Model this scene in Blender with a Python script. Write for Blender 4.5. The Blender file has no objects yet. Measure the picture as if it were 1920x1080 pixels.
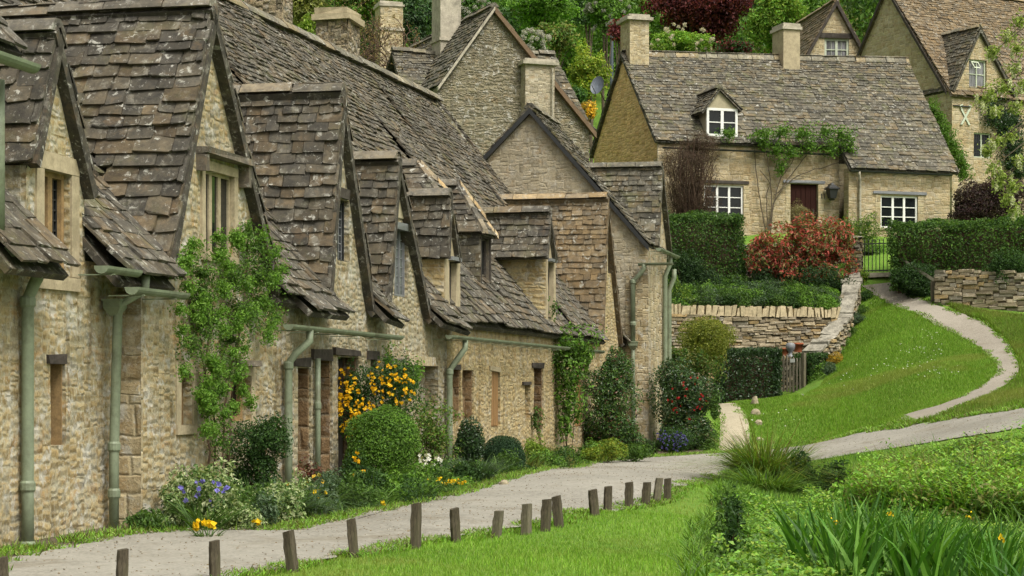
import bpy, math, random
import numpy as np
from mathutils import Vector, noise as mnoise
rng = np.random.default_rng(11)
random.seed(5)
FPX, HZ = 3733.0, 730.0          # focal length in photo pixels, horizon row
scene = bpy.context.scene
COL = scene.collection
A = np.array
ORIG = {}

# ------------------------------------------------------------------ meshes
class MB:
    def __init__(s): s.V = []; s.L = []; s.S = []; s.C = []; s.n = 0
    def add(s, verts, faces, col=(.5, .5, .5)):
        v = np.asarray(verts, float).reshape(-1, 3)
        s.V.append(v); s.C.append(np.tile(np.asarray(col, float), (len(v), 1)))
        for f in faces:
            s.L.append(np.asarray(f) + s.n); s.S.append(A([len(f)]))
        s.n += len(v)
    def polys(s, P, col=None):                 # (n,k,3) separate k-gons
        P = np.asarray(P, float)
        n, k, _ = P.shape
        if n == 0: return
        s.V.append(P.reshape(-1, 3)); s.L.append(np.arange(n * k) + s.n); s.S.append(np.full(n, k))
        c = np.full((n, 3), .5) if col is None else np.asarray(col, float)
        s.C.append(np.repeat(c, k, axis=0)); s.n += n * k
    def solids(s, P, faces, col=None):          # (n,m,3) n solids sharing one face list
        P = np.asarray(P, float)
        n, m, _ = P.shape
        if n == 0: return
        off = np.arange(n) * m + s.n
        for f in faces:
            s.L.append((off[:, None] + np.asarray(f)[None]).ravel()); s.S.append(np.full(n, len(f)))
        s.V.append(P.reshape(-1, 3))
        c = np.full((n, 3), .5) if col is None else np.asarray(col, float)
        s.C.append(np.repeat(c, m, axis=0)); s.n += n * m
    def grid(s, P):                             # (a,b,3) shared-vertex grid
        a, b, _ = P.shape
        i = np.arange(a * b).reshape(a, b) + s.n
        q = np.stack([i[:-1, :-1], i[1:, :-1], i[1:, 1:], i[:-1, 1:]], -1).reshape(-1, 4)
        s.V.append(P.reshape(-1, 3)); s.C.append(np.full((a * b, 3), .5))
        s.L.append(q.ravel()); s.S.append(np.full(len(q), 4)); s.n += a * b
    def box(s, fr, u0, u1, w0, w1, z0, z1, jit=0, col=(.5, .5, .5)):
        c = [(u0, w0, z0), (u1, w0, z0), (u1, w1, z0), (u0, w1, z0), (u0, w0, z1), (u1, w0, z1), (u1, w1, z1), (u0, w1, z1)]
        p = A([fr.P(*x) for x in c])
        if jit: p = p + rng.normal(0, jit, p.shape)
        s.add(p, [(3, 2, 1, 0), (4, 5, 6, 7), (0, 1, 5, 4), (1, 2, 6, 5), (2, 3, 7, 6), (3, 0, 4, 7)], col)
    def hexa(s, p, col=(.5, .5, .5)):           # 8 corners: bottom ring then top ring
        s.add(p, [(3, 2, 1, 0), (4, 5, 6, 7), (0, 1, 5, 4), (1, 2, 6, 5), (2, 3, 7, 6), (3, 0, 4, 7)], col)
    def tube(s, pts, rad, k=8, col=(.5, .5, .5), cap=True):
        pts = np.asarray(pts, float); n = len(pts)
        rad = np.full(n, rad) if np.isscalar(rad) else np.asarray(rad, float)
        t = np.gradient(pts, axis=0); t /= np.linalg.norm(t, axis=1)[:, None] + 1e-9
        ref = A([0, 0, 1.]) if abs(t[:, 2]).mean() < .8 else A([1., 0, 0])
        x = np.cross(t, ref); x /= np.linalg.norm(x, axis=1)[:, None] + 1e-9
        y = np.cross(t, x)
        a = np.arange(k) / k * 2 * math.pi
        P = pts[:, None] + rad[:, None, None] * (np.cos(a)[None, :, None] * x[:, None] + np.sin(a)[None, :, None] * y[:, None])
        f = [(i * k + j, i * k + (j + 1) % k, (i + 1) * k + (j + 1) % k, (i + 1) * k + j) for i in range(n - 1) for j in range(k)]
        if cap: f += [tuple(range(k))[::-1], tuple((n - 1) * k + j for j in range(k))]
        s.add(P.reshape(-1, 3), f, col)
    def build(s, name, mat, parent=None, smooth=False, loc=None):
        if s.n == 0: return None
        V = np.concatenate(s.V); L = np.concatenate(s.L).astype(np.int32); S = np.concatenate(s.S).astype(np.int32); C = np.concatenate(s.C)
        org = ORIG[parent.name] if parent is not None else (A(loc, float) if loc is not None else np.zeros(3))
        if mat.name.endswith('stone_slate'): C[np.all(np.abs(C - .5) < 1e-6, axis=1)] = (.115, .10, .08)
        me = bpy.data.meshes.new(name)
        me.vertices.add(len(V)); me.loops.add(len(L)); me.polygons.add(len(S))
        me.vertices.foreach_set('co', (V - org).astype(np.float32).ravel())
        me.loops.foreach_set('vertex_index', L)
        st = np.concatenate([[0], np.cumsum(S)[:-1]]).astype(np.int32)
        me.polygons.foreach_set('loop_start', st)
        p0, p1, p2 = V[L[st]], V[L[st + 1]], V[L[st + 2]]
        nn = np.cross(p1 - p0, p2 - p0); nn /= np.linalg.norm(nn, axis=1)[:, None] + 1e-12
        t = np.stack([-nn[:, 1], nn[:, 0], np.zeros(len(nn))], 1)
        flat = np.abs(nn[:, 2]) > .85
        t[flat] = (1, 0, 0); t /= np.linalg.norm(t, axis=1)[:, None] + 1e-12
        b = np.cross(nn, t); b[flat] = (0, 1, 0)
        tl = np.repeat(t, S, axis=0); bl = np.repeat(b, S, axis=0); pl = V[L]
        uv = np.stack([(pl * tl).sum(1), (pl * bl).sum(1)], 1).astype(np.float32)
        me.uv_layers.new(name='UVMap').data.foreach_set('uv', uv.ravel())
        ca = me.attributes.new('col', 'FLOAT_COLOR', 'POINT')
        ca.data.foreach_set('color', np.concatenate([C, np.ones((len(C), 1))], 1).astype(np.float32).ravel())
        me.polygons.foreach_set('use_smooth', np.full(len(S), bool(smooth)))
        me.update(calc_edges=True)
        me.materials.append(mat)
        o = bpy.data.objects.new(name, me); COL.objects.link(o)
        ORIG[o.name] = org
        if parent is not None: o.parent = parent
        else: o.location = org
        return o

def tag(o, label=None, cat=None, group=None, kind=None):
    if label: o['label'] = label
    if cat: o['category'] = cat
    if group: o['group'] = group
    if kind: o['kind'] = kind
    return o
def thing(name, label, cat, loc, group=None):
    o = bpy.data.objects.new(name, None); COL.objects.link(o)
    o.location = [float(x) for x in loc]; o.empty_display_size = .2
    ORIG[o.name] = A(loc, float)
    return tag(o, label, cat, group)

# ------------------------------------------------------------------ frames
class Fr:
    """vertical building frame: u along, w to the back, z up"""
    def __init__(s, o, e1):
        s.o = A(o[:2], float); e = A(e1, float); s.e1 = e / np.linalg.norm(e); s.e2 = A([-s.e1[1], s.e1[0]])
    def P(s, u, w, z):
        q = s.o + s.e1 * u + s.e2 * w
        return A([q[0], q[1], z])
    def pw(s, px, py, w=0.):                    # photo point seen on the plane w=const
        r = A([(px - 960) / FPX, 1.]); Y = (w + s.o @ s.e2) / (r @ s.e2); p = r * Y
        return (p - s.o) @ s.e1, (HZ - py) / FPX * Y
    def pu(s, px, py, u=0.):                    # photo point seen on the plane u=const
        r = A([(px - 960) / FPX, 1.]); Y = (u + s.o @ s.e1) / (r @ s.e1); p = r * Y
        return (p - s.o) @ s.e2, (HZ - py) / FPX * Y
    def hole(s, x0, x1, y0, y1, w=0.):
        m = (x0 + x1) / 2
        return (s.pw(x0, y0, w)[0], s.pw(x1, y0, w)[0], s.pw(m, y1, w)[1], s.pw(m, y0, w)[1])
def img(px, py, Y): return A([(px - 960) / FPX * Y, Y, (HZ - py) / FPX * Y])

TH = math.atan2(7.65, 32.8)
R = Fr((-4.18, 16.97), (math.sin(TH), math.cos(TH)))          # the row's street front
def RY(px, w=0.):                                               # distance of a point of the row seen at px
    u, _ = R.pw(px, 700, w); return float(R.P(u, w, 0)[1])

# ------------------------------------------------------------------ walls
def wall(mb, F, top, zb, w=0., holes=(), depth=.2, cell=.17, amp=.012, th=.35, caps=True, seed=0.):
    tu = A([t[0] for t in top]); tz = A([t[1] for t in top])
    us = sorted(set([round(x, 4) for x in tu] + [round(h[i], 4) for h in holes for i in (0, 1)]))
    us = [x for x in us if tu[0] - 1e-4 <= x <= tu[-1] + 1e-4]
    U = [us[0]]
    for a, b in zip(us[:-1], us[1:]):
        n = max(1, int(math.ceil((b - a) / cell)))
        U += [a + (b - a) * (i + 1) / n for i in range(n)]
    zs = sorted(set([round(zb, 4), round(float(tz.max()), 4)] + [round(h[i], 4) for h in holes for i in (2, 3)]))
    Z = [zs[0]]
    for a, b in zip(zs[:-1], zs[1:]):
        n = max(1, int(math.ceil((b - a) / cell)))
        Z += [a + (b - a) * (i + 1) / n for i in range(n)]
    def D(u, z):
        return w + amp * (mnoise.noise((u * 2.1 + seed, z * 2.1, seed)) + .6 * mnoise.noise((u * 6 + seed, z * 6, 3.)))
    V = []; Fc = []
    def poly(pts):
        i = len(V); V.extend(pts); Fc.append(tuple(range(i, i + len(pts))))
    T = lambda u: float(np.interp(u, tu, tz))
    for a, b in zip(U[:-1], U[1:]):
        ta, tb = T(a + 1e-5), T(b - 1e-5); m = (a + b) / 2
        for c, d in zip(Z[:-1], Z[1:]):
            mz = (c + d) / 2
            if any(h[0] < m < h[1] and h[2] < mz < h[3] for h in holes): continue
            if c >= max(ta, tb): continue
            q = [(a, c), (b, c), (b, d), (a, d)]
            if d > min(ta, tb):
                f = lambda p: (ta + (tb - ta) * (p[0] - a) / (b - a)) - p[1]
                out = []
                for i in range(4):
                    p, r = q[i], q[(i + 1) % 4]; fp, fr_ = f(p), f(r)
                    if fp >= 0: out.append(p)
                    if fp * fr_ < 0:
                        k = fp / (fp - fr_); out.append((p[0] + (r[0] - p[0]) * k, p[1] + (r[1] - p[1]) * k))
                q = out
                if len(q) < 3: continue
            poly([F.P(x, D(x, z), z) for x, z in q])
    for (h0, h1, h2, h3) in holes:
        for c, d in zip(Z[:-1], Z[1:]):
            if c >= h2 - 1e-3 and d <= h3 + 1e-3:
                poly([F.P(h0, D(h0, c), c), F.P(h0, D(h0, d), d), F.P(h0, w + depth, d), F.P(h0, w + depth, c)])
                poly([F.P(h1, D(h1, c), c), F.P(h1, w + depth, c), F.P(h1, w + depth, d), F.P(h1, D(h1, d), d)])
        poly([F.P(h0, w, h3), F.P(h1, w, h3), F.P(h1, w + depth, h3), F.P(h0, w + depth, h3)])
        poly([F.P(h0, w, h2), F.P(h0, w + depth, h2), F.P(h1, w + depth, h2), F.P(h1, w, h2)])
    if caps:
        for i, e in ((0, U[0]), (1, U[-1])):
            zt = T(e)
            lv = [z for z in Z if z < zt] + [zt]
            for c, d in zip(lv[:-1], lv[1:]):
                q = [F.P(e, D(e, c), c), F.P(e, w + th, c), F.P(e, w + th, d), F.P(e, D(e, d), d)]
                poly(q[::-1] if i == 0 else q)
        for (a, za), (b, zb_) in zip(top[:-1], top[1:]):
            poly([F.P(a, w, za), F.P(b, w, zb_), F.P(b, w + th, zb_), F.P(a, w + th, za)])
    mb.add(A(V), Fc)

# ------------------------------------------------------------------ stone slate roofs
SL = A([(.108, .095, .073), (.090, .082, .067), (.120, .103, .076), (.100, .092, .077), (.078, .072, .061), (.124, .098, .066)])
SLG = A([(.125, .115, .088), (.097, .090, .071), (.150, .135, .100), (.112, .106, .086), (.083, .078, .064), (.140, .115, .074)])
SLT = A([(.215, .165, .100), (.180, .135, .082), (.245, .190, .120), (.160, .130, .090), (.200, .145, .080)])
SFACES = [(0, 1, 2, 3, 4, 5), (0, 6, 7, 1), (1, 7, 8, 2), (2, 8, 9, 3), (3, 9, 10, 4), (5, 11, 6, 0), (4, 10, 11, 5)]
def slates(mb, P0, P1, P2, P3, h=.15, wd=.26, th=.022, pal=SL, keep=None, sag=.03, grad=(1.25, .75), rough=1., under=True, soff=.07):
    """P0->P1 eave, P3->P2 ridge: courses of separate stone slates, big at the eave and small at the ridge"""
    P0, P1, P2, P3 = [A(p, float) for p in (P0, P1, P2, P3)]; th = th * .95; wd = wd * 1.02
    nrm = np.cross(P1 - P0, P3 - P0); nrm /= np.linalg.norm(nrm)
    if nrm[2] < 0: nrm = -nrm
    Lu = (np.linalg.norm(P1 - P0) + np.linalg.norm(P2 - P3)) / 2
    Ls = (np.linalg.norm(P3 - P0) + np.linalg.norm(P2 - P1)) / 2
    B = lambda u, v: ((1 - u) * (1 - v))[..., None] * P0 + (u * (1 - v))[..., None] * P1 + (u * v)[..., None] * P2 + ((1 - u) * v)[..., None] * P3
    v = 0.
    sd = rng.uniform(0, 50)
    while v < 1.0:
        ex = h * (grad[0] + (grad[1] - grad[0]) * v) * rng.uniform(.86, 1.16) / Ls
        wr = wd * (grad[0] + (grad[1] - grad[0]) * v)
        n = max(2, int(Lu / wr) + 3)
        ws = wr * rng.uniform(.5, 1.5, n)
        e = np.cumsum(ws) - ws.sum() * .02 - rng.uniform(0, wr); e = e[(e > .04) & (e < Lu - .06)]
        e = np.concatenate([[0 + rng.uniform(-.015, .03)], e, [Lu + rng.uniform(-.015, .03)]]) / Lu
        a, b = e[:-1], e[1:]; k = len(a)
        gap = .004 / Lu
        a = a + gap; b = b - gap
        m = (a + b) / 2
        v0 = np.full(k, v) + rng.uniform(-.10, .10, k) * ex * rough
        v1 = np.minimum(v0 + ex * 1.75, 1.03)
        ch = rng.uniform(-.02, .16, (k, 2)) * ex * rough
        cu = (b - a)
        lu = rng.uniform(.02, .16, (k, 2)) * rough
        tilt = rng.normal(0, .06, k) * ex * rough
        us = np.stack([a, a + cu * lu[:, 0], b - cu * lu[:, 1], b, b, a], 1)
        vs = np.stack([v0 + ch[:, 0] - tilt, v0 - tilt * .6, v0 + tilt * .6, v0 + ch[:, 1] + tilt, v1, v1], 1)
        T = B(us, vs)
        # slow sag of the whole slope plus each slate's own lift
        dv = A([mnoise.noise((float(T[i, 0, 0]) * .45 + sd, float(T[i, 0, 1]) * .45, float(T[i, 0, 2]) * .45)) for i in range(k)]) * sag
        lift = th * rng.uniform(.75, 1.35, k)
        off = np.stack([lift * 1.9] * 4 + [lift * .5] * 2, 1) + dv[:, None] + rng.normal(0, .0055, (k, 6)) * rough
        top = T + off[..., None] * nrm
        bot = top - (lift * 1.05)[:, None, None] * nrm
        P = np.concatenate([top, bot], 1)
        col = pal[rng.integers(0, len(pal), k)] * rng.uniform(.55, 1.0, (k, 1))
        if keep is not None:
            c = top.mean(1)
            ok = keep(c)
            P, col = P[ok], col[ok]
        mb.solids(P, SFACES, col)
        v += ex
    if under:
        q = A([P0, P1, P2, P3]) - nrm * (.010 + sag * .75)
        r = q - nrm * soff
        mb.add(np.concatenate([q, r]), [(0, 1, 2, 3), (7, 6, 5, 4), (0, 4, 5, 1), (1, 5, 6, 2), (2, 6, 7, 3), (3, 7, 4, 0)], pal[1] * .6)

def ridge(mb, a, b, width=.15, step=.55, pal=SL, h=.07):
    a, b = A(a, float), A(b, float); L = np.linalg.norm(b - a); d = (b - a) / L
    s = np.cross(d, (0, 0, 1.)); s /= np.linalg.norm(s)
    t = 0.
    while t < L - .05:
        l = min(step * rng.uniform(.7, 1.3), L - t); j = rng.normal(0, .008, 3)
        p0, p1 = a + d * (t + .006) + j, a + d * (t + l - .006) + j
        pr = []
        for p in (p0, p1):
            pr += [p - s * width + A([0, 0, -h * 1.15]), p - s * width * .85 + A([0, 0, -h * .6]), p - s * .05 + A([0, 0, h * .55]), p + s * .05 + A([0, 0, h * .55]),
                   p + s * width * .85 + A([0, 0, -h * .6]), p + s * width + A([0, 0, -h * 1.15])]
        mb.add(pr, [(0, 1, 2, 3, 4, 5)[::-1], (6, 7, 8, 9, 10, 11)] + [(i, i + 1, i + 7, i + 6) for i in range(5)] + [(5, 0, 6, 11)], pal[rng.integers(len(pal))] * rng.uniform(1.1, 1.7))
        t += l

def gable_roof(root, F, L, apex, Rt, w0, w1, over=.10, name='gable_roof', mat=None, keep=None, left=True, right=True, tuck=0., **kw):
    """two slate slopes on a gable outline (u,z) at w0, running back to w1"""
    wf = w0 - over
    mb = MB(); rk = kw.pop('ridge', True); pal = kw.get('pal', SL)
    apb = (apex[0], w1, apex[1] - tuck)
    if left: slates(mb, F.P(L[0], wf, L[1]), F.P(L[0], w1, L[1] - tuck), F.P(*apb), F.P(apex[0], wf, apex[1]), keep=keep, **kw)
    if right: slates(mb, F.P(Rt[0], wf, Rt[1]), F.P(Rt[0], w1, Rt[1] - tuck), F.P(*apb), F.P(apex[0], wf, apex[1]), keep=keep, **kw)
    o = mb.build(name, mat, root)
    if rk:
        rb = MB(); ridge(rb, F.P(apex[0], wf + .01, apex[1] + .05), F.P(apb[0], apb[1], apb[2] + .05), pal=pal)
        rb.build('ridge', mat, o)
    return o

# ------------------------------------------------------------------ windows and fittings
def window(root, F, hole, w, cols=2, rows=1, mats=None, bar=.045, thin=.018, frame=.05, depth=.04, pane_mat=None, sill=None, lintel=None, proud=0., name='window', leads=None):
    u0, u1, z0, z1 = hole
    mb = MB(); wf = w + proud
    mb.box(F, u0, u0 + frame, wf, wf + depth, z0, z1); mb.box(F, u1 - frame, u1, wf, wf + depth, z0, z1)
    mb.box(F, u0 + frame, u1 - frame, wf + .001, wf + depth - .001, z1 - frame, z1); mb.box(F, u0 + frame, u1 - frame, wf + .001, wf + depth - .001, z0, z0 + frame)
    iw = (u1 - u0 - 2 * frame)
    for i in range(1, cols):
        c = u0 + frame + iw * i / cols
        mb.box(F, c - bar / 2, c + bar / 2, wf + .004, wf + depth - .004, z0 + frame, z1 - frame)
    ih = z1 - z0 - 2 * frame
    for j in range(1, rows):
        c = z0 + frame + ih * j / rows
        mb.box(F, u0 + frame, u1 - frame, wf + .009, wf + depth - .012, c - thin / 2, c + thin / 2)
    o = mb.build(name, mats, root)
    g = MB(); g.box(F, u0 + .01, u1 - .01, wf + depth * .72, wf + depth * .72 + .012, z0 + .01, z1 - .01)
    g.build('pane', pane_mat, o)
    if leads:
        lb = MB(); nc, nr, lm = leads
        for i in range(nc + 1):
            c = u0 + frame + iw * i / nc; lb.box(F, c - .007, c + .007, wf + depth * .5, wf + depth * .7, z0 + frame, z1 - frame)
        for j in range(nr + 1):
            c = z0 + frame + ih * j / nr; lb.box(F, u0 + frame, u1 - frame, wf + depth * .52, wf + depth * .68, c - .007, c + .007)
        lb.build('lead_came', lm, o)
    if sill:
        sb = MB(); sb.box(F, u0 - .06, u1 + .06, w - sill[1], w + .1, z0 - sill[0], z0 - .002, jit=.003); sb.build('sill', sill[2], o)
    if lintel:
        lt = MB(); lt.box(F, u0 - lintel[0], u1 + lintel[0], w - lintel[2], w + .12, z1 + .002, z1 + lintel[1], jit=.006); lt.build('lintel', lintel[3], o)
    return o
def gutter(root, F, u0, u1, w, z0, z1, mat, r=.06, name='gutter'):
    n = max(4, int((u1 - u0) / .12)); a = np.linspace(math.pi * 1.0, 2 * math.pi, 9)
    P = []
    for i in range(n + 1):
        t = i / n; u = u0 + (u1 - u0) * t; z = z0 + (z1 - z0) * t
        ro = r * (1.12 if (i % 8 == 0) else 1.0)
        ring = [F.P(u, w + ro * math.cos(x), z + ro * math.sin(x)) for x in a] + [F.P(u, w + (ro - .008) * math.cos(x), z + (ro - .008) * math.sin(x)) for x in a[::-1]]
        P.append(ring)
    P = A(P); m = P.shape[1]
    f = [(i * m + j, i * m + (j + 1) % m, (i + 1) * m + (j + 1) % m, (i + 1) * m + j) for i in range(n) for j in range(m)]
    f += [tuple(range(9)) , tuple(n * m + j for j in range(9))[::-1]]
    mb = MB(); mb.add(P.reshape(-1, 3), f)
    o = mb.build(name, mat, root)
    for q in np.arange(u0 + .15, u1 - .05, .75):
        z = z0 + (z1 - z0) * (q - u0) / (u1 - u0); k = MB(); k.box(F, q, q + .025, w - r * .9, w + .30, z - r * 1.18, z - r * 1.02); k.build('gutter_bracket', mat, o)
    return o
def downpipe(root, pts, r, mat, collars=(), hopper=None, F=None):
    mb = MB(); mb.tube(pts, r, 12)
    o = mb.build('downpipe', mat, root, smooth=True)
    for z in collars:
        c = MB(); p = A(pts); k = A([np.interp(z, p[::-1, 2], p[::-1, i]) for i in range(3)])
        c.tube([k + A([0, 0, -.05]), k + A([0, 0, -.03]), k + A([0, 0, .03]), k + A([0, 0, .05])], [r * 1.05, r * 1.28, r * 1.28, r * 1.05], 12)
        c.build('pipe_collar', mat, o)
    if hopper:
        u, w, z, s = hopper; h = MB()
        b = [F.P(u + a * s * .45, w + c * s * .45, z - s * .9) for a, c in ((-1, -1), (1, -1), (1, 1), (-1, 1))]
        m = [F.P(u + a * s, w + c * s, z) for a, c in ((-1, -1), (1, -1), (1, 1), (-1, 1))]
        t = [F.P(u + a * s * 1.02, w + c * s * 1.02, z + s * .75) for a, c in ((-1, -1), (1, -1), (1, 1), (-1, 1))]
        t2 = [F.P(u + a * s * 1.15, w + c * s * 1.15, z + s * .75) for a, c in ((-1, -1), (1, -1), (1, 1), (-1, 1))]
        t3 = [F.P(u + a * s * 1.15, w + c * s * 1.15, z + s * 1.0) for a, c in ((-1, -1), (1, -1), (1, 1), (-1, 1))]
        h.hexa(b + m); h.hexa([x + A([0, 0, .001]) for x in m] + t); h.hexa(t2 + t3)
        h.build('hopper', mat, o)
    return o
def chimney(root, F, u0, u1, w0, w1, z0, z1, mat, capmat, cap=.12, over=.07, amp=.02, ledge=None, split=True):
    mb = MB()
    U = lambda fr, a, b, w, s: wall(mb, fr, [(a, z1), (b, z1)], z0, w, amp=amp, caps=False, seed=s, cell=.14)
    U(F, u0, u1, w0, 1.)
    F2 = Fr(F.P(u0, 0, 0), -F.e2); wall(mb, F2, [(-w1, z1), (-w0, z1)], z0, 0., amp=amp, caps=False, seed=2., cell=.14)
    F3 = Fr(F.P(u1, 0, 0), F.e2); wall(mb, F3, [(w0, z1), (w1, z1)], z0, 0., amp=amp, caps=False, seed=3., cell=.14)
    F4 = Fr(F.P(0, w1, 0), -F.e1); wall(mb, F4, [(-u1, z1), (-u0, z1)], z0, 0., amp=amp, caps=False, seed=4., cell=.14)
    o = mb.build('chimney', mat, root)
    if cap:
        c = MB(); c.box(F, u0 - over, u1 + over, w0 - over, w1 + over, z1 - .02, z1 + cap * .6, jit=.006)
        c.box(F, u0 - over * .2, u1 + over * .2, w0 - over * .2, w1 + over * .2, z1 + cap * .58, z1 + cap * 1.3, jit=.008)
        if ledge: g = MB(); g.box(F, u0 - over * .9, u1 + over * .9, w0 - over * .9, w1 + over * .9, ledge, ledge + .09, jit=.006); g.build('chimney_ledge', capmat, o)
        c.build('chimney_cap', capmat, o)
    return o
# ------------------------------------------------------------------ materials
class NT:
    def __init__(s, name):
        s.m = bpy.data.materials.new(name); s.m.use_nodes = True
        s.t = s.m.node_tree; s.b = s.t.nodes['Principled BSDF']
        s.b.inputs['Specular IOR Level'].default_value = .25
    def n(s, typ, **kw):
        x = s.t.nodes.new(typ)
        for k, v in kw.items():
            if k.startswith('i_'):
                x.inputs[k[2:].replace('_', ' ')].default_value = v
            else: setattr(x, k, v)
        return x
    def l(s, a, b): s.t.links.new(a, b)
    def put(s, sock, v):
        if isinstance(v, (int, float)): sock.default_value = v
        elif isinstance(v, tuple): sock.default_value = v if len(v) != 3 or sock.type == 'VECTOR' else (*v, 1)
        else: s.l(v, sock)
    def math(s, op, a, b=0., c=None, clamp=False):
        x = s.n('ShaderNodeMath', operation=op, use_clamp=clamp); s.put(x.inputs[0], a); s.put(x.inputs[1], b)
        if c is not None: s.put(x.inputs[2], c)
        return x.outputs[0]
    def mix(s, f, a, b, blend='MIX'):
        x = s.n('ShaderNodeMix', data_type='RGBA', blend_type=blend); s.put(x.inputs[0], f); s.put(x.inputs[6], a); s.put(x.inputs[7], b)
        return x.outputs[2]
    def noise(s, vec, scale, detail=4., rough=.6, dist=0., out=0, dim='3D'):
        x = s.n('ShaderNodeTexNoise', noise_dimensions=dim); x.inputs['Scale'].default_value = scale; x.inputs['Detail'].default_value = detail
        x.inputs['Roughness'].default_value = rough; x.inputs['Distortion'].default_value = dist
        if dim == '1D': s.put(x.inputs['W'], vec)
        elif vec is not None: s.l(vec, x.inputs['Vector'])
        return x.outputs[out]
    def ss(s, v, a, b, lo=0., hi=1.):
        x = s.n('ShaderNodeMapRange', interpolation_type='SMOOTHSTEP'); s.put(x.inputs[0], v); x.inputs[1].default_value = a; x.inputs[2].default_value = b
        x.inputs[3].default_value = lo; x.inputs[4].default_value = hi
        return x.outputs[0]
    def ramp(s, v, cols, interp='LINEAR'):
        x = s.n('ShaderNodeValToRGB'); s.put(x.inputs[0], v); r = x.color_ramp; r.interpolation = interp
        while len(r.elements) < len(cols): r.elements.new(.5)
        for i, c in enumerate(cols):
            if len(c) == 4: p, c = c[0], c[1:]
            else: p = i / max(1, len(cols) - (0 if interp == 'CONSTANT' else 1))
            r.elements[i].position = p; r.elements[i].color = (*c, 1)
        return x.outputs[0]
    def bump(s, h, strength=.5, dist=.02):
        x = s.n('ShaderNodeBump'); x.inputs['Strength'].default_value = strength; x.inputs['Distance'].default_value = dist
        s.l(h, x.inputs['Height']); s.l(x.outputs[0], s.b.inputs['Normal'])
    def out(s, col, rough=.85):
        s.put(s.b.inputs['Base Color'], col); s.put(s.b.inputs['Roughness'], rough); return s.m
    def obj(s): return s.n('ShaderNodeTexCoord').outputs['Object']
    def uv(s): return s.n('ShaderNodeTexCoord').outputs['UV']
    def attr(s): return s.n('ShaderNodeAttribute', attribute_name='col').outputs['Color']

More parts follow.
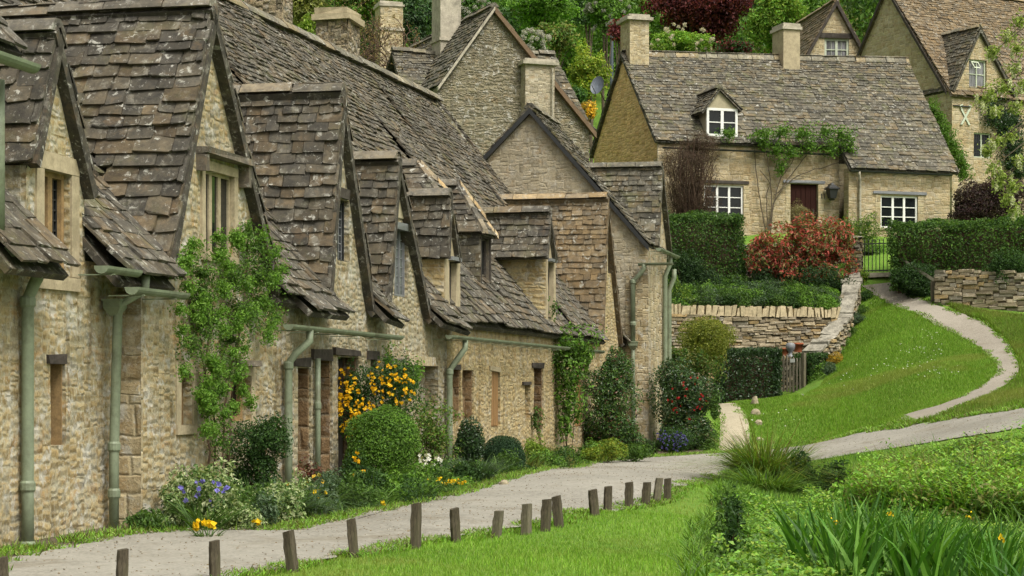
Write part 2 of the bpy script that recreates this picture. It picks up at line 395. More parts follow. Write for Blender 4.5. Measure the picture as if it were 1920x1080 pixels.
def stone(name, cols, mortar, rowh=.11, sw=.26, jw=.012, bump=.9, bd=.03, warp=.05, wash=0., washcol=(.46, .42, .34), dark=0., lich=.0, ochre=0., moss=0., tint=.5, mortar_k=.75, joint=.6, gain=1.):
    if gain != 1.:
        g_ = lambda c: (c[0] * gain, c[1] * gain * 1.01, c[2] * gain * .93)
        cols = [g_(c) for c in cols]; mortar = g_(mortar); washcol = g_(washcol)
    t = NT(name); uv = t.uv(); ob = t.obj()
    w1 = t.noise(uv, 2.3, 3, .6, out=1); sp = t.n('ShaderNodeSeparateXYZ'); t.l(uv, sp.inputs[0]); sw1 = t.n('ShaderNodeSeparateXYZ'); t.l(w1, sw1.inputs[0])
    w2 = t.noise(uv, 11., 2, .5, out=1); sw2 = t.n('ShaderNodeSeparateXYZ'); t.l(w2, sw2.inputs[0])
    cen = lambda x, k: t.math('MULTIPLY', t.math('SUBTRACT', x, .5), k)
    u = t.math('ADD', t.math('ADD', sp.outputs[0], cen(sw1.outputs[0], warp)), cen(sw2.outputs[0], warp * .45))
    v = t.math('ADD', t.math('ADD', sp.outputs[1], cen(sw1.outputs[1], warp * 1.5)), cen(sw2.outputs[1], warp * .5))
    v = t.math('ADD', v, cen(t.noise(v, 3.1, 1, .5, dim='1D'), rowh * 2.4))
    vr = t.math('DIVIDE', v, rowh); row = t.math('FLOOR', vr); fv = t.math('FRACT', vr)
    W = t.math('ADD', t.math('DIVIDE', u, sw), t.math('MULTIPLY', row, 17.37))
    vo = t.n('ShaderNodeTexVoronoi', voronoi_dimensions='1D', feature='F1'); t.l(W, vo.inputs['W']); vo.inputs['Scale'].default_value = 1.
    ve = t.n('ShaderNodeTexVoronoi', voronoi_dimensions='1D', feature='DISTANCE_TO_EDGE'); t.l(W, ve.inputs['W']); ve.inputs['Scale'].default_value = 1.
    e = t.math('MINIMUM', t.math('MULTIPLY', ve.outputs['Distance'], sw), t.math('MULTIPLY', t.math('MINIMUM', fv, t.math('SUBTRACT', 1., fv)), rowh))
    sc = t.n('ShaderNodeSeparateColor'); t.l(vo.outputs['Color'], sc.inputs[0])
    fine = t.noise(ob, 38., 6, .7); mid = t.noise(ob, 9., 5, .65); big = t.noise(ob, 1.7, 5, .65); huge = t.noise(ob, .55, 3, .6)
    pick = t.math('ADD', t.math('MULTIPLY', sc.outputs[0], tint), t.math('MULTIPLY', t.ss(mid, .25, .75), 1 - tint), clamp=True)
    c = t.ramp(pick, cols)
    c = t.mix(t.math('MULTIPLY', t.ss(e, .0, jw, 1., 0.), mortar_k), c, mortar)
    val = t.math('ADD', .82, t.math('MULTIPLY', sc.outputs[1], .32))
    c = t.mix(1., c, t.ramp(t.math('MULTIPLY', val, .8), [(0, 0, 0), (1.25, 1.25, 1.25)]), 'MULTIPLY')
    c = t.mix(t.ss(fine, .28, .62, .55, 0.), c, t.mix(1., c, (.50, .48, .45), 'MULTIPLY'))
    if wash: c = t.mix(t.math('MULTIPLY', t.ss(t.math('ADD', t.math('MULTIPLY', big, .5), t.math('MULTIPLY', mid, .5)), .48, .60), wash), c, washcol)
    if ochre: c = t.mix(t.math('MULTIPLY', t.ss(t.noise(ob, 3.4, 6, .72, .4), .53, .66), ochre), c, (.30, .165, .05))
    mp = t.n('ShaderNodeMapping'); mp.inputs['Scale'].default_value = (3.2, 3.2, .45); t.l(ob, mp.inputs[0])
    if dark:
        c = t.mix(t.math('MULTIPLY', t.ss(t.math('ADD', t.math('MULTIPLY', huge, .55), t.math('MULTIPLY', mid, .45)), .5, .64), dark), c, (.085, .075, .06))
        c = t.mix(t.math('MULTIPLY', t.ss(t.noise(mp.outputs[0], 1.3, 5, .65), .53, .68), dark * .9), c, t.mix(1., c, (.40, .38, .35), 'MULTIPLY'))
    if lich:
        c = t.mix(t.math('MULTIPLY', t.ss(t.noise(ob, 5.5, 7, .72, .4), .53, .62), lich * .8), c, (.43, .42, .385))
        c = t.mix(t.math('MULTIPLY', t.ss(t.noise(ob, 24., 3, .6, .3), .63, .68), lich * .45), c, (.58, .57, .53))
        c = t.mix(t.math('MULTIPLY', t.ss(t.noise(ob, 13., 6, .75, .2), .56, .66), lich * .6), c, (.065, .058, .048))
    if moss: c = t.mix(t.math('MULTIPLY', t.ss(t.noise(ob, 3.3, 6, .7), .55, .68), moss), c, (.13, .14, .04))
    h = t.math('ADD', t.math('MULTIPLY', t.ss(e, 0., jw * 2.2), joint), t.math('ADD', t.math('MULTIPLY', mid, .75), t.math('MULTIPLY', fine, .5)))
    h = t.math('ADD', h, t.math('MULTIPLY', sc.outputs[2], joint * .6))
    t.bump(h, bump, bd)
    return t.out(c, .9)

def slate(name, white=.8, orange=.5, moss=.0, dark=.35):
    t = NT(name); ob = t.obj(); c = t.attr()
    mid = t.noise(ob, 8., 6, .7); fine = t.noise(ob, 45., 5, .7); big = t.noise(ob, 1.1, 4, .6)
    c = t.mix(t.ss(mid, .3, .7, 0., .8), t.mix(1., c, (.62, .62, .64), 'MULTIPLY'), t.mix(1., c, (1.45, 1.38, 1.25), 'MULTIPLY'))
    c = t.mix(t.math('MULTIPLY', t.ss(t.noise(ob, 4., 5, .7), .54, .68), orange), c, (.175, .105, .05))
    c = t.mix(t.math('MULTIPLY', t.ss(big, .5, .68), dark), c, (.05, .045, .04))
    g = t.noise(ob, 6.5, 6, .72, .25)
    c = t.mix(t.math('MULTIPLY', t.ss(g, .52, .68), .6), c, (.235, .22, .185))
    w = t.math('MULTIPLY', t.ss(t.noise(ob, 9.5, 6, .68, .5), .575, .64), t.ss(t.noise(ob, 1.9, 3, .6), .36, .56))
    c = t.mix(t.math('MULTIPLY', w, white * .8), c, (.47, .46, .415))
    c = t.mix(t.math('MULTIPLY', t.ss(t.noise(ob, 26., 4, .65), .64, .69, 0., white * .6), t.ss(big, .40, .55)), c, (.55, .54, .49))
    if moss: c = t.mix(t.math('MULTIPLY', t.ss(t.noise(ob, 2.6, 5, .7), .52, .66), moss), c, (.13, .14, .035))
    t.bump(t.math('ADD', t.math('MULTIPLY', t.noise(ob, 22., 5, .7), .6), t.math('MULTIPLY', t.noise(ob, 70., 4, .7), .5)), .8, .014)
    return t.out(c, .88)

def plain(name, col, rough=.6, var=.25, scale=6., bump=.2, spec=.3, dirt=None, stretch=None):
    t = NT(name); ob = t.obj()
    if stretch:
        mp = t.n('ShaderNodeMapping'); mp.inputs['Scale'].default_value = stretch; t.l(ob, mp.inputs[0]); ob = mp.outputs[0]
    n1 = t.noise(ob, scale, 5, .65); n2 = t.noise(ob, scale * 6, 4, .6)
    lo = tuple(c * (1 - var) for c in col); hi = tuple(min(1, c * (1 + var)) for c in col)
    c = t.ramp(t.ss(t.math('ADD', t.math('MULTIPLY', n1, .6), t.math('MULTIPLY', n2, .4)), .3, .7), [lo, hi])
    if dirt: c = t.mix(t.math('MULTIPLY', t.ss(t.noise(ob, scale * .6, 6, .7), .5, .68), dirt[1]), c, dirt[0])
    if bump: t.bump(t.math('ADD', t.math('MULTIPLY', n1, .5), t.math('MULTIPLY', n2, .5)), bump, .01)
    t.b.inputs['Specular IOR Level'].default_value = spec
    return t.out(c, rough)

def leafmat(name, trans=.35, rough=.55, spec=.25):
    t = NT(name); c = t.attr(); t.b.inputs['Specular IOR Level'].default_value = spec
    t.out(c, rough)
    tr = t.n('ShaderNodeBsdfTranslucent'); t.l(t.mix(1., c, (1.25, 1.3, .6), 'MULTIPLY'), tr.inputs[0])
    mx = t.n('ShaderNodeMixShader'); mx.inputs[0].default_value = trans; t.l(t.b.outputs[0], mx.inputs[1]); t.l(tr.outputs[0], mx.inputs[2])
    t.l(mx.outputs[0], t.t.nodes['Material Output'].inputs[0])
    return t.m

M = {}
OCH = [(.23, .165, .09), (.40, .29, .15), (.47, .37, .22), (.38, .32, .23), (.52, .44, .30)]
M['near'] = stone('weathered_rubble', [(.13, .095, .05), (.235, .175, .092), (.285, .225, .13), (.225, .19, .13), (.31, .265, .185)], (.315, .285, .22), rowh=.092, sw=.34, jw=.022, bump=.62, bd=.03, warp=.085, wash=.55, washcol=(.315, .305, .265), dark=.68, lich=.8, ochre=.5, tint=.5, mortar_k=.65, joint=.55, gain=1.28)
M['mid'] = stone('grey_tan_rubble', [(.11, .088, .053), (.195, .155, .095), (.25, .205, .13), (.19, .167, .125), (.285, .25, .18)], (.27, .24, .185), rowh=.092, sw=.34, jw=.02, bump=.65, bd=.03, warp=.08, wash=.5, washcol=(.285, .275, .24), dark=.78, lich=.75, ochre=.35, tint=.5, mortar_k=.65, joint=.55, gain=1.26)
M['tan'] = stone('tan_rubble', [(.17, .12, .058), (.275, .20, .10), (.335, .26, .145), (.27, .225, .145)], (.285, .235, .15), rowh=.09, sw=.26, jw=.024, bump=.8, warp=.10, wash=.35, washcol=(.33, .29, .215), dark=.6, lich=.5, ochre=.35, tint=.55, joint=.5, gain=1.25)
M['quoin'] = stone('end_house_stone', [(.15, .112, .068), (.255, .20, .125), (.31, .255, .175), (.23, .21, .165)], (.25, .215, .155), rowh=.19, sw=.42, jw=.014, bump=.75, bd=.03, warp=.05, wash=.3, washcol=(.33, .30, .25), dark=.4, lich=.75, ochre=.35, gain=1.3)
M['gable'] = stone('grey_gable_rubble', [(.20, .165, .11), (.30, .255, .175), (.36, .31, .22), (.27, .245, .195)], (.33, .29, .215), rowh=.13, sw=.34, jw=.018, bump=.7, warp=.09, wash=.35, dark=.25, lich=.4, ochre=.3, tint=.4, mortar_k=.6, joint=.4)
M['grey'] = stone('dark_grey_rubble', [(.075, .063, .045), (.15, .128, .09), (.21, .18, .125), (.13, .112, .085), (.27, .235, .175)], (.19, .168, .125), rowh=.095, sw=.27, jw=.03, bump=1., bd=.05, warp=.15, wash=.3, washcol=(.25, .235, .195), dark=.5, lich=.7, ochre=.2, tint=.6, mortar_k=.6, gain=1.1)
M['gold'] = stone('golden_coursed_stone', [(.37, .225, .10), (.50, .32, .155), (.54, .375, .205), (.46, .30, .155)], (.27, .185, .085), rowh=.115, sw=.32, jw=.018, bump=.7, bd=.03, warp=.07, wash=.15, washcol=(.5, .4, .23), dark=.08, lich=.1, ochre=.3, gain=1.3)
M['cream'] = stone('cream_coursed_stone', [(.27, .205, .115), (.37, .30, .175), (.45, .38, .24), (.38, .325, .23)], (.36, .31, .21), rowh=.15, sw=.44, jw=.014, bump=.6, warp=.06, wash=.35, dark=.18, lich=.2, ochre=.35)
M['jambstone'] = stone('brown_jamb_blocks', [(.10, .06, .028), (.17, .105, .05), (.22, .145, .075), (.14, .10, .06)], (.25, .20, .13), rowh=.24, sw=.6, jw=.02, bump=.9, bd=.04, warp=.04, dark=.5, lich=.2)
M['house'] = stone('pale_house_stone', [(.24, .18, .095), (.34, .265, .15), (.41, .335, .21), (.31, .265, .19)], (.32, .265, .17), rowh=.14, sw=.36, jw=.014, bump=.7, warp=.06, wash=.3, dark=.25, lich=.25, ochre=.3)
M['dry'] = plain('dry_stone', (.34, .28, .19), .9, .4, 6., .6, .2, ((.12, .11, .085), .6))
M['coping'] = plain('pale_coping_stone', (.37, .305, .195), .9, .35, 8., .6, .2, ((.24, .20, .12), .6))
M['cope_grey'] = plain('flat_lichened_stone', (.235, .218, .18), .9, .55, 4., .8, .2, ((.12, .11, .08), .8))
M['ashlar'] = plain('dressed_limestone', (.34, .285, .19), .85, .25, 7., .35, .2, ((.20, .165, .10), .55))
M['jamb'] = plain('ochre_jamb_stone', (.24, .16, .075), .85, .35, 8., .4, .2, ((.13, .09, .05), .6))
M['greycap'] = plain('weathered_cap_stone', (.36, .325, .26), .9, .3, 6., .5, .2, ((.12, .11, .09), .6))
M['rubble'] = stone('rough_chimney_stone', [(.12, .095, .06), (.24, .19, .115), (.34, .275, .175), (.20, .17, .12), (.40, .335, .23)], (.075, .06, .042), rowh=.18, sw=.34, jw=.035, bump=1., bd=.08, warp=.12, wash=.2, dark=.55, lich=.6, ochre=.25, tint=.75, mortar_k=.8)
M['slate'] = slate('dark_stone_slate', .85, .26, .12, .45)
M['slate_grey'] = slate('grey_stone_slate', .85, .22, .25, .3)
M['slate_warm'] = slate('tan_stone_slate', .75, .45, 0., .15)
M['render'] = plain('old_lime_render', (.34, .30, .205), .9, .18, 4., .25, .2, ((.24, .21, .14), .5))
M['lead'] = plain('lead_sheet', (.15, .155, .165), .5, .25, 6., .2, .5)
M['wood'] = plain('dark_weathered_oak', (.048, .040, .034), .85, .45, 5., .5, .2, ((.11, .10, .085), .5), (1, 1, 1))
M['post'] = plain('weathered_post_wood', (.070, .058, .040), .9, .5, 7., .6, .15, ((.085, .088, .045), .45), (3, 3, .6))
M['postlight'] = plain('pale_weathered_wood', (.12, .105, .075), .9, .4, 7., .6, .15, ((.10, .10, .05), .6), (3, 3, .6))
M['oak'] = plain('oak_boards', (.24, .135, .055), .75, .35, 5., .35, .25, ((.10, .06, .03), .4), (6, 6, .7))
M['door'] = plain('dark_red_door_paint', (.024, .008, .006), .8, .3, 4., .2, .1, None, (6, 6, .6))
M['white'] = plain('white_paint', (.68, .68, .65), .5, .06, 4., .05, .4)
M['sage'] = plain('sage_green_paint', (.165, .195, .130), .55, .2, 5., .15, .4, ((.085, .085, .05), .7))
M['paleg'] = plain('pale_green_paint', (.42, .46, .36), .5, .1, 5., .06, .4)
M['iron'] = plain('black_iron', (.016, .017, .018), .5, .3, 8., .1, .5)
M['glass'] = plain('dark_window_glass', (.010, .012, .013), .1, .5, .9, 0, .35)
M['glass_green'] = plain('old_leaded_glass', (.075, .095, .075), .12, .6, 3., .15, .6)
M['curtain'] = plain('curtained_glass', (.16, .16, .17), .15, .6, 2.2, 0, .5, ((.02, .02, .02), .8), (5, 5, .4))
M['terracotta'] = plain('terracotta', (.30, .095, .045), .8, .25, 7., .2, .2)
M['dish'] = plain('grey_dish_paint', (.085, .10, .125), .5, .15, 3., .05, .4)
M['rock'] = plain('field_stone', (.29, .25, .17), .9, .3, 7., .6, .2, ((.22, .19, .12), .5))
M['bark'] = plain('bark', (.095, .075, .052), .9, .4, 9., .6, .15, ((.15, .14, .10), .5))
M['twig'] = plain('brown_twig', (.085, .055, .038), .9, .35, 9., .4, .15)
M['leaf'] = leafmat('leaf')
M['gloss'] = leafmat('glossy_leaf', .2, .35, .4)
M['petal'] = leafmat('petal', .3, .6, .2)
# ground materials
def lawnmat(name, a, b, c, sc=.9):
    t = NT(name); ob = t.obj()
    n1 = t.noise(ob, sc, 5, .6); n2 = t.noise(ob, sc * 9, 4, .65); n3 = t.noise(ob, 60., 3, .6)
    k = t.mix(t.ss(n1, .35, .65), a, b); k = t.mix(t.ss(n2, .45, .75, 0., .7), k, c)
    k = t.mix(t.ss(n3, .3, .7, .25, 0.), k, (.02, .03, .008))
    t.bump(n3, .8, .03); return t.out(k, .9)
M['lawn'] = lawnmat('lawn_turf', (.10, .21, .02), (.14, .26, .026), (.19, .24, .05))
M['turf'] = lawnmat('rough_turf', (.055, .10, .02), (.085, .14, .025), (.14, .135, .05))
def gravel(name, a, b, c, big=.35, dirt=(.16, .135, .095), dk=.7):
    t = NT(name); ob = t.obj()
    n1 = t.noise(ob, big, 5, .6); n2 = t.noise(ob, 4., 6, .7)
    v = t.n('ShaderNodeTexVoronoi'); t.l(ob, v.inputs['Vector']); v.inputs['Scale'].default_value = 42.
    s2 = t.n('ShaderNodeSeparateColor'); t.l(v.outputs['Color'], s2.inputs[0])
    k = t.mix(t.ss(t.math('ADD', t.math('MULTIPLY', n1, .6), t.math('MULTIPLY', n2, .4)), .38, .62), a, b)
    k = t.mix(t.ss(s2.outputs[0], .2, .95, 0., .55), k, c)
    k = t.mix(t.ss(n2, .56, .70, 0., .5), k, tuple(x * .6 for x in a))
    k = t.mix(t.math('MULTIPLY', t.ss(t.noise(ob, 1.1, 7, .72, .5), .52, .66), dk), k, dirt)
    k = t.mix(t.ss(t.noise(ob, 15., 5, .75), .60, .72, 0., .55), k, tuple(x * .5 for x in a))
    t.bump(t.math('ADD', t.math('MULTIPLY', v.outputs['Distance'], .5), n2), .6, .012); return t.out(k, .92)
M['road'] = gravel('worn_lane', (.165, .155, .132), (.25, .237, .205), (.32, .303, .262), .5, (.16, .138, .10), .7)
M['path'] = gravel('trodden_path', (.19, .168, .135), (.25, .225, .185), (.31, .28, .24))
M['pale_gravel'] = gravel('pale_gravel', (.25, .215, .15), (.33, .29, .21), (.41, .37, .28))
M['soil'] = gravel('dark_soil', (.055, .043, .028), (.085, .068, .042), (.11, .09, .06))
# ------------------------------------------------------------------ terrain
CP = []
def cpx(px, py, Y): CP.append(img(px, py, Y))
for u in (-10, -4, 0, 6, 12, 18, 24, 30): CP.append(R.P(u, 0, -1.38))
for u in (-6, 6, 18, 30): CP.append(R.P(u, 10, .2))
CP += [A(p, float) for p in [(0, 8, -1.4), (-1, 14, -1.37), (0, 18, -1.38), (.8, 22, -1.38), (1.6, 15, -1.37), (2.0, 21, -1.38), (2.6, 27, -1.39), (3.4, 31, -1.40),
    (2.0, 34, -1.38), (3.0, 40, -1.39), (3.4, 21, -1.80), (4.2, 26, -1.86), (5.0, 30.5, -1.80), (5.2, 21, -1.86), (4.5, 15, -1.85), (8, 15, -1.80), (8, 20, -1.55), (6.0, 26, -1.50), (7.2, 29, -1.30), (9, 30, -1.20), (12, 22, -1.3), (16, 30, -.8), (14, 12, -1.6)]]
for p in [(1500, 838, 46.5), (1500, 868, 39), (1700, 800, 42.5), (1700, 838, 36.5), (1920, 765, 40), (1920, 800, 35), (1375, 850, 42.5), (2200, 740, 38), (2200, 700, 44),
          (1400, 800, 47), (1350, 758, 52), (1480, 745, 54), (1600, 780, 47), (1550, 690, 55.3), (1600, 630, 57.5), (1619, 577, 59), (1552, 697, 56), (1640, 533, 60), (1720, 572, 57.3), (1800, 602, 55), (1890, 665, 50), (1860, 725, 46.5),
          (1790, 755, 44.8), (1700, 782, 43.6), (1920, 602, 54.5), (1700, 680, 52), (1800, 680, 49.5), (1645, 612, 56.6), (1990, 640, 50), (2100, 560, 56)]: cpx(*p)
CP += [A(p, float) for p in [(5.0, 56.5, -.15), (8.3, 56.5, -.1), (5, 59.5, .6), (9.3, 59.0, 2.0), (4.8, 62.8, 4.3), (9.5, 62.5, 4.5), (13, 62, 4.2), (18, 62, 4.2), (26, 62, 4.5),
    (6, 68, 4.9), (14, 69, 5.3), (-2, 57, 1.2), (-12, 50, 1.5), (-25, 45, 2), (-25, 20, 1), (-40, 10, 1), (0, 70, 4.5), (-15, 75, 6), (19, 75, 6.6), (30, 75, 7), (0, 90, 10.5), (25, 92, 12.5), (-30, 95, 11),
    (0, 130, 23), (35, 130, 24), (-40, 130, 22), (0, 180, 34), (60, 180, 34), (-70, 180, 32), (60, 60, 5), (50, 30, 0), (40, 5, -1), (-70, 60, 5), (80, 110, 18), (-90, 110, 14), (0, -5, -1.5), (20, 0, -1.6)]]
CP = A(CP)
def _phi(r2): return .5 * r2 * np.log(r2 + 1e-9)
_d2 = ((CP[:, None, :2] - CP[None, :, :2]) ** 2).sum(-1)
_K = _phi(_d2) + np.eye(len(CP)) * .02
_Pm = np.concatenate([np.ones((len(CP), 1)), CP[:, :2]], 1)
_S = np.block([[_K, _Pm], [_Pm.T, np.zeros((3, 3))]])
_W = np.linalg.solve(_S, np.concatenate([CP[:, 2], np.zeros(3)]))
def gz(x, y):
    x = np.asarray(x, float); y = np.asarray(y, float); sh = x.shape
    x, y = x.ravel(), y.ravel(); out = np.empty(len(x))
    for i in range(0, len(x), 20000):
        d2 = (x[i:i + 20000, None] - CP[None, :, 0]) ** 2 + (y[i:i + 20000, None] - CP[None, :, 1]) ** 2
        out[i:i + 20000] = _phi(d2) @ _W[:-3] + _W[-3] + _W[-2] * x[i:i + 20000] + _W[-1] * y[i:i + 20000]
    return np.clip(out, -3, 40).reshape(sh)
def g3(x, y, dz=0.): return A([x, y, float(gz(x, y)) + dz])
def gp(px, py, lo=9., hi=90.):
    """where the ray of a photo point meets the ground"""
    Y = np.linspace(lo, hi, 1600); X = (px - 960) / FPX * Y; Z = (HZ - py) / FPX * Y
    d = Z - gz(X, Y); k = np.where((d[:-1] > 0) & (d[1:] <= 0))[0]
    i = k[0] if len(k) else int(np.argmin(np.abs(d)))
    return A([X[i], Y[i], float(gz(X[i], Y[i]))])

def axis(pts):
    out = [pts[0][0]]
    for (a, s), (b, _) in zip(pts[:-1], pts[1:]):
        n = max(1, int(round((b - a) / s))); out += [a + (b - a) * (i + 1) / n for i in range(n)]
    return A(out)
gx = axis([(-160, 10), (-40, 2.), (-8, .3), (18, 2.), (60, 10), (170, 10)]); gy = axis([(-20, 3), (10, .3), (64, 1.5), (140, 6), (260, 6)])
GX, GY = np.meshgrid(gx, gy, indexing='ij')
mb = MB(); mb.grid(np.stack([GX, GY, gz(GX, GY)], -1))
tag(mb.build('ground', M['lawn'], smooth=True), kind='structure')

def resample(p, n):
    p = A(p, float); d = np.concatenate([[0], np.cumsum(np.linalg.norm(np.diff(p, axis=0), axis=1))]); t = np.linspace(0, d[-1], n)
    # smooth: Catmull-like by cubic through numpy interpolation of a blurred line
    q = np.stack([np.interp(t, d, p[:, i]) for i in range(p.shape[1])], 1)
    for _ in range(max(2, n // (len(p) * 3))):
        q[1:-1] = (q[:-2] + 2 * q[1:-1] + q[2:]) / 4
    return q
def strip(name, mat, left, right, n=120, m=14, dz=.02, edge=.0, kind='structure', crown=0.):
    l, r = resample([p[:2] for p in left], n), resample([p[:2] for p in right], n)
    if edge:
        d = r - l; d /= np.linalg.norm(d, axis=1)[:, None] + 1e-9
        for i in range(n):
            l[i] += d[i] * edge * (.6 * mnoise.noise((i * .13, 1.3, 0)) + .5 * mnoise.noise((i * .55, 4.3, 0))); r[i] += d[i] * edge * (.6 * mnoise.noise((i * .13, 7.7, 0)) + .5 * mnoise.noise((i * .55, 9.3, 0)))
    t = np.linspace(0, 1, m)[None, :, None]
    q = l[:, None] * (1 - t) + r[:, None] * t
    z = gz(q[..., 0], q[..., 1]) + dz + crown * np.sin(np.linspace(0, math.pi, m))[None]
    P = np.concatenate([q, z[..., None]], -1)
    if (np.cross(P[1, 0] - P[0, 0], P[0, 1] - P[0, 0]))[2] < 0: P = P[::-1]
    b = MB(); b.grid(P); return tag(b.build(name, mat, smooth=True), kind=kind)

VERGE = [(-200, 1200), (20, 1050), (200, 1010), (370, 996), (560, 1000), (640, 976), (780, 945), (880, 925), (1000, 888), (1120, 868), (1240, 858), (1345, 850)]
LAWN = [(250, 1150), (440, 1084), (545, 1066), (660, 1042), (780, 1022), (930, 998), (1050, 978), (1150, 955), (1250, 933), (1330, 906), (1385, 885)]
verge = [gp(*p) for p in VERGE]; lawn_edge = [gp(*p) for p in LAWN]
roadL = verge[:11] + [gp(1400, 846), gp(1500, 836), gp(1600, 816), gp(1700, 801), gp(1800, 784), gp(1920, 767), gp(2150, 742)]
roadR = lawn_edge[:-1] + [gp(1385, 885), gp(1450, 876), gp(1500, 868), gp(1600, 852), gp(1700, 838), gp(1800, 822), gp(1920, 803), gp(2250, 765)]
strip('road', M['road'], roadL, roadR, 260, 18, .022, .30, crown=.015)
u = lambda q, w: R.P(q, w, 0)
bedL = [R.P(q, .35, 0) for q in (-4, 0, 4, 8, 14, 20, 26, 32, 33)]
strip('flower_bed', M['soil'], bedL, [gp(*p) for p in VERGE[1:]], 120, 8, .012, .25)
# verge of thin grass by the near wall, and the gravel path beside the end house
gravL = [gp(1340, 858), gp(1348, 840), gp(1350, 815), gp(1352, 790), gp(1340, 768), gp(1318, 757)]
gravR = [gp(1420, 852), gp(1407, 835), gp(1404, 815), gp(1403, 790), gp(1388, 766), gp(1352, 749)]
strip('gravel_path', M['pale_gravel'], gravL, gravR, 60, 8, .02, .08)
pA = [(1612, 536), (1660, 562), (1700, 582), (1750, 606), (1800, 630), (1842, 655), (1868, 682), (1870, 702), (1845, 722), (1800, 745), (1750, 765), (1690, 781), (1660, 790)]
pB = [(1668, 530), (1712, 554), (1752, 572), (1802, 591), (1850, 607), (1884, 638), (1908, 675), (1908, 702), (1877, 730), (1827, 754), (1765, 778), (1730, 790), (1700, 802)]
strip('footpath', M['path'], [gp(*p) for p in pA], [gp(*p) for p in pB], 140, 8, .03, .22)
pC = [(1850, 600), (1880, 607), (1920, 606)]
strip('door_path', M['road'], [R.P(R.pw(588, 700)[0], .3, 0), R.P(R.pw(590, 700)[0], -.9, 0), gp(650, 985)], [R.P(R.pw(640, 700)[0], .3, 0), R.P(R.pw(630, 700)[0], -.9, 0), gp(706, 968)], 20, 5, .032, .05)
strip('gate_step', M['road'], [gp(1450, 748), gp(1460, 742)], [gp(1512, 748), gp(1506, 741)], 8, 5, .03)
# ------------------------------------------------------------------ the terrace of cottages
BASE = -1.75
EAVE_W, EAVE_Z, RW = -.20, 1.06, 4.4
uF = R.pw(1165, 700, 0)[0]
def zrid(u): return 6.25 + .55 * max(0, u) / uF
def zroof(u, w): return EAVE_Z + (zrid(u) - EAVE_Z) * (w - EAVE_W) / (RW - EAVE_W)
uA0 = R.pw(-60, 700, .25)[0]; uB0 = R.pw(266, 700, 0)[0]
uC0, uD0, uE0 = [R.pw(p, 700, 0)[0] for p in (537, 706, 838)]
def foot(F, a, b, w, z):
    """outline line through two photo points on plane w, extended to height z -> (u,z)"""
    p, q = F.pw(*a, w), F.pw(*b, w); t = (z - p[1]) / (q[1] - p[1]); return (p[0] + (q[0] - p[0]) * t, z)
ax = lambda px, py, w: tuple(R.pw(px, py, w))

def above_main(c):
    d = c[:, :2] - R.o; uu = d @ R.e1; ww = d @ R.e2
    zz = EAVE_Z + (6.25 + .55 * np.maximum(0, uu) / uF - EAVE_Z) * (ww - EAVE_W) / (RW - EAVE_W)
    return c[:, 2] > zz - .15
def main_roof(root, u0, u1, holes=(), **kw):
    mb = MB()
    cut = sorted([u0, u1] + [x for h in holes for x in h[:2] if u0 < x < u1])
    for a0, b0 in zip(cut[:-1], cut[1:]):
        m = (a0 + b0) / 2; inside = any(h[0] < m < h[1] for h in holes)
        ws = .55 if inside else EAVE_W
        n = max(1, int((b0 - a0) / 3)); e = np.linspace(a0, b0, n + 1)
        for a, b in zip(e[:-1], e[1:]):
            slates(mb, R.P(a, ws, zroof(a, ws)), R.P(b, ws, zroof(b, ws)), R.P(b, RW, zrid(b)), R.P(a, RW, zrid(a)), sag=.10, **kw)
    q = [R.P(u0, RW, zrid(u0) - .02), R.P(u1, RW, zrid(u1) - .02), R.P(u1, 2 * RW, EAVE_Z + .6), R.P(u0, 2 * RW, EAVE_Z + .6)]
    mb.add(q, [(0, 1, 2, 3)], SL[1])
    o = mb.build('roof', M['slate_grey'], root)
    rb = MB(); ridge(rb, R.P(u0, RW, zrid(u0) + .06), R.P(u1, RW, zrid(u1) + .06), width=.20, step=.5, pal=SLG, h=.10); rb.build('ridge', M['slate_grey'], o)
    return o
def cottage(label, u):
    g = thing('stone_cottage', label, 'cottage', R.P(u, 0, -1.38), 'cottages of the terrace')
    return g
def backwalls(root, u0, u1, mat, w0=.3):
    mb = MB(); mb.box(R, u0, u1, 2 * RW - .3, 2 * RW, BASE, EAVE_Z + .55); mb.build('rear_wall', mat, root)
def cheek(mb, u0, u1, w0, w1, z0, z1):
    mb.box(R, u0, u1, w0, w1, z0, z1, jit=.004)
def timber(root, x0, x1, y0, y1, w=0., out=.03, mat=None, d=.2, name='lintel'):
    u0, z1 = R.pw(x0, y0, w - out); u1, _ = R.pw(x1, y0, w - out); z0 = R.pw((x0 + x1) / 2, y1, w - out)[1]; z1 = R.pw((x0 + x1) / 2, y0, w - out)[1]
    mb = MB(); mb.box(R, u0, u1, w - out, w + d, z0, z1, jit=.008); return mb.build(name, mat or M['wood'], root)
def infill(root, h, w, mat, name='door', boards=0):
    mb = MB(); mb.box(R, h[0] + .004, h[1] - .004, w, w + .04, h[2] + .004, h[3] - .004)
    if boards:
        e = np.linspace(h[0] + .01, h[1] - .01, boards + 1)
        for a, b in zip(e[:-1], e[1:]): mb.box(R, a + .006, b - .006, w - .015, w - .001, h[2] + .02, h[3] - .01)
    return mb.build(name, mat, root)
def jamb(root, h, d, w=0., mat=None):
    mb = MB(); mb.box(R, h[1] - .035, h[1] + .002, w + .03, w + d - .002, h[2], h[3], jit=.004); mb.build('jamb', mat or M['jambstone'], root)
